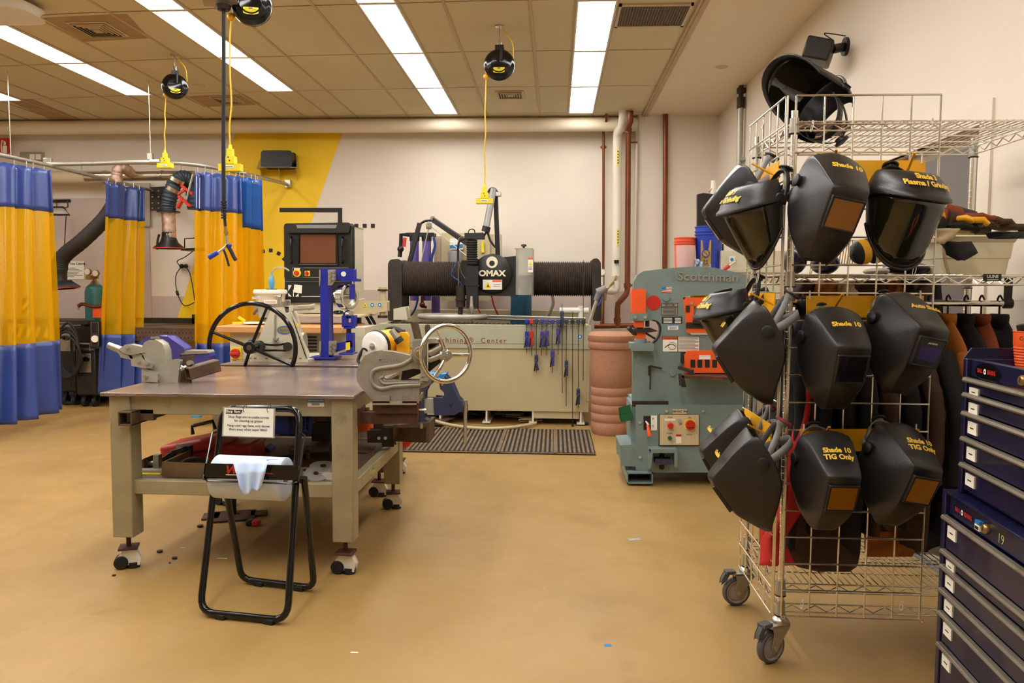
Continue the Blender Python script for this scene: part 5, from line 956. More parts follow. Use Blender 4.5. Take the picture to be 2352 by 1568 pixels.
b = B('cast_light'); b.pp([(306,1082),(370,1078),(374,1128),(312,1128)],3.95,.2); b.put('body', t, bev=.01); b = B('label_yellow'); b.pp([(306,1087),(367,1088),(367,1097),(306,1096)],3.86,.02); b.put('strip', t); b = B('galv'); b.pp([(302,1079),(372,1081),(372,1088),(302,1087)],3.88,.05); b.put('bar', t); b = B('rust'); b.pp([(303,1072),(330,1053),(331,1075),(306,1090)],3.95,.12); b.put('plate', t)
t = thing('clamp_tool', 'dark clamp tools heaped between the toolbox and the steel box', 'clamp', P(400,1062,4.1))
b = B('black_plastic'); b.bar(P(362,1066,4.1),P(400,1040,4.1),.03,.03); b.bar(P(392,1040,4.1),P(425,1030,4.1),.025,.025); b.bar(P(395,1060,4.1),P(430,1048,4.1),.03,.04); b.bar(P(428,1060,4.15),P(430,1022,4.15),.05,.05); b.split('arm', t, bev=.004); b = B('galv'); b.cbox(P(362,1058,4.0),(.03,.04,.07)); b.put('jaw', t); b = B('steel'); b.cyl(P(335,1066,4.0),P(362,1062,4.0),.014,n=8); b.put('screw', t)
t = thing('storage_crate', 'dark blue plastic crate under the rear table, seen past the sign', 'crate', P(665,994,5.35))
b = B('blue_box'); b.pp([(624,948),(716,948),(712,994),(628,994)],5.3,.4); b.put('body', t, bev=.01); b = B('navy')
for i in range(5): q=P(690,955+8*i,5.29); b.cbox(q,(.11,.02,.006))
for x in (663,676,690,702): b.bar(P(x,952,5.285),P(x,990,5.285),.008,.01)
b.put('ribs', t); b = B('blue_box'); b.pp([(621,945),(719,945),(719,951),(621,951)],5.27,.46); b.put('rim', t, bev=.004)
b = B('rust'); b.box(-2.0,-1.2,5.2,5.25,.335,.362); b.put('shelf_bar', None, 'rusty bar across the rear table below the blue crate', 'bar')
t = thing('adjustable_stand_top', 'blue and black screw knob tool behind the rag roll', 'tool', P(607,1045,4.45))
b = B('blue_box'); b.pp([(592,1043),(597,1030),(606,1026),(618,1033),(620,1043)],4.45,.1,rnd=2); b.bar(P(548,1042,4.5),P(590,1032,4.5),.04,.03); b.split('knob', t, bev=.006)
b = B('black_plastic'); c = P(603,1040,4.52); b.cyl(c+V((0,0,-.03)),c+V((0,0,.02)),.12,.1,n=24); b.cyl(P(594,1007,4.5),P(594,1018,4.5),.045,.02,n=16); b.split('disc', t); b = B('nut_steel'); b.cyl(P(594,1018,4.5),P(594,1032,4.5),.007,n=8); b.put('screw', t)
t = thing('pipe_bender', 'black bar tool with two ball topped pins on the lower shelf', 'bending tool', P(710,1062,4.3))
b = B('dark_metal'); b.cyl(P(640,1062,4.3),P(700,1048,4.3),.035,.03,n=14); b.cyl(P(690,1056,4.35),P(762,1052,4.35),.04,n=14); b.put('body', t)
for x in (671,707): b = B('brown_steel'); b.cyl(P(x,1060,4.3),P(x,1034,4.3),.015,n=10); b.ball(P(x,1031,4.3),.02); b.put('pin', t)
rnd = random.Random(2); sp = [(742,1082,.055,0,'large upper bending die, topmost of the heap'),(724,1098,.045,1,'middle bending die under the largest one'),(700,1092,.035,0,'small bending die left of the heap'),(735,1108,.04,1,'low flat bending die in the heap'),(757,1112,.048,2,'front bending die with a dark axle hole facing out'),(725,1122,.03,1,'small bending die with blue tape at the bottom of the heap')]
for x,y,r,k,lab in sp:
    t = thing('bending_die', 'shiny grooved '+lab, 'bending die', P(x,y,3.85), 'shiny bending dies on the lower shelf'); axd = V([(0.1,-.2,1),(.25,-.35,.9),(-.2,-1,.35)][k]); c = P(x,y,3.85+.08*(k==0))
    b = B('die_steel'); b.lathe([(r*.3,-.03),(r*1.25,-.028),(r*1.28,-.02),(r*.85,-.012),(r*.8,0),(r*.85,.012),(r*1.28,.02),(r*1.25,.028),(r*.3,.03)],c,axd,n=30); b.put('body', t); b = B('dark_metal'); z_ = axd.normalized(); b.cyl(c-z_*.034,c+z_*.034,r*.28,n=14); b.put('axle', t)
b = B('brown_steel'); b.pp([(690,1092),(716,1080),(720,1108),(694,1122)],3.95,.08); b.put('wood_block', None, 'brown block wedged left of the bending dies', 'block')
b = B('rust'); b.pp([(797,1036),(846,1040),(850,1078),(800,1082)],4.45,.2); b.put('steel_offcut', None, 'dark square steel offcut behind the right front leg', 'offcut')
b = B('dark_metal'); b.pp([(755,1018),(768,1025),(772,1060),(762,1068),(757,1040)],4.2,.06); b.put('steel_wedge', None, 'black steel wedge standing left of the right front leg', 'offcut')
b = B('nut_steel'); b.bar(P(812,1108,4.0),P(857,1078,4.15),.03,.02); b.put('steel_strip', None, 'bright steel strip leaning by the right lower rail', 'steel strip')
t = thing('hitch_box', 'dark box hanging from a receiver under the near table', 'box', P(730,975,4.9))
b = B('dark_metal'); b.pp([(717,972),(757,972),(757,1012),(717,1012)],4.7,.2); b.put('box', t, bev=.003); b = B('brown_steel'); b.pp([(715,953),(752,953),(752,968),(715,968)],4.75,.1); b.pp([(750,944),(768,944),(768,973),(750,973)],4.75,.1); b.split('bracket', t)
b = B('sky_blue'); b.cbox(G(452,956,.01),(.1,.06,.02)); b.put('blue_scrap', None, 'small blue scrap of cloth seen under the left rear of the table', 'cloth')
b = B('orange'); b.cyl(P(822,962,5.0),P(822,985,5.0),.1,n=20); b.put('orange_bucket', None, 'orange red tub behind the right front table leg', 'tub'); b = B('label_yellow','ink'); b.pp([(828,935),(849,935),(849,948),(828,948)],5.0,.01); b.use(1).text('SES',.03,plane_fn(P(838,941,4.995),(1,0,0),(0,0,1)),off=.02); b.put('hazard_tag', None, 'yellow tag with black letters behind the right front table leg', 'tag')
b = B('red'); b.ball(P(928,1013,5.0),.05,(1,1,.9)); b.put('red_ball_cover', None, 'red rounded cover on top of the rusty rear leg', 'cover')
# floor pieces
t = thing('floor_stand', 'rusty steel plate stand on the floor under the table', 'stand', G(535,1190,0))
b = B('rust'); b.M = Matrix.Translation(G(535,1188,0)) @ Matrix.Rotation(.3,4,'Z'); b.box(-.13,.13,-.1,.12,0,.012); b.box(-.18,-.08,-.03,.1,0,.012); b.box(.1,.2,-.02,.09,0,.012); b.put('base_plate', t, bev=.002); b = B('dark_metal'); b.cyl(G(535,1180,.01),G(535,1180,.01)+V((0,0,.44)),.022,n=12); b.put('post', t)
t = thing('tape_measure', 'red and black tape measure lying on the floor under the table', 'tape measure', G(582,1207,0)); c = G(582,1206,0)
b = B('black_plastic','red'); b.cbox(c+V((-.02,0,.017)),(.04,.05,.034)); b.use(1).cbox(c+V((.018,0,.017)),(.045,.052,.034)); b.put('case', t, bev=.008)
for x,y,s,lab,m in ((367,1268,.016,'small dark nut on the floor under the table','dark_metal'),(401,1283,.014,'small square steel chip right of the nut','dark_metal'),(390,1293,.006,'tiny dark crumb below the square chip','dark_metal'),(460,1210,.018,'black plastic scrap on the rust stain','black_plastic'),(262,1322,.009,'dark crumb left of the front left caster','dark_metal')):
    b = B(m); c = G(x,y,0); b.cyl(c,c+V((0,0,s*.7)),s,n=6); b.put('floor_scrap', None, lab, 'scrap', 'scraps on the floor')
b = B('galv'); b.cyl(G(498,1282,.003),G(522,1283,.003),.003,n=6); b.put('metal_pin', None, 'thin grey metal pin on the floor under the table', 'pin')
b = B('paper'); b.cyl(G(414,1257,.002),G(424,1258,.002),.002,n=6); b.put('paper_sliver', None, 'white sliver on the floor under the table', 'scrap')
b = B('label_blue'); c = G(1396,1481,.0006); b.cbox(c,(.028,.022,.001),Rz(.15)); b.put('tape_square', None, 'small square of blue tape stuck on the open floor', 'tape')
b = B('paper'); b.cbox(G(814,1498,.001),(.03,.008,.002)); b.put('paper_scrap', None, 'white paper sliver on the floor near the lower edge', 'scrap')
b = B('tube_grey'); c = G(1457,1238,.001); b.cbox(c,(.07,.04,.001),Rz(.3)); b.put('tape_residue', None, 'grey smear of old tape on the floor in front of the ironworker', 'tape residue')
# ---------------------------------------------------------------- wiper stand
t = thing('rag_stand', 'black folding tube stand holding a roll of shop rags', 'stand', G(590,1390,0))
def bend(pts, r=.016, rr=.07, k=5):
    pts = [V(p) for p in pts]; out = [pts[0]]
    for i in range(1,len(pts)-1):
        a,b_,c = pts[i-1],pts[i],pts[i+1]; p = b_+(a-b_).normalized()*rr; q = b_+(c-b_).normalized()*rr
        for j in range(k+1): u = j/k; out.append(p*(1-u)**2+b_*2*u*(1-u)+q*u*u)
    return out+[pts[-1]]
FLp, FRp = G(459,1405,.02), G(660,1425,.02); TL, TR = P(512,937,3.5), P(690,938,3.46)
b = B('black_gloss'); loop = [FLp.lerp(FRp,.5),FRp,TR,TL,FLp,FLp.lerp(FRp,.499)]; b.tube(bend(loop), .0155, n=10); b.put('front_frame', t)
BL_, BR_ = G(555,1330,.02), G(722,1350,.02); p1, p2 = P(497,1095,3.36), P(683,1100,3.32)
b = B('black_gloss'); b.tube(bend([p1+V((.02,.03,0)),BL_,BR_,p2+V((0.02,.03,0))],rr=.06), .0155, n=10); b.put('rear_frame', t)
b = B('black_rubber')
for a,c in ((FLp,FRp),(BL_,BR_)):
    for u in (.25,.8): q = a.lerp(c,u); b.cbox(q+V((0,0,-.008)),(.05,.034,.024),Rz(-.3))
b.split('foot_pad', t, bev=.005)
Yt = 3.24; b = B('black_gloss'); b.pp([(471,1064),(684,1069),(682,1103),(466,1098)],Yt,.004); b.prism([P(471,1064,Yt),P(466,1098,Yt),P(476,1108,Yt+.1),P(480,1070,Yt+.1)],(.004,0,0)); b.prism([P(684,1069,Yt),P(682,1103,Yt),P(692,1112,Yt+.1),P(694,1076,Yt+.1)],(.004,0,0)); b.put('front_plate', t)
b = B('black_gloss'); b.tube([P(497,991,3.42),P(487,994,3.38),P(467,1100,Yt-.01),P(480,1104,Yt-.02),P(670,1110,Yt-.02),P(684,1106,Yt-.01),P(700,1000,3.38),P(694,996,3.42)],.0045,n=6); b.put('wire_bail', t)
b = B('red','paper'); b.text('W',.052,plane_fn(P(530,1080,Yt-.001),(1,0,0),(0,0,1)),off=.03,sh=.3); b.text('Wipers',.012,plane_fn(P(618,1087,Yt-.001),(1,0,0),(0,0,1)),off=.02,sh=.3); b.use(1).box(P(519,1089,Yt).x,P(543,1089,Yt).x,Yt-.001,Yt-.0005,P(531,1091,Yt).z,P(531,1089,Yt).z); b.put('lettering', t, smooth=0)
ra, rb = P(500,1093,3.38), P(657,1100,3.36)
b = B('roll_white','cardboard'); axr = (rb-ra).normalized(); b.lathe([(.024,0),(.094,0),(.096,.002),(.096,(rb-ra).length-.002),(.094,(rb-ra).length),(.06,(rb-ra).length-.001),(.024,(rb-ra).length-.002)],ra,axr,n=40,cap=False)
b.use(1).lathe([(.024,-.001),(.024,(rb-ra).length+.001)],ra,axr,n=20,cap=False); 
roll = b.put('rag_roll', None, 'thick roll of pale blue shop rags on the black stand', 'rag roll')
# hanging rag: falls over the plate
def rag(u,v):
    xa = 533+u*78; top = P(xa,1048+6*abs(u-.5),3.3)
    if v < .25: k = v/.25; return top.lerp(P(xa+2,1062,Yt-.012), k)+V((0,0,.012*sin(k*pi)))
    k = (v-.25)/.75
    bot = 1100+38*(1-abs(u-.42)*1.2)+8*sin(u*9)
    xb = xa*(1-k)+((551 if u < .3 else 588)+18*(u-.5))*k if True else 0
    xb = 535+k*16+u*(80-k*30)
    return P(xb, 1062+(bot-1062)*k, Yt-.012-.02*min(1,k*3)-.012*(1+sin(u*15+k*2.2))*(.3+k))
b = B('rag_blue'); b.grid(rag, 40, 26); b.put('shop_rag', None, 'used pale blue rag draped over the black plate of the stand', 'rag', solid=.002, smooth=80)
b = B('rag_blue'); b.grid(lambda u,v: P(600+u*38,1050+6*u+v*12*(1-u),3.29-.02*v)+V((0,0,.006*sin(u*3))), 8, 4); b.put('rag_corner', None, 'folded rag corner lying on top of the roll', 'rag', solid=.002, smooth=80)
# sign
t = thing('rag_sign', 'laminated Shop Rags notice hung on the black stand', 'sign', P(572,1000,3.45)); Yg = 3.42
q4 = [P(516,936,Yg),P(629,939,Yg),P(627,1004,Yg-.02),P(513,1000,Yg-.02)]; ux = (q4[1]-q4[0]).normalized(); uy = (q4[0]-q4[3]).normalized(); o = (q4[0]+q4[2])/2
b = B('clear_film'); b.add([p+(p-o).normalized()*.008 for p in q4],[(3,2,1,0)]); b.put('laminate', t, solid=.001, smooth=0)
b = B('paper'); b.add([p+V((0,-.002,0)) for p in q4],[(3,2,1,0)]); b.put('sheet', t, smooth=0)
b = B('ink','paper'); nn = V((0,-.0035,0)); pf = lambda x,y: o+ux*x+uy*y+nn
W2, H2 = .107, .06
b.add([pf(-W2+.001,H2-.004),pf(-W2+.078,H2-.004),pf(-W2+.07,H2-.022),pf(-W2+.001,H2-.022)],[(0,3,2,1)])
nn2 = V((0,-.0045,0)); b.use(1).text('Shop Rags',.0165,lambda x,y: o+ux*(x-W2+.035)+uy*(y+H2-.0125)+nn2,off=.02); b.use(0)
for k,s_ in enumerate(('Shop Rags are re-usable towels','for cleaning up grease','Hang used rags here, only throw','them away when super filthy!')):
    b.text(s_,.0148,lambda x,y,k=k: pf(x, y+.024-.0168*k-(.005 if k > 1 else 0)),off=.012)
b.put('printing', t, smooth=0)
b = B('black_rubber')
for x in (561,616): c = P(x,939,Yg); b.tube([c+V((0,-.006,-.012)),c+V((.004,-.022,.01)),c+V((.006,.01,.018)),c+V((.002,.02,0))],.0014,n=5,smooth=4,closed=True)
b.split('tie', t)
# ================================================================ pipes, barrel, ironworker on the right side of the back wall
def pipe(name, lab, m, pts, r, extra=None, smooth=0):
    t = thing(name, lab, 'pipe', pts[-1], 'pipes on the back wall'); b = B(m); b.tube(pts, r, n=14, smooth=smooth); b.put('pipe_run', t); return t
t = pipe('copper_pipe','thin copper pipe with a kink near the ceiling, leftmost of the wall pipes','copper_pipe',[P(1393,254,9.5),P(1393,275,9.55),P(1386,302,9.8),P(1386,500,9.82),P(1385,750,9.82)],.016)
b = B('copper_pipe'); c = P(1386,338,9.8); b.cyl(c+V((0,0,-.02)),c+V((0,0,.02)),.026,n=12); b.cbox(c,(.08,.02,.02)); b.put('clip', t)
t = pipe('white_pipe','thick white plastic pipe with yellow labels and a drain elbow','pvc',[P(1432,246,9.35),P(1432,270,9.4),P(1429,290,9.5),P(1419,303,9.65),P(1418,320,9.7),P(1417,500,9.7),P(1415,632,9.7)],.055)
b = B('pvc'); b.cyl(P(1415,630,9.7),P(1415,634,9.7),.06,n=18); b.tube([P(1416,645,9.6),P(1416,660,9.6),P(1410,668,9.6),P(1385,666,9.6)],.045,n=14,smooth=4); b.split('elbow', t)
b = B('label_yellow','ink')
for y0_,y1_ in ((343,381),(526,564)):
    b.use(0).pp([(1417,y0_),(1422,y0_),(1422,y1_),(1417,y1_)],9.64,.01); b.use(1)
    for i in range(5): q = P(1419.5,y0_+5+6.5*i,9.638); b.cbox(q,(.012,.002,.018))
b.put('label', t, smooth=0)
b = B('brass','black_rubber'); b.tube([P(1415,634,9.65),P(1412,645,9.6),P(1400,658,9.5),P(1392,668,9.5),P(1390,690,9.5)],.014,n=8,smooth=3); b.use(1).cyl(P(1416,597,9.63),P(1416,604,9.63),.03,n=12); b.split('valve', t)
t = pipe('iron_pipe','brown painted pipe that jogs twice down the wall','copper_pipe',[P(1448,255,9.3),P(1448,278,9.3),P(1443,292,9.35),P(1443,305,9.4),P(1441,665,9.4),P(1438,676,9.4),P(1419,698,9.4),P(1418,712,9.4),P(1418,752,9.4)],.034)
b = B('copper_pipe'); [b.cyl(P(x,y-5,9.4),P(x,y+5,9.4),.043,n=14) for x,y in ((1443,300),(1441,655),(1418,735))]; [b.cyl(P(x,y,9.4),P(x+20,y,9.55),.012,n=8) for x,y in ((1443,327),(1441,655))]; b.split('coupling', t)
b = B('copper_pipe'); b.tube([P(1365,749,9.4),P(1465,747,9.4)],.03,n=12); b.put('branch', t)
pipe('copper_pipe','straight copper pipe standing alone between wall column and corner','copper_pipe',[P(1529,262,9.55),P(1526,750,9.55)],.03)
t = thing('conduit', 'galvanised conduit going down the right wall behind the masks', 'conduit', PX(1700,400,1.88)); b = B('galv'); c = PX(1700,300,1.88); b.cyl((1.88,c.y,1.2),(1.88,c.y,3.28),.03,n=14); b.put('pipe', t)
b = B('dark_metal'); b.cyl((1.88,c.y,3.27),(1.88,c.y,3.38),.042,n=12); b.cyl((1.88,c.y,3.42),(1.88,c.y,3.47),.045,n=12); b.cyl((1.88,c.y,3.36),(1.88,c.y,3.5),.025,n=12); b.put('connector', t); b = B('galv'); [b.cbox((1.9,c.y,z),(.06,.12,.03)) for z in (2.75,2.0)]; b.split('strap', t)
# gauge by the machine end
t = thing('pressure_gauge', 'small round pressure gauge and regulator by the machine right end', 'gauge', P(1383,640,9.2)); b = B('brass'); b.tube([P(1383,632,9.25),P(1383,700,9.3),P(1380,750,9.4)],.012,n=7); b.put('riser', t); b = B('galv','white'); c = P(1383,625,9.25); b.cyl(c,c+V((0,-.03,0)),.04,n=20); b.use(1).cyl(c+V((0,-.031,0)),c+V((0,-.032,0)),.034,n=20); b.put('dial', t); b = B('white_plastic'); b.cyl(P(1382,636,9.22),P(1382,655,9.22),.022,n=12); b.put('filter', t)
# barrel
c = G(1406,1003,0)+V((0,.2,0)); t = thing('rain_barrel', 'tan speckled plastic barrel with ribs between machine and ironworker', 'barrel', c); H_ = P(1406,762,c.y).z; R0 = .2
b = B('barrel_tan'); pr = [(.175,0),(.19,.03),(.192,.06)]
for k in range(5): z = .12+.085*k; pr += [(.195+.001*k,z),(.191+.001*k,z+.004),(.191+.001*k,z+.008),(.195+.001*k,z+.012)]
pr += [(.205,.62),(.212,.85),(.215,H_-.16)]; b.lathe(pr,c,n=40); b.put('body', t, smooth=50)
b = B('barrel_tan'); b.lathe([(.222,H_-.16),(.23,H_-.15),(.23,H_-.1),(.225,H_-.09),(.236,H_-.08),(.236,H_-.03),(.2,H_),(0,H_+.005)],c,n=40); b.put('lid', t, smooth=50)
# ironworker
YI = 5.7; Z2 = lambda L: [(1330+.3507*x, 580+.3507*y) for x,y in L]
t = thing('ironworker', 'grey green ironworker press with orange guards and raised metal lettering', 'ironworker', (P(1590,1100,YI).x,YI+.2,0))
body = [(1456,662),(1457,648),(1464,634),(1478,624),(1540,617),(1600,613),(1640,616),(1722,634),(1722,668),(1640,675),(1582,678),(1567,682),(1573,720),(1580,764),(1590,772),(1735,772),(1735,928),(1455,928),(1455,803),(1500,803),(1500,790),(1512,776),(1517,762),(1517,750),(1510,738),(1498,735),(1484,735),(1457,735)]
b = B('iron_green'); b.pp(body,YI,.07); b.put('frame_plate', t, bev=.005)
b = B('iron_green'); b.pp([(1470,632),(1540,622),(1600,618),(1640,621),(1722,640),(1722,660),(1567,672),(1475,672)],YI+.07,.3); b.pp([(1470,805),(1735,775),(1735,928),(1470,928)],YI+.07,.35); b.split('rear_body', t, bev=.01)
b = B('galv'); lf = plane_fn(P(1626,636.5,YI-.008),(1,0,-.02),(0,0,1)); b.text('Scotchman',.088,lf,off=.012,sx=1.12); vs = b.v; 
n0 = len(b.v); b.v += [(p[0],p[1]+.008,p[2]) for p in b.v]; b.f += [tuple(reversed([i+n0 for i in f])) for f in b.f]; ed = {}
for f in b.f[:len(b.f)//2]:
    for i in range(len(f)): e_ = (f[i],f[(i+1)%len(f)]); ed[e_] = 1
for (i,j) in list(ed):
    if (j,i) not in ed: b.f.append((j,i,i+n0,j+n0))
b.mi = [0]*len(b.f); b.put('raised_lettering', t, smooth=0)
b = B('orange'); b.pp([(1453,665),(1482,665),(1482,720),(1453,720)],YI-.04,.12); b.put('guard', t, bev=.004)
b = B('iron_green'); b.pp([(1454,720),(1487,720),(1487,735),(1454,735)],YI-.05,.14); b.put('punch_block', t, bev=.004); b = B('galv'); [b.cyl(P(x,728,YI-.06),P(x,728,YI-.05),.012,n=10) for x in (1459,1482)]; b.split('bolt', t)
b = B('orange'); b.pp([(1459,736),(1478,736),(1478,751),(1459,751)],YI-.03,.09); b.pp([(1459,761),(1482,761),(1482,777),(1462,777)],YI-.04,.1); b.split('punch_guard', t, bev=.003)
b = B('dark_metal'); b.cyl(P(1470,750,YI),P(1470,762,YI),.022,n=12); b.pp([(1458,756),(1496,754),(1510,760),(1490,763),(1458,762)],YI-.06,.1); b.bar(P(1443,752,YI-.08),P(1459,768,YI-.03),.03,.02); b.bar(P(1482,764,YI-.03),P(1505,778,YI-.03),.015); b.cyl(P(1487,735,YI),P(1487,750,YI),.015); b.split('stripper', t, bev=.002)
b = B('iron_green'); b.cyl(P(1471,777,YI),P(1471,795,YI),.045,n=20); b.pp([(1451,790),(1500,790),(1500,804),(1451,804)],YI-.1,.2); b.split('anvil', t, bev=.006)
b = B('dark_metal'); b.tube([P(1498,735,YI-.002),P(1510,739,YI-.002),P(1517,752,YI-.002),P(1513,773,YI-.002),P(1500,788,YI-.002)],.006,n=6,smooth=4); b.put('throat_edge', t)
b = B('red'); c = P(1501,695,YI-.002); b.cyl(c+V((0,-.002,0)),c+V((0,.01,0)),.052,n=32); b.put('red_spot', t)
b = B('iron_green'); [b.lathe([(0,.006),(.024,.006),(.026,.0),(.026,-.01)],P(x,y,YI-.004),(0,-1,0),n=24) for x,y in ((1530,684),(1545,856))]; b.split('pivot_cap', t)
b = B('paper','ink','red','label_blue','orange','galv')
def rc(x0,y0,x1,y1,m,e=.001): b.use(m).add([P(x0,y0,YI-e),P(x1,y0,YI-e),P(x1,y1,YI-e),P(x0,y1,YI-e)],[(0,1,2,3)])
rc(1520,659,1543,672,0)
for i in range(4): b.use(2).add([P(1520,660+3.4*i,YI-.0015),P(1543,661+3.4*i,YI-.0015),P(1543,662.8+3.4*i,YI-.0015),P(1520,661.8+3.4*i,YI-.0015)],[(0,1,2,3)])
rc(1520,659,1530,666,3,.002)
rc(1519,696,1557,724,1,.0012); rc(1520,697,1556,704,5,.002); rc(1520,706,1556,723,5,.002); b.use(1).text('50H CM',.02,plane_fn(P(1538,700.5,YI-.003),(1,0,0),(0,0,1)),off=.02)
for i in range(5): rc(1523,708+3*i,1553,709+3*i,1,.003)
rc(1520,727,1567,743,1,.0015); 
for i in range(4): rc(1524,730+3.2*i,1544,731.6+3.2*i,0,.0025); rc(1550,730+3.2*i,1564,731.8+3.2*i,0,.0025)
rc(1534,745,1558,757,0,.0015); rc(1534,745,1558,749,3,.002); b.use(0).text('OLIN COLLEGE SHOP',.0085,plane_fn(P(1546,747,YI-.0025),(1,0,0),(0,0,1)),off=.02)
for i in range(10): rc(1538+1.7*i,751,1538.8+1.7*i,755.5,1,.0025)
rc(1521,772,1607,808,1,.0012); rc(1522,773,1556,780,4,.002); b.use(1).text('WARNING',.021,plane_fn(P(1541,776.5,YI-.003),(1,0,0),(0,0,1)),off=.02); rc(1522,780,1556,807,0,.002); rc(1558,773,1606,807,0,.002)
for i in range(11): rc(1560,775+2.8*i,1604-(7 if i%3==2 else 0),776+2.8*i,1,.003)
b.use(1); ccc = P(1544,794,YI-.003); b.tube([ccc+V((.028*cos(a),0,.026*sin(a))) for a in [k*pi/8 for k in range(16)]],.0015,n=4,closed=True); b.tube([P(1527,798,YI-.003),P(1535,792,YI-.003),P(1545,790,YI-.003),P(1551,795,YI-.003)],.003,n=4,smooth=3)
b.put('decals', t, smooth=0)
# notching stations
b = B('orange'); b.pp([(1571,690),(1576,684),(1700,684),(1705,690),(1705,700),(1592,701),(1592,742),(1705,742),(1705,763),(1579,763)],YI-.03,.1); b.put('upper_guard', t, bev=.004)
b = B('galv'); b.pp([(1593,702),(1705,702),(1705,727),(1593,727)],YI+.01,.03); b.put('shear_plate', t); b = B('dark_metal'); b.pp([(1577,741),(1705,741),(1705,756),(1577,753)],YI-.035,.05); b.pp([(1593,735),(1640,735),(1640,742),(1593,742)],YI-.07,.08); b.pp([(1576,702),(1584,702),(1584,716),(1576,716)],YI-.035,.05); b.split('blade_holder', t, bev=.002); b = B('green'); b.pp([(1604,733),(1616,732),(1614,737),(1604,738)],YI-.05,.02); b.put('handle', t)
b = B('nut_steel'); [b.cyl(P(x,y,YI-.038),P(x,y,YI-.03),.012,n=10) for x,y in ((1588,696),(1625,695))]; b.split('bolt', t)
b = B('label_yellow'); b.pp([(1596,678),(1650,677),(1650,684),(1596,684)],YI+.05,.2); b.put('yellow_part', t)
b = B('orange'); b.pp([(1573,814),(1580,807),(1672,806),(1700,812),(1700,855),(1574,855)],YI-.07,.1); b.put('lower_guard', t, bev=.004)
b = B('tape_black'); [b.pp([(x,826),(x+11,826),(x+11,844),(x,844)],YI-.072,.02,rnd=2) for x in (1586,1602,1619,1636)]; b.split('guard_slot', t, smooth=0)
b = B('paper','orange'); b.pp([(1606,811),(1632,811),(1632,825),(1606,825)],YI-.073,.003); b.use(1).pp([(1606,811),(1632,811),(1632,815),(1606,815)],YI-.0745,.002); b.put('guard_label', t, smooth=0)
b = B('rust'); a = P(1566,858,YI-.15); b.prism([P(1566,862,YI-.2),P(1700,868,YI-.2),P(1700,858,YI-.02),P(1583,857,YI-.02)],(0,0,-.02)); b.put('shear_table', t, bev=.002); b = B('dark_metal'); b.pp([(1564,862),(1570,862),(1576,888),(1566,888)],YI-.2,.1); b.bar(P(1558,843,YI-.1),P(1590,853,YI-.15),.025); b.cbox(P(1588,858,YI-.15),(.03,.03,.06)); b.cbox(P(1569,820,YI-.03),(.03,.05,.08)); b.split('hold_down', t, bev=.002)
b = B('dark_metal'); b.bar(P(1492,840,YI-.03),P(1520,846,YI-.03),.013); b.bar(P(1492,840,YI-.02),P(1492,862,YI-.02),.02); b.bar(P(1494,862,YI-.03),P(1493,894,YI-.03),.014,.01); b.split('lever_arm', t, bev=.002)
b = B('dark_metal'); b.bar(P(1452,927,YI-.04),P(1535,927,YI-.04),.01,.04); b.put('seam_bar', t)
b = B('iron_green'); x1i = P(1735,930,YI).x; b.pp([(1462,931),(1735,931),(1735,1083),(1462,1083)],YI-.06,.6); b.pp([(1452,931),(1463,931),(1463,1080),(1452,1080)],YI+.0,.4); b.split('cabinet', t, bev=.006)
b = B('iron_green'); b.pp([(1425,1024),(1462,1022),(1462,1070),(1428,1068)],YI-.04,.4); b.put('side_box', t, bev=.005)
b = B('iron_green'); 
for (q_) in ([(1440,1085),(1500,1085),(1500,1088),(1440,1088)],[(1440,1108),(1500,1108),(1500,1111),(1440,1111)],[(1440,1085),(1443,1085),(1443,1111),(1440,1111)],[(1497,1085),(1500,1085),(1500,1111),(1497,1111)]): b.pp(q_,YI-.1,.6)
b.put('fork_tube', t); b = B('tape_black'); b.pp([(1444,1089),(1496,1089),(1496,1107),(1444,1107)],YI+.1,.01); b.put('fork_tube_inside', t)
b = B('iron_green'); q = G(1650,1112,0); b.box(q.x,q.x+.25,YI-.05,YI+.5,0,.08); b.put('rear_foot', t, bev=.004)
b = B('panel_tan'); b.pp([(1516,953),(1604,953),(1604,1021),(1516,1021)],YI-.075,.02); b.put('control_panel', t, bev=.003); b = B('tape_black'); b.pp([(1513,951),(1606,951),(1606,1024),(1513,1024)],YI-.064,.01); b.put('panel_gasket', t)
b = B('red'); q = P(1539,976,YI-.08); b.cyl(q,q+V((0,-.03,0)),.022,n=20); b.put('stop_button', t, bev=.004); b = B('green'); q = P(1538,1005,YI-.08); b.cyl(q,q+V((0,-.02,0)),.014,n=18); b.put('start_button', t); b = B('galv'); [b.cyl(P(x,y,YI-.078),P(x,y,YI-.07),r_,n=18) for x,y,r_ in ((1560,966,.015),(1538,1005,.018))]; b.split('bezel', t)
b = B('label_yellow'); b.pp([(1573,963),(1596,963),(1596,985),(1573,985)],YI-.078,.004); b.put('switch_plate', t); b = B('red'); q = P(1585,975,YI-.08); b.cyl(q,q+V((0,-.025,0)),.034,n=24); b.cbox(q+V((0,-.03,0)),(.06,.015,.02)); b.put('switch_knob', t)
b = B('ink','paper','red'); YI2 = YI-.0762
for s_,x,y,z_ in (('STOP',1539,959,.014),('START',1538,995,.014),('ON',1584,959,.013),('OFF',1563,974,.013),('CAUTION',1583,998,.009)): b.use(0).text(s_,z_,plane_fn(P(x,y,YI2),(1,0,0),(0,0,1)),off=.02)
b.use(1).add([P(x,y,YI2) for x,y in ((1526,961),(1551,961),(1551,966),(1526,966))],[(0,1,2,3)]); b.add([P(x,y,YI2) for x,y in ((1553,997),(1565,997),(1565,1018),(1553,1018))],[(0,1,2,3)]); b.use(2).add([P(x,y,YI2-.001) for x,y in ((1553,997),(1565,997),(1565,1002),(1553,1002))],[(0,1,2,3)])
b.put('panel_lettering', t, smooth=0)
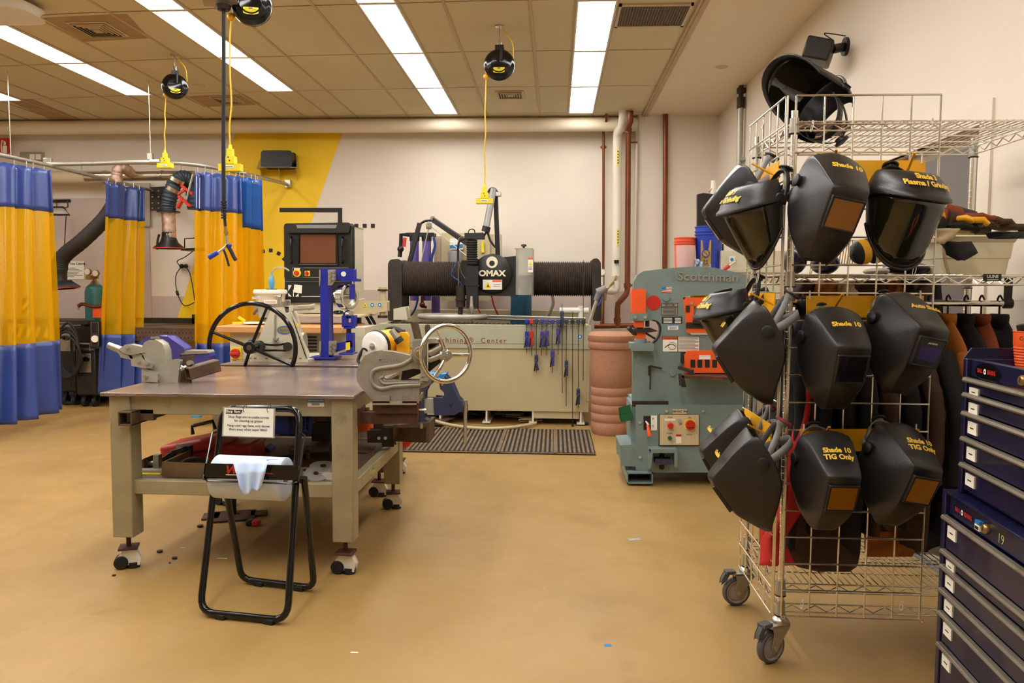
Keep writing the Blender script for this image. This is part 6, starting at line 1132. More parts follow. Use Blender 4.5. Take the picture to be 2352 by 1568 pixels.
b = B('panel_tan','ink'); b.pp([(1545,940),(1578,940),(1578,950),(1545,950)],YI-.064,.004); b.use(1).text('230 VOLT 1PH',.02,plane_fn(P(1561.5,945,YI-.0655),(1,0,0),(0,0,1)),off=.03,sx=.82); b.put('voltage_plate', t, smooth=0)
b = B('tape_black','paper','ink'); b.pp([(1478,955),(1496,955),(1496,987),(1478,987)],YI-.062,.002); b.use(1).pp([(1495,954),(1509,954),(1509,988),(1495,988)],YI-.063,.002); b.use(2).text('P',.02,plane_fn(P(1500,962,YI-.0645),(1,0,0),(0,0,1)),off=.02); b.text('S',.02,plane_fn(P(1500,978,YI-.0645),(1,0,0),(0,0,1)),off=.02); b.put('lever_slot', t, smooth=0)
b = B('orange'); b.tube([P(1487,970,YI-.08),P(1490,990,YI-.12),P(1492,1001,YI-.12)],[.008,.013,.015],n=10); b.put('lever', t); b = B('nut_steel'); b.cyl(P(1484,968,YI-.07),P(1490,976,YI-.1),.009,n=8); b.put('lever_rod', t)
b = B('iron_green'); 
for q_ in ([(1492,1032),(1555,1032),(1555,1039),(1492,1039)],[(1492,1032),(1499,1039),(1494,1076),(1490,1076)],[(1550,1034),(1555,1034),(1555,1072),(1550,1072)]): b.pp(q_,YI-.16,.1)
b.split('pedal_cover', t, bev=.003)
b = B('tape_black'); b.pp([(1514,1040),(1526,1040),(1526,1078),(1514,1078)],YI-.062,.003,rnd=5); b.put('pedal_slot', t); b = B('vise_blue'); b.pp([(1506,1055),(1542,1055),(1542,1066),(1506,1066)],YI-.14,.08); b.put('pedal', t, bev=.004)
b = B('galv'); [b.cyl(P(x,y,YI-.07),P(x,y,YI-.06),.011,n=8) for x,y in ((1531,944),(1615,944),(1470,970),(1470,1050))]; b.split('screw', t)
b = B('green'); b.pp([(1421,937),(1447,929),(1453,963),(1427,969)],YI-.02,.004); b.prism([P(1421,937,YI-.02),P(1427,969,YI-.02),P(1429,969,YI+.15),P(1423,937,YI+.15)],(.004,0,0)); b.prism([P(1427,953,YI-.04),P(1452,948,YI-.04),P(1455,963,YI-.04),P(1427,969,YI-.04)],(0,.16,0)); b.put('scrap_tray', t, bev=.002)
# shelf behind with buckets
YZ = 6.6; zs = P(1600,617,YZ).z; t = thing('storage_rack', 'cream storage cabinet with a lever, standing behind the ironworker', 'cabinet', (P(1640,800,YZ).x,YZ+.3,0))
xa, xb_ = P(1535,620,YZ).x, 1.9
b = B('machine_cream'); b.box(xa,xb_,YZ,YZ+.5,zs-.03,zs-.0); b.put('shelf', t, bev=.004)
b = B('machine_cream'); b.box(P(1657,640,YZ).x,xb_,YZ+.02,YZ+.12,1.2,P(1680,575,YZ).z); b.put('upright_panel', t, bev=.003)
b = B('machine_cream'); b.box(xa+.02,xb_,YZ+.05,YZ+.48,.05,zs-.03); b.put('body', t, bev=.006)
b = B('white','label_blue','red'); b.pp([(1675,588),(1688,588),(1688,603),(1675,603)],YZ,.004); b.use(1).cyl(P(1681,596,YZ),P(1681,596,YZ-.003),.014,n=16); b.put('label', t, smooth=0); b = B('red'); b.cyl(P(1663,619,YZ-.05),P(1675,610,YZ-.05),.016,n=10); b.put('lever_grip', t); b = B('nut_steel'); b.cyl(P(1675,610,YZ-.05),P(1690,600,YZ-.05),.008,n=8); b.put('lever', t)
def bucket(cx, y0, y1, w, Y, col, lab, cat='bucket'):
    a = P(cx,y1,Y); e = P(cx,y0,Y); r = w/2/1795*Y; h = e.z-a.z; t = thing('bucket', lab, cat, (a.x,Y,zs), 'buckets above the ironworker'); a = V((a.x,Y,zs)); h = e.z-zs
    b = B(col); b.lathe([(r*.88,0),(r*.97,h*.78)],a,n=32,cap=False); b.add([a+V((r*.88*cos(2*pi*i/24),r*.88*sin(2*pi*i/24),.003)) for i in range(24)],[tuple(range(24))]); b.put('body', t)
    b = B(col); 
    for k in (.79,.86,.97): b.lathe([(r*.96,h*k),(r*1.04,h*k+.004),(r*1.04,h*k+.012),(r*.96,h*k+.014)],a,n=32,cap=False)
    b.lathe([(r*.96,h*.78),(r*.99,h)],a,n=32,cap=False); b.put('rim', t); return t, a, r, h
bucket(1572,547,615,48,YZ+.16,'orange_bucket','orange bucket behind a clear container above the ironworker')
tb, a, r, h = bucket(1627,521,605,62,YZ+.16,'blue_bucket','blue bucket with a gold round emblem above the ironworker')
b = B('gold','blue_bucket'); cc = P(1623,581,YZ); f2 = lambda x,y: V((a.x+(r*.97+.002)*sin((x+cc.x-a.x)/r), a.y-(r*.97+.002)*cos((x+cc.x-a.x)/r), cc.z+y)); n=20
b.add([f2(-.045+.09*(i%2),.11-.22*(i//2)) for i in range(4)],[(0,1,3,2)]); f3 = lambda x,y: f2(x,y)+V((0,-.002,0)); b.use(1); b.add([f3(.034*cos(2*pi*i/n),.034*sin(2*pi*i/n)) for i in range(n)],[tuple(range(n))]); b.use(0); f4 = lambda x,y: f2(x,y)+V((0,-.004,0)); b.add([f4(.026*cos(2*pi*i/n),.026*sin(2*pi*i/n)) for i in range(n)],[tuple(range(n))]); b.use(1).add([f4(-.02,.015)+V((0,-.001,0)),f4(-.015,.02)+V((0,-.001,0)),f4(.02,-.015)+V((0,-.001,0)),f4(.015,-.02)+V((0,-.001,0))],[(0,1,2,3)])
for z_ in (.062,.086,-.062,-.086): b.text('M' if z_ > 0 else 'H',.022,lambda x,y,z_=z_: f2(x,y+z_)+V((0,-.004,0)),off=.03,sx=2.2)
b.put('emblem', tb, smooth=0)
b = B('clear_bucket'); q = P(1573,613,YZ+.0); b.lathe([(.07,0),(.08,.19)],(q.x,YZ-.02+.0,zs),n=28,cap=False); b.put('clear_container', None, 'clear plastic container in front of the orange bucket', 'container')
t2 = thing('wash_bottle', 'small clear wash bottle in front of the clear container', 'bottle', (P(1578,613,YZ-.08).x,YZ-.06,zs)); q = V((P(1575,613,YZ-.08).x,YZ+.0,zs)); b = B('white_plastic'); b.lathe([(.026,0),(.028,.07),(.012,.085),(.012,.1)],q,n=16); b.put('body', t2); b = B('white'); b.lathe([(.014,.1),(.014,.12),(.004,.125),(.004,.16)],q,n=12); b.tube([q+V((0,0,.16)),q+V((.02,0,.17)),q+V((.07,0,.165))],.003,n=5); b.put('nozzle', t2)
b = B('tape_black'); b.pp([(1602,446),(1616,443),(1650,447),(1650,600),(1602,600)],YZ+.36,.05); b.put('black_board', None, 'tall black board standing behind the blue bucket', 'board')
b = B('tape_black'); q = P(1650,600,YZ+.1); b.pp([(1650,560),(1662,560),(1662,616),(1640,616)],YZ+.35,.1); b.put('black_box', None, 'black box right behind the blue bucket', 'box')
b = B('rag_blue'); b.grid(lambda u,v: P(1594+18*u,598+18*v,YZ-.02)+V((0,.03*sin(u*9+v*5),.012*sin(v*11+u*4))),8,8); b.put('blue_wipe', None, 'crumpled blue wipe hanging in front of the blue bucket', 'wipe', solid=.003, smooth=80)
b = B('nut_steel'); b.cyl(P(1591,613,YZ-.03),P(1630,613,YZ-.03),.008,n=10); b.cyl(P(1630,606,YZ-.03),P(1630,618,YZ-.03),.012,n=12); b.put('steel_rod', None, 'bright steel rod lying before the blue bucket', 'rod')
b = B('white_plastic'); q = P(1636,445,YZ+.46); b.cyl((q.x,q.y,zs),P(1640,415,YZ+.46),.025,n=12); b.put('white_stick', None, 'white stick poking up behind the black panel', 'stick')
# speaker on the right wall
c = PX(1894,120,1.77); t = thing('wall_speaker', 'small black speaker on the right wall above the top mask', 'speaker', c)
b = B('black_plastic'); R = Rz(.75) @ Rx(.35); b.cbox(c+V((-.04,-.0,0)),(.17,.22,.14),Rz(-.35)@Ry(.3)); b.put('cabinet', t, bev=.012)
b = B('black_plastic'); b.cyl(c+V((.05,0,.02)),V((WR,c.y+.05,c.z+.05)),.03,n=12); b.cyl(V((WR-.02,c.y+.05,c.z+.05)),V((WR,c.y+.05,c.z+.05)),.06,n=16); b.put('bracket', t); b = B('black_rubber'); b.tube([c+V((.05,0,.08)),c+V((.0,.02,.13)),V((WR-.01,c.y+.05,c.z+.12))],.004,n=5,smooth=4); b.put('cable', t)
# ================================================================ wire rack
RX0, RX1, RY0, RY1 = .872, 1.785, 2.97, 3.5
t = thing('wire_rack', 'chrome wire shelving rack on gray wheels, hung with masks', 'shelving rack', ((RX0+RX1)/2,(RY0+RY1)/2,0)); RACK = t
lean = .0
for k,(x,y) in enumerate(((RX0,RY0),(RX0,RY1),(RX1,RY0),(RX1,RY1))):
    b = B('wire_chrome'); b.cyl((x,y,.19),(x,y,2.075 if k != 1 else 2.08),.0127,n=18); 
    for i in range(72): z = .22+.0254*i; b.lathe([(.0127,z),(.0134,z+.0008),(.0134,z+.0018),(.0127,z+.0026)],(x,y,0),n=14,cap=False)
    b.put('post', t)
def caster2(x, y, a):
    M = Matrix.Translation((x,y,0)) @ Matrix.Rotation(a,4,'Z')          # wheel trails along local -x
    b = B('caster_grey'); b.M = M; w = V((-.045,0,.0635)); b.lathe([(.049,-.015),(.058,-.015),(.0635,-.009),(.0635,.009),(.058,.015),(.049,.015)],w,(0,1,0),n=40,cap=False); h = b.put('caster_wheel', t)
    b = B('hub_grey'); b.M = M; b.lathe([(0,-.01),(.03,-.011),(.044,-.006),(.046,-.015),(.05,-.0155),(.05,.0155),(.046,.015),(.044,.006),(.03,.011),(0,.01)],w,(0,1,0),n=40); b.put('hub', h)
    b = B('galv'); b.M = M
    for s in (-1,1): b.prism([(-.058,s*.021,.06),(-.045,s*.021,.048),(-.03,s*.021,.06),(.03,s*.021,.135),(.03,s*.021,.148),(-.06,s*.021,.148),(-.05,s*.021,.12)],(0,s*.003,0))
    b.box(-.065,.03,-.024,.024,.14,.15); b.put('fork', h, bev=.001)
    b = B('nut_steel'); b.M = M; b.lathe([(.034,.148),(.036,.155),(.03,.168),(.016,.176),(.014,.19)],(0,0,0),n=24); b.put('swivel', h); b = B('nut_steel'); b.M = M; b.cyl(w+V((0,-.03,0)),w+V((0,.03,0)),.009,n=12); b.put('axle_bolt', h)
    b = B('caster_grey'); b.M = M; b.box(-.1,-.055,-.02,.02,.146,.162); b.prism([(-.1,-.012,.15),(-.115,-.012,.125),(-.118,-.012,.105),(-.098,-.012,.12),(-.085,-.012,.146)],(0,.024,0)); b.put('brake', h, bev=.003)
caster2(RX0,RY0,.55); caster2(RX0,RY1,.2); caster2(RX1,RY0,2.5); caster2(RX1,RY1,1.9)
def shelf(z, nm='shelf', n=26, mesh=True, cross=3):
    b = B('wire_chrome'); r = .0032
    for (a,c) in (((RX0,RY0),(RX1,RY0)),((RX0,RY1),(RX1,RY1)),((RX0,RY0),(RX0,RY1)),((RX1,RY0),(RX1,RY1))):
        for dz in (0,-.032): b.cyl((a[0],a[1],z+dz),(c[0],c[1],z+dz),r,n=8)
        A, C = V((a[0],a[1],0)), V((c[0],c[1],0)); m = int((C-A).length/.043); pts = [A.lerp(C,i/m)+V((0,0,z-(.004 if i%2 else .028))) for i in range(m+1)]; b.tube(pts,.0027,n=5)
    if mesh:
        m = int((RX1-RX0)/.026)
        for i in range(1,m): x = RX0+(RX1-RX0)*i/m; b.cyl((x,RY0,z+.003),(x,RY1,z+.003),.0024,n=5)
        for j in range(1,cross+1): y = RY0+(RY1-RY0)*j/(cross+1); b.cyl((RX0,y,z-.003),(RX1,y,z-.003),.003,n=6)
    s = b.put(nm, t)
    for x in (RX0,RX1):
        for y in (RY0,RY1):
            b = B('galv','black_rubber'); b.lathe([(.0135,-.042),(.019,-.042),(.0165,.012),(.0135,.012)],(x,y,z),n=20,cap=False); b.use(1).lathe([(.0135,-.046),(.0205,-.046),(.0205,-.042),(.0135,-.042)],(x,y,z),n=20,cap=False); b.put('collar', s)
    return s
shelf(2.035); sh = shelf(1.475); shelf(.3); shelf(.222, mesh=False)
b = B('tape_black','paper'); q = P(2279,637,RY0-.008); b.cbox(q,(.062,.006,.026)); b.use(1).text('ULINE',.015,plane_fn(q+V((0,-.0035,.003)),(1,0,0),(0,0,1)),off=.02); b.cbox(q+V((0,-.0035,-.008)),(.04,.0006,.002)); b.put('label_plate', t, smooth=0)
# wire grid panels
GY = RY0-.035; gx0, gx1 = P(1812,800,GY).x, P(2138,800,GY).x
b = B('wire_chrome'); zt = 2.12
for i in range(6): x = gx0+(gx1-gx0)*i/5; r = .0038 if i in (0,5) else .0033; b.cyl((x,GY,zt if i in (0,5) else zt),(x,GY,zt-1.93),r,n=7)
for k in range(20): z = zt-.1016*k; b.cyl((gx0,GY-.004,z),(gx1,GY-.004,z),.0032 if k else .0038,n=7)
for x in (gx0,gx1): b.tube([V((x,GY,zt-1.93)),V((x+.004,GY,zt-1.94)),V((x+.012,GY,zt-1.942)),V((x+.012,GY,zt-1.93))],.003,n=6,smooth=3)
b.put('grid_panel', t)
GX = .835; gy0, gy1 = RY0-.02, RY1-.03
b = B('wire_chrome')
for i in range(6): y = gy0+(gy1-gy0)*i/5; b.cyl((GX,y,zt),(GX,y,zt-1.93),.0038 if i in (0,5) else .0033,n=7)
for k in range(20): z = zt-.1016*k; b.cyl((GX-.004,gy0,z),(GX-.004,gy1,z),.0032 if k else .0038,n=7)
b.cyl((GX,gy0-.02,zt),(GX,gy0-.02,zt-1.93),.003,n=7); b.put('grid_panel', t)
b = B('white_plastic')
for x,y in ((1865,292),(2138,287),(1863,620),(2100,622),(1842,1388),(2070,1392),(1752,285),(1740,640)):
    Yt_ = GY if x > 1800 else 2.95; q = P(x,y,Yt_-.01); b.tube([q+V((.003*cos(a),.012*sin(a),.016*cos(a))) for a in [k*pi/5 for k in range(10)]],.0016,n=4,closed=True); b.cbox(q+V((0,-.01,.018)),(.007,.005,.008))
b.split('cable_tie', t)
# clothes rail under the middle shelf
t3 = thing('clothes_rail', 'chrome clothes rail with black end bracket below the middle shelf', 'rail', P(2200,688,3.2)); ZR = 1.37
b = B('chrome'); b.cyl((RX0+.02,3.22,ZR),(RX1+.01,3.22,ZR),.0127,n=14); b.put('rail', t3)
b = B('black_plastic'); b.cyl((RX1,3.22,ZR),(RX1+.03,3.22,ZR),.02,n=14); b.cbox((RX1+.015,3.22,ZR+.05),(.02,.025,.11)); b.put('end_bracket', t3)
# hook boards
def board(x0,y0,x1,y1,Y,lab,prongs):
    t = thing('hook_board', lab, 'hook board', P((x0+x1)/2,(y0+y1)/2,Y), 'yellow hook boards on the wire grids')
    b = B('orange_yellow'); b.pp([(x0,y0),(x1,y0),(x1,y1),(x0,y1)],Y,.004); b.put('board', t)
    for (xa,ya,xb,yb) in prongs: b = B('orange_yellow'); b.bar(P(xa,ya,Y),P(xb,yb,Y-.085),.009,.006); b.put('prong', t, bev=.001)
    b = B('white_plastic')
    for x in (x0+8,x1-8): q = P(x,y0+4,Y-.003); b.cbox(q+V((0,0,.01)),(.005,.004,.03))
    b.split('cable_tie', t)
board(1872,368,2125,417,GY-.012,'yellow hook board behind the two top front masks',[(1917,380,1921,343),(2083,395,2101,350)])
board(1852,679,2122,729,GY-.012,'yellow hook board behind the middle pair of front masks',[(1916,708,1936,675),(2060,708,2074,677)])
board(1838,985,2112,1036,GY-.012,'yellow hook board behind the lowest pair of front masks',[(1888,1012,1905,980),(2050,1012,2064,985)])
def board_s(zc,lab,pr):
    t = thing('hook_board', lab, 'hook board', (GX-.012,3.1,zc), 'yellow hook boards on the wire grids')
    b = B('orange_yellow'); b.box(GX-.014,GX-.01,2.98,3.4,zc-.045,zc+.045); b.put('board', t)
    for y in pr: b = B('orange_yellow'); b.bar((GX-.012,y,zc),(GX-.1,y,zc+.045),.009,.006); b.put('prong', t, bev=.001)
board_s(P(1770,400,3.0).z,'yellow hook board on the side grid, topmost row',(3.03,3.27))
board_s(P(1770,700,3.0).z,'yellow hook board on the side grid, middle row',(3.0,3.22))
board_s(P(1770,1000,3.0).z,'yellow hook board on the side grid, lowest row',(2.98,3.2))
# ================================================================ masks (local axes: face towards -y)
def skin(rows, b):
    n = len(rows[0]); vs = [p for r in rows for p in r]
    b.add(vs, [(j*n+i, j*n+i+1, (j+1)*n+i+1, (j+1)*n+i) for j in range(len(rows)-1) for i in range(n-1)])
def helmet_rows():
    LV = [(.17,.05,.08,.055,.084),(.164,.04,.086,.07,.095),(.11,-.012,.08,.105,.105),(.05,-.06,.071,.145,.112),(.022,-.084,.065,.158,.113),(.008,-.095,.062,.162,.113),(-.003,-.098,.06,.164,.113),(-.014,-.092,.06,.164,.112),(-.05,-.07,.06,.158,.108),(-.1,-.038,.059,.14,.098),(-.128,-.018,.057,.13,.09),(-.138,-.006,.055,.126,.084),(-.165,.035,.048,.12,.07),(-.188,.07,.04,.118,.054),(-.2,.09,.03,.12,.036)]
    rows = []
    for z,yf,fw,yb,sw in LV:
        yb = .02+yb*.72
        r = []; bow = .012; zc = .018 if z > .15 else 0
        for u in (-1,-.8,-.55,-.3,-.12,-.04): # side, back to front
            k = (u+1)/.96; x = -sw+(sw-fw)*k**1.6 if k > 0 else -sw; y = yb+(yf-yb)*k; r.append((x,y,z-(zc*.6 if z > .15 else 0)))
        for i in range(0,9): q = -1+i/4; r.append((fw*q*.985, yf-bow*(1-q*q), z+zc*(1-q*q)-(zc*.6)))
        r += [(-p[0],p[1],p[2]) for p in reversed(r[:6])]; rows.append(r)
    return rows
HR = helmet_rows()
def headgear(t, m, knob, dy=0):
    b = B(m)
    def rib(pts, w, wd):
        L_, R_ = [], []
        vs = []; fs = []
        for p in pts: vs += [V(p)-V(wd)*w/2, V(p)+V(wd)*w/2]
        fs = [(2*i,2*i+1,2*i+3,2*i+2) for i in range(len(pts)-1)]; b.add(vs, fs)
    N = 18
    for (cy,cz,ay,az,w) in ((.07,.05,.08,.142,.022),):
        rib([( -.102*cos(pi*i/N), cy+ay*sin(pi*i/N), cz+az*sin(pi*i/N)) for i in range(N+1)], w, V((0,.85,-.5)))
    rib([(-.098*cos(pi*i/N), .09+dy+.1*sin(pi*i/N), .07+.06*sin(pi*i/N)) for i in range(N+1)], .03, V((0,-.3,.95)))
    for s in (-1,1): rib([(s*.088,.045,.06),(s*.09,.07,.085),(s*.094,.09,.11)], .02, V((0,.8,-.5)))
    hg = b.put('headgear', t, solid=.003, smooth=70)
    b = B(m); c = V((0,.158,.186)); ax_ = V((0,.55,.83)); b.lathe([(.0,-.004),(.02,-.004),(.021,.01),(.0,.012)],c,ax_,n=16); b.put('strap_guide', hg)
    b = B(knob); b.lathe([(.018,.01),(.03,.011),(.032,.015),(.03,.02),(.0,.021)],c,ax_,n=24); b.put('ratchet_knob', hg)
def make_helmet(lens, lettering, m='grey_plastic', knob='black_plastic', stripes=False, brand=False):
    t = thing('welding_helmet', '', 'welding helmet', (0,0,0), 'welding helmets and face shields on the rack', local=True)
    b = B('visor_plastic'); skin(HR, b); b.put('shell', t, solid=.004, sub=1, smooth=80)
    # lower facet frame and lens
    p0, p1 = V((0,-.1,-.01)), V((0,-.0275,-.125)); d = (p1-p0).normalized(); n = V((0,-d.z*-1,0)); n = V((0,d.z,-d.y)); n = n if n.y < 0 else -n; ux = V((1,0,0)); ctr = (p0+p1)/2+n*.0075+d*.004
    pl = lambda x,y,e=0: ctr+ux*x-d*y+n*e
    h = .047; wt, wb = .056, .054
    b = B('visor_plastic'); o_ = [(-wt-.001,h+.008),(wt+.001,h+.008),(wb+.001,-h-.008),(-wb-.001,-h-.008)]; i_ = [(-wt+.008,h),(wt-.008,h),(wb-.006,-h),(-wb+.006,-h)]
    vs = [pl(x,y,-.008) for x,y in o_]+[pl(x,y,.0035) for x,y in o_]+[pl(x,y,.0035) for x,y in i_]+[pl(x,y,.001) for x,y in i_]
    b.add(vs,[(i,(i+1)%4,4+(i+1)%4,4+i) for i in range(4)]+[(4+i,4+(i+1)%4,8+(i+1)%4,8+i) for i in range(4)]+[(8+i,8+(i+1)%4,12+(i+1)%4,12+i) for i in range(4)]); b.put('lens_frame', t, bev=.0025)
    b = B(lens,'lens_gold'); b.add([pl(x,y,.0025) for x,y in i_],[(3,2,1,0)]); 
    if lens == 'lens_purple': b = B('lens_dark','lens_purple'); b.add([pl(x,y,.0025) for x,y in i_],[(3,2,1,0)]); b.use(1).add([pl(-.042,.022,.0032),pl(.042,.022,.0032),pl(.039,-.03,.0032),pl(-.039,-.03,.0032)],[(3,2,1,0)])
    b.put('lens', t, smooth=0)
    if brand: b = B('paper'); b.text('JACKSON',.0085,lambda x,y: pl(x,y+.034,.0034),off=.02,sh=.2); b.put('lens_lettering', t, smooth=0)
    for s in (-1,1):
        b = B('black_plastic'); b.lathe([(.012,-.004),(.018,-.002),(.018,.006),(.022,.007),(.022,.014),(.014,.017),(0,.017)],V((s*.108,.075,.07)),(s,-.1,0),n=20); b.put('pivot_knob', t, bev=.001)
    # lettering on the upper facet
    q0, q1 = V((0,-.034,.125)), V((0,-.088,.035)); d2 = (q1-q0).normalized(); n2 = V((0,d2.z,-d2.y)); n2 = n2 if n2.y < 0 else -n2; c2 = (q0+q1)/2
    b = B('label_text')
    for k,s_ in enumerate(lettering):
        b.text(s_,.0285 if s_ != 'Auto Shade' else .0255,lambda x,y,k=k: c2+ux*(x-.01)-d2*(y+.014*(len(lettering)-1)-.029*k)+n2*(.0165-.012*(x/.08)**2*1.0)-V((0,0,0)),off=.042)
    b.put('lettering', t, smooth=0)
    headgear(t, m, knob); return t
mat('red_knob',(150,50,56),.5)
mat('label_text',(238,190,50),.5,var=.02)
def make_shield(lettering, m='black_plastic', knob='black_plastic', light=False):
    t = thing('face_shield', '', 'face shield', (0,0,0), 'welding helmets and face shields on the rack', local=True)
    b = B('visor_plastic'); rows = []; N = 24
    for z,rx,ry,yo in ((.158,.104,.09,.035),(.161,.11,.1,.034),(.154,.116,.112,.03),(.135,.126,.135,.024),(.11,.136,.155,.016),(.09,.141,.166,.01),(.078,.148,.18,.006),(.07,.148,.18,.006),(.066,.14,.168,.008)):
        rows.append([(rx*sin(a),yo-ry*cos(a), z-.012*(z<.1)*cos(a)**2) for a in [radians(-105+210*i/N) for i in range(N+1)]])
    skin(rows,b); b.put('crown', t, solid=.004, smooth=60)
    def S(a,z,e=0): k = max(0,min(1,(z+.2)/.27)); rx = .138*(.62+.38*k**.7); ry = .158*(.36+.64*k**.9); return (( rx+e)*sin(a), .01-(ry+e)*cos(a), z)
    def zlow(a): return -.205+.16*(abs(a)/radians(105))**2.2
    b = B('visor_plastic'); rows = []
    for v in range(8):
        rows.append([S(a, .075+(zlow(a)-.075)*v/7) for a in [radians(-105+210*i/N) for i in range(N+1)]])
    # frame with opening: only side and lower strips
    keep = B('visor_plastic'); n = N+1
    keep.add([p for r in rows for p in r], [(j*n+i,j*n+i+1,(j+1)*n+i+1,(j+1)*n+i) for j in range(7) for i in range(N) if j >= 6 or abs(-105+210*(i+.5)/N) > 72])
    keep.put('side_frame', t, solid=.005, smooth=60)
    b = B('visor_green'); rows = []
    for v in range(8): rows.append([S(a, .072+(zlow(a)+.022-.072)*v/7, .003) for a in [radians(-76+152*i/N) for i in range(N+1)]])
    skin(rows,b); b.put('visor_lens', t, smooth=60, solid=.002)
    b = B('visor_plastic'); b.tube([S(a, zlow(a)+.004, .003) for a in [radians(-104+208*i/30) for i in range(31)]],.006,n=8); b.put('lower_lip', t)
    for s in (-1,1): b = B('black_plastic'); b.lathe([(.014,-.006),(.022,-.002),(.024,.004),(.02,.01),(0,.012)],V((s*.136,.04,.08)),(s,-.1,0),n=20); b.cbox((s*.148,.04,.08),(.01,.008,.036)); b.put('pivot_knob', t, bev=.001)
    b = B('label_text')
    def T(x,y): a = x/.15; return V((.1395*sin(a)*1.02, .018-(.165-.0)*cos(a)-.0, y)) 
    prof = [(.09,.141,.166,.01),(.11,.136,.155,.016),(.154,.116,.112,.03)]
    def C(x,z):
        if z < .11: k = (z-.09)/.02; a_, b_ = prof[0], prof[1]
        else: k = (z-.11)/.044; a_, b_ = prof[1], prof[2]
        rx, ry, yo = [a_[i]+(b_[i]-a_[i])*k for i in (1,2,3)]; a = x/(rx*1.08); return V(((rx+.007)*sin(a), yo-(ry+.007)*cos(a), z+.003))
    for k,s_ in enumerate(lettering): b.text(s_,.027,lambda x,y,k=k: C(x, .141-.027*k+y),off=.04)
    b.put('lettering', t, smooth=0)
    headgear(t, m, knob); return t
def place(t, px, py, Y, rz, rx, ry, lab, sc=1.0):
    c = P(px,py,Y); t.location = c; t.rotation_euler = (Matrix.Rotation(rz,3,'Z') @ Matrix.Rotation(rx,3,'X') @ Matrix.Rotation(ry,3,'Y')).to_euler(); t.scale = (sc,)*3; t['label'] = lab
S10 = ['Shade 10']; TIG = ['Shade 10','TIG Only']; AUT = ['Auto Shade']; PLA = ['Shade 3','Plasma / Grinding']
place(make_helmet('lens_gold',S10,'black_plastic'), 1922,458,2.7, .12,-.2,.2,'black helmet marked Shade 10 with copper lens, top left on the front grid',1.0)
place(make_helmet('lens_dark',S10), 1934,808,2.74, .08,-.25,.02,'black helmet marked Shade 10 with dark lens, middle row of the front grid',.95)
place(make_helmet('lens_purple',AUT,brand=True), 2100,772,2.74, .3,-.28,.18,'black helmet marked Auto Shade with purple lens, on the front grid',.95)
place(make_helmet('amber_lens',TIG), 1914,1096,2.74, .08,-.22,.02,'black TIG Only helmet with amber lens, lower left of the front grid',.93)
place(make_helmet('amber_lens',TIG), 2086,1080,2.74, .32,-.25,.2,'black TIG Only helmet with striped amber lens beside the tool chest',.95)
place(make_shield(PLA), 2074,496,2.76, .12,.1,.12,'black face shield marked Shade 3 Plasma / Grinding on the front grid',.89)
place(make_shield(PLA,'black_plastic'), 1742,508,2.92, -1.35,.22,.02,'black face shield with green visor hung at the top of the side grid',.84)
place(make_helmet('lens_dark',S10,'grey_plastic'), 1676,482,3.2, -1.75,.05,0,'black helmet partly behind the topmost side face shield')
place(make_shield(PLA,'black_plastic'), 1682,745,3.2, -1.5,.2,0,'black face shield mostly hidden in the middle row of the side grid',.86)
place(make_helmet('lens_dark',S10), 1706,800,2.9, -1.72,.0,0,'black helmet marked Shade 10 in the middle row of the side grid',1.0)
place(make_helmet('lens_dark',AUT,'grey_plastic','red_knob'), 1668,1035,3.2, -1.68,-.05,0,'black helmet, rear one of the lowest side row, its open top showing')
place(make_helmet('lens_dark',AUT,'grey_plastic','red_knob'), 1696,1092,2.88, -1.68,.06,0,'black helmet with red knob, front one of the lowest side row')
tt = make_shield(['Shade 3','Plasma / Grinding'],'black_plastic'); place(tt, 1850,222,3.14, 0,0,0,'black face shield lying upturned on top of the rack',.9)
tt.rotation_euler = (Matrix.Rotation(.35,3,'X') @ Matrix.Rotation(2.2,3,'Y') @ Matrix.Rotation(pi+.35,3,'Z')).to_euler()
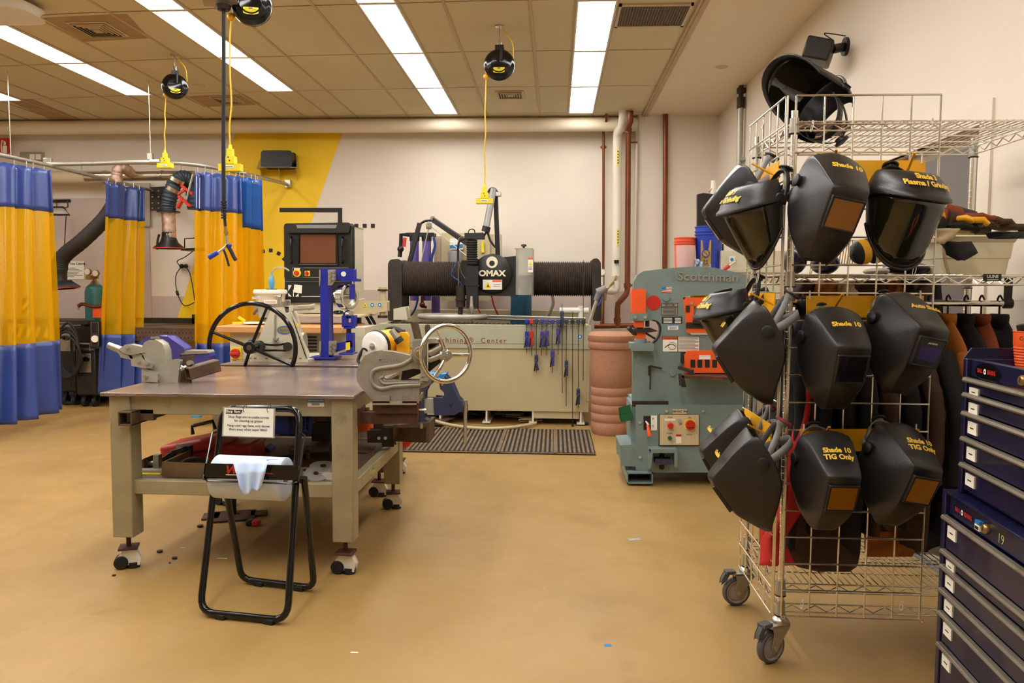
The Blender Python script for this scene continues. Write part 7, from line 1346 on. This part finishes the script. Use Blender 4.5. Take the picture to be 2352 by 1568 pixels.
# ================================================================ clothes and things on the rack
def jacket(x, m, lab, z0=.45, yc=3.22, yw=.2, tw=.031, seed=0, ztop=1.31, sleeve=True, turn=0):
    rnd = random.Random(seed); ph = [rnd.uniform(0,6) for _ in range(6)]
    t = thing('hanging_jacket', lab, 'jacket', (x,yc,z0), 'work jackets hanging on the rail')
    N = 30; rows = []; dd = [0,.003,.008,.015,.024,.034,.046,.06,.076,.094,.115,.14,.17]; zz = [ztop-q for q in dd]+[ztop-.18-(ztop-.18-z0)*i/12 for i in range(1,13)]
    hw = [.028+.172*(1-math.exp(-(q/.1)**1.15)) for q in dd]+[.2+.03*i/12 for i in range(1,13)]
    for z,h in zip(zz,hw):
        r = []; h *= yw/.2; k = min(1,(ztop-z)/.12); w = tw*(.55+.45*k)
        for i in range(N+1):
            a = 2*pi*i/N; f = 1+.16*sin(4*a+ph[0]+z*6)*k+.1*sin(9*a+ph[1]-z*9)*k
            r.append((x+w*f*cos(a)+.012*sin(z*7+ph[2])+turn*(h*sin(a)), yc+h*sin(a)*(1+.03*sin(6*a+ph[3])), z+.008*sin(3*a+ph[4])))
        rows.append(r)
    b = B(m); n = N+1; b.add([p for r in rows for p in r], [(j*n+i,(j+1)*n+i,(j+1)*n+i+1,j*n+i+1) for j in range(len(rows)-1) for i in range(N)]); b.put('body', t, smooth=80)
    for s in ((-1,) if not sleeve else (-1,1)):
        b = B(m); b.tube([(x+turn*s*yw*.8,yc+s*yw*.7,ztop-.14),(x+turn*s*yw,yc+s*(yw-.01),ztop-.22),(x+.01+turn*s*yw,yc+s*(yw+.04),ztop-.35),(x+.015+turn*s*yw,yc+s*(yw+.03),ztop-.62)],lambda u: .037-.006*u+.002*sin(u*40),n=12,smooth=6); b.put('sleeve', t)
    b = B(m); b.lathe([(.05,-.02),(.055,.02),(.05,.03)],(x,yc,ztop-.012),n=20,sx=.45,cap=False); b.put('collar', t, solid=.004)
    b = B('black_plastic'); b.tube([(x,yc,ztop),(x,yc,1.36),(x,yc-.0,1.365),(x,yc+.016,1.385),(x,yc,1.402),(x,yc-.018,1.386)],.004,n=6,smooth=4); b.put('hanger', t)
JK = [(.93,'jacket_black','black jacket at the left end of the rail behind the masks'),(1.0,'jacket_black','black jacket second from the left on the rail'),(1.09,'jacket_black','black jacket behind the middle front helmet'),(1.17,'jacket_black','black jacket behind the Auto Shade helmet'),(1.25,'leather_brown','brown jacket hung behind the yellow board right end'),(1.33,'jacket_black','black jacket just right of the front grid edge'),(1.42,'leather_brown','brown leather jacket with stitched sleeve beside the tool chest'),(1.5,'jacket_black','black jacket between the brown leather and orange ones'),(1.57,'jacket_orange','orange jacket hanging over the tool chest corner'),(1.64,'jacket_black','black jacket right of the orange one'),(1.7,'rust_cloth','rust red jacket near the right end of the rail')]
mat('rust_cloth',(140,64,34),.85,var=.15,scale=7)
for k,(x,m,lab) in enumerate(JK): jacket(x,m,lab,z0=.42+.05*(k%3),seed=k,yw=.19+.01*(k%2),ztop=1.31 if k > 4 else 1.36)
jacket(1.77,'jacket_black','black jacket at the right end of the rail',z0=.7,seed=20)
def cloth(name, m, lab, cat, fn, nu=20, nv=20, solid=.004, group=None): b = B(m); b.grid(fn,nu,nv); return b.put(name, None, lab, cat, group, solid=solid, smooth=80)
def px_cloth(cx, ys, Y0, amp, sd):        # cx: list of (y, xl, xr)
    def f(u,v):
        q = v*(len(cx)-1); i = min(int(q),len(cx)-2); k = q-i; a, c = cx[i], cx[i+1]; y = a[0]+(c[0]-a[0])*k; xl = a[1]+(c[1]-a[1])*k; xr = a[2]+(c[2]-a[2])*k
        return P(xl+(xr-xl)*u, y, Y0+amp*sin(u*8+sd+v*2)+amp*.6*sin(v*7+u*5+sd)-.05*sin(u*pi))
    return f
cloth('red_cloth','red_cloth','long red cloth hanging inside the rack behind the corner post','cloth',px_cloth([(855,1842,1880),(960,1828,1880),(1080,1800,1860),(1160,1790,1850),(1240,1748,1800),(1298,1745,1830)],0,3.02,.012,1),16,24)
cloth('leather_apron','leather_brown','brown leather apron slumped on the lower shelf behind the grid','apron',px_cloth([(1135,1792,1850),(1165,1788,1960),(1220,1780,1978),(1270,1785,1975),(1300,1830,1968),(1312,1880,1950)],0,3.12,.02,2),20,22)
cloth('leather_bag','jacket_orange','tan orange leather piece on the lower shelf beside the apron','leather piece',px_cloth([(1220,1985,2110),(1250,1985,2105),(1278,1988,2095)],0,3.2,.015,4),14,10)
for k,(xa,xb,m,lab) in enumerate(((1818,1870,'leather_brown','brown leather sleeve bunched under the middle shelf beside the post'),(1872,1925,'jacket_orange','mustard brown garment bunched under the middle shelf'),(1925,1968,'cream_leather','pale grey leather garment bunched under the middle shelf'),(1966,2035,'leather_brown','dark brown garment bunched above the yellow board'),(2040,2070,'jacket_orange','narrow tan garment bunched above the Auto Shade helmet'),(2068,2140,'leather_brown','brown garment bunched under the shelf near the grid edge'))):
    cloth('bunched_garment',m,lab,'garment',px_cloth([(644,xa,xb),(670,xa-3,xb+3),(705,xa-5,xb+5)],0,3.35,.018,k),16,10,.006,'garments bunched under the middle shelf')
cloth('black_coat','jacket_black','long black coat filling the middle of the rack behind the helmets','coat',px_cloth([(648,1835,2160),(700,1830,2165),(900,1822,2170),(1100,1850,2172),(1215,1980,2165),(1268,2095,2165)],0,3.42,.02,5),24,24)
b = B('red_cloth'); b.grid(px_cloth([(1150,1745,1780),(1230,1742,1785),(1300,1755,1800)],0,3.3,.015,7),10,12); b.put('red_bag', None, 'red plastic bag seen through the side grid', 'bag', solid=.004, smooth=80)
b = B('paper','ink'); q = G(2150,1275,.31); b.cbox(q+V((.06,.1,.0)),(.16,.22,.008),Rz(.3)); b.put('printed_sheet', None, 'white printed sheet on the lower shelf beside the tool chest', 'sheet')
# bin of gloves on the middle shelf
t = thing('storage_bin', 'cream plastic bin with gloves spilling over its rim', 'bin', P(2250,628,3.15)); zb_ = 1.482
x0, x1 = P(2165,600,3.05).x, P(2335,600,3.05).x; zt = P(2250,540,3.04).z
b = B('bin_cream'); 
def ring(z, e): return [V((x,y,z)) for x,y in roundpoly([(x0-e,3.04-e),(x1+e,3.04-e),(x1+e,3.42+e),(x0-e,3.42+e)],.04)]
lv = [(zb_,-.02),(zb_+.06,-.012),(zb_+.062,-.009),(zb_+.12,-.003),(zb_+.122,.0),(zt-.01,.006),(zt-.005,.014),(zt,.014)]
rs = [ring(z,e) for z,e in lv]; n = len(rs[0]); b.add([p for r in rs for p in r],[(j*n+i,j*n+(i+1)%n,(j+1)*n+(i+1)%n,(j+1)*n+i) for j in range(len(rs)-1) for i in range(n)]+[tuple(range(n-1,-1,-1))]); b.put('body', t, solid=.003, smooth=40)
GC = [('jacket_black','black glove cuff with yellow piping hanging over the bin front',[(555,2160,2230),(580,2168,2245),(597,2200,2215)],3.0),('jacket_black','black glove cuff draped over the right side of the bin',[(532,2262,2350),(548,2272,2352)],2.99),('cream_leather','cream leather glove cuff at the left of the bin',[(525,2140,2205),(545,2140,2190),(559,2140,2170)],2.98)]
for m,lab,cx,Y in GC: cloth('work_glove',m,lab,'glove',px_cloth(cx,0,Y,.006,3),12,8,.006,'gloves heaped on the cream bin')
rnd = random.Random(6)
GL = [(2185,520,'jacket_black','dark glove at the left end of the heap'),(2230,512,'leather_brown','brown glove lying across the heap middle'),(2265,508,'leather_brown','brown glove on top right of the heap'),(2300,520,'leather_brown','brown glove at the far right of the heap'),(2205,505,'orange_yellow','yellow cuffed glove near the post'),(2228,500,'rust_cloth','rust coloured glove standing up behind the post'),(2170,530,'cream_leather','pale glove low on the left of the heap')]
for k,(x,y,m,lab) in enumerate(GL):
    t = thing('work_glove', lab, 'glove', P(x,y,3.15+.02*k), 'gloves heaped on the cream bin'); c = P(x,y,3.12+.03*(k%4)); a = rnd.uniform(-.3,.3); e = V((cos(a),sin(a),-.1)); s_ = V((-sin(a),cos(a),0))
    b = B(m); b.M = Matrix.Translation(c) @ Matrix((( e.x,s_.x,0,0),(e.y,s_.y,0,0),(-.1,0,1,0),(0,0,0,1))); b.ball((0,0,0),.05,(1.1,.9,.35),16); b.cyl((-.045,0,0),(-.12,0,.0),.036,.05,n=14)
    for j in range(4): b.tube([(.03,-.03+.02*j,0),(.075,-.034+.023*j,.004),(.1-.008*abs(j-1.5),-.034+.023*j,-.01)],[.0115,.011,.009],n=8)
    b.tube([(-.01,-.035,0),(.01,-.06,.004),(.035,-.07,-.004)],[.013,.012,.009],n=8); b.put('glove_body', t)
# ear muffs and shelf clutter
t = thing('ear_muffs', 'yellow and black ear muffs lying on the middle shelf', 'ear muffs', P(1990,600,3.2))
for x,y,r in ((1982,578,.048),(2012,574,.05)):
    c = P(x,y,3.15); ax_ = V((1,.15,.25)).normalized(); b = B('black_plastic','orange_yellow'); b.lathe([(0,-.045),(r*.7,-.04),(r,-.02)],c,ax_,n=24,cap=False); b.use(1).lathe([(r,-.02),(r*1.04,.0),(r*1.02,.01)],c,ax_,n=24,cap=False); b.use(0).lathe([(r*1.02,.01),(r*.95,.02),(0,.021)],c,ax_,n=24,cap=False); b.put('cup', t)
b = B('black_rubber'); b.tube([P(1964,572,3.15),P(1975,556,3.15),P(1995,551,3.15),P(2022,560,3.15),P(2030,575,3.15)],.006,n=6,smooth=4); b.put('headband', t)
t = thing('wire_basket', 'wire basket of goggles on the middle shelf behind the Shade 10 helmet', 'basket', P(1960,610,3.25)); b = B('wire_chrome')
for i in range(12): x = 1935+6*i; b.tube([P(x,552,3.3),P(x-8,606,3.3)],.0025,n=5)
b.tube([P(1925,552,3.3),P(2003,552,3.3)],.003,n=5); b.tube([P(1918,606,3.3),P(1995,606,3.3)],.003,n=5); b.put('wires', t)
for (x0_,y0_,x1_,y1_,m,lab,nm) in ((1800,545,1850,608,'navy','dark blue folded cloth beside the corner post on the middle shelf','folded_cloth'),(1865,560,1925,610,'navy','dark blue cap behind the Shade 10 helmet','cap'),(2030,585,2135,614,'navy','navy welding cap under the face shield','cap'),(1990,600,2035,616,'white_plastic','clear safety glasses on the middle shelf','safety_glasses')):
    c = (P(x0_,y1_,3.25)+P(x1_,y0_,3.25))/2; w = (P(x1_,y0_,3.25)-P(x0_,y1_,3.25)); b = B(m); c.z = 1.482+w.z/2; b.ball(c,1,(w.x/2,.1,abs(w.z)/2),20); b.put(nm, None, lab, nm.replace('_',' '))
b = B('cream_leather'); b.tube([P(2163,560,3.0),P(2168,580,2.98),P(2172,605,2.99),P(2178,628,3.0),P(2176,660,3.0)],.006,n=6,smooth=4); b.put('leather_strap', None, 'thin leather strap hanging from the bin over the shelf edge', 'strap')
for x,y,w,m,lab in ((1868,330,.16,'leather_brown','flat brown leather pad lying on the top shelf'),(1855,345,.14,'brown_steel','lower flat brown pad under the other on the top shelf')):
    c = P(x,y,3.3); b = B(m); b.cbox((c.x,3.28 if w > .15 else 3.18,2.045+(.012 if w > .15 else .0)),(w*1.3,.18,.012),Rz(.1 if w > .15 else -.2)); b.put('leather_pad', None, lab, 'pad', 'leather pads on the top shelf')
# ================================================================ tool chests
O_ = V((1.162,2.37,0)); ang = math.atan2(-.037,.438)       # local x runs along the front towards the viewer, local y goes into the chest
ax_ = V((-.084,-.996,0)).normalized(); ay_ = V((.996,-.084,0)).normalized()
CM = Matrix(((ax_.x,ay_.x,0,O_.x),(ax_.y,ay_.y,0,O_.y),(0,0,1,0),(0,0,0,1)))
def chest(name, lab, z0, z1, hz, ox, oy, L, D, text_z, lock, labels, group='navy tool chests'):
    t = thing(name, lab, 'tool chest', CM @ V((ox+L/2,oy+D/2,z0)), group)
    def Bx(m): b = B(*m) if isinstance(m, tuple) else B(m); b.M = CM @ Matrix.Translation((ox,oy,0)); return b
    b = Bx('navy'); b.box(0,.025,0,D,z0,z1); b.box(L-.025,L,0,D,z0,z1); b.box(0,L,D-.01,D,z0,z1); b.box(.02,L-.02,.02,D-.01,z0,z0+.015); b.box(.025,L-.025,.012,.03,hz[0]+.006,z1-.0); b.box(.03,L-.03,.03,D-.02,z0+.02,z1-.06); b.put('case', t, bev=.003)
    zs_ = list(hz)+[z0+.01]
    for i in range(len(hz)):
        top, bot = hz[i], zs_[i+1]+(.004 if i < len(hz)-1 else 0)
        b = Bx('navy'); b.box(.03,L-.03,.004,.03,bot+.004,top-.002); d = b.put('drawer', t, bev=.002)
        b = Bx('handle_alu'); b.prism([(.028,-.009,top-.009),(.028,-.012,top-.004),(.028,-.008,top+.003),(.028,.006,top+.004),(.028,.006,top-.01)],(L-.056,0,0)); b.put('pull', d, bev=.001)
        b = Bx(('paper','ink')); zl = top-.016; h_ = min(.034,(top-bot)*.62); b.box(.05,.105,-.0005,.004,zl-.006-h_,zl-.006); b.use(1).box(.065,.088,-.001,-.0004,zl-.006-h_*.55,zl-.006-h_*.45); b.put('label', d, smooth=0)
    b = Bx(('red','black_gloss','white')); zc_ = (z1+hz[0])/2
    n = 28; b.use(1).add([(.13+.075*cos(2*pi*i/n),-.0008+.012,zc_-.002+.026*sin(2*pi*i/n)) for i in range(n)],[tuple(range(n))]) if oy else None
    b.use(0).text('BALL',.0165,lambda x,y: V((.088+x,.0095,zc_+y)),off=.03,sx=.9); b.text('BEARING',.0165,lambda x,y: V((.155+x,.0095,zc_+y)),off=.03,sx=.72); b.use(2).lathe([(.003,0),(.008,0)],(.117,.0095,zc_),(0,1,0),n=14,cap=False); b.put('emblem', t, smooth=0)
    b = Bx('brass'); b.lathe([(.014,.012),(.014,.004),(.011,-.001),(.0,-.001)],(lock,0,zc_),(0,1,0),n=20); b.put('lock', t); b = Bx('tape_black'); b.box(lock-.001,lock+.001,-.0016,-.001,zc_-.005,zc_+.005); b.put('keyhole', t, smooth=0)
    return t, Bx, zc_
t, Bx, zc_ = chest('tool_cabinet','navy rolling tool cabinet with wide drawers, carrying the smaller chest',.13,.825,[.755,.652,.606,.534,.464,.368],0,0,.7,.48,0,.27,1)
b = Bx(('paper','label_blue','ink')); b.box(.222,.25,-.0005,.012,zc_-.014,zc_+.002); b.use(1).box(.222,.25,-.0006,.012,zc_+.002,zc_+.012); b.use(2)
for i in range(9): b.box(.225+.0025*i,.2262+.0025*i,-.0012,-.0006,zc_-.012,zc_-.003)
b.put('asset_label', t, smooth=0)
mat('chalk_yellow',(190,190,90),.8); b = Bx('chalk_yellow'); b.text('19',.036,lambda x,y: V((.345+x,.011,zc_-.004+y)),off=-.01); b.put('chalk_number', t, smooth=0)
b = Bx('navy'); b.box(0,.7,0,.48,.822,.83); b.put('top', t, bev=.002)
for x in (.08,.62):
    for y in (.08,.4):
        b = Bx('black_rubber'); b.cyl((x,y-.02,.06),(x,y+.02,.06),.06,n=24); w_ = b.put('caster_wheel', t); b = Bx('galv'); b.box(x-.03,x+.03,y-.03,y+.03,.115,.132); b.box(x-.01,x+.01,y-.03,y-.022,.05,.12); b.box(x-.01,x+.01,y+.022,y+.03,.05,.12); b.put('fork', w_)
t, Bx, zc_ = chest('tool_chest','smaller navy tool chest with open top standing on the rolling cabinet',.832,1.225,[1.168,1.124,1.07,.996,.92],.03,.03,.64,.4,0,.33,1)
b = Bx('navy'); b.prism([(0,.4,1.225),(.64,.4,1.225),(.64,.43,1.26),(0,.43,1.26)],(0,.008,0)); b.prism([(0,.0,1.225),(0,.02,1.255),(0,.4,1.255),(0,.4,1.225)],(.006,0,0)); b.put('lid_edge', t)
b = Bx('clear_film'); b.box(.12,.22,.15,.3,1.166,1.2); b.put('clear_tray', None, 'clear plastic tray sitting inside the open chest', 'tray', bev=.01)
q = P(2366,838,2.28); q.z = 1.165+.0; t = thing('ribbed_cup', 'orange ribbed cup standing in the open chest at the right edge', 'cup', q)
b = B('orange'); pr = [(.03,0)]
for i in range(12): pr += [(.0315+.001*i,.006+.008*i),(.0305+.001*i,.0095+.008*i)]
pr += [(.043,.105),(.044,.14),(.046,.142)]; b.lathe(pr,q,n=32,cap=False); b.put('body', t, solid=.002, smooth=25)
b = B('ink'); b.text('Con Sa',.016,lambda x,y: q+V((.0455*sin((x-.03)/.044),-.0455*cos((x-.03)/.044),.122+y))); b.put('writing', t, smooth=0)
b = B('black_plastic'); b.cyl(q+V((-.02,.01,.14)),q+V((-.025,.01,.16)),.012,n=12); b.put('pen', None, 'black pen end sticking out of the orange cup', 'pen')
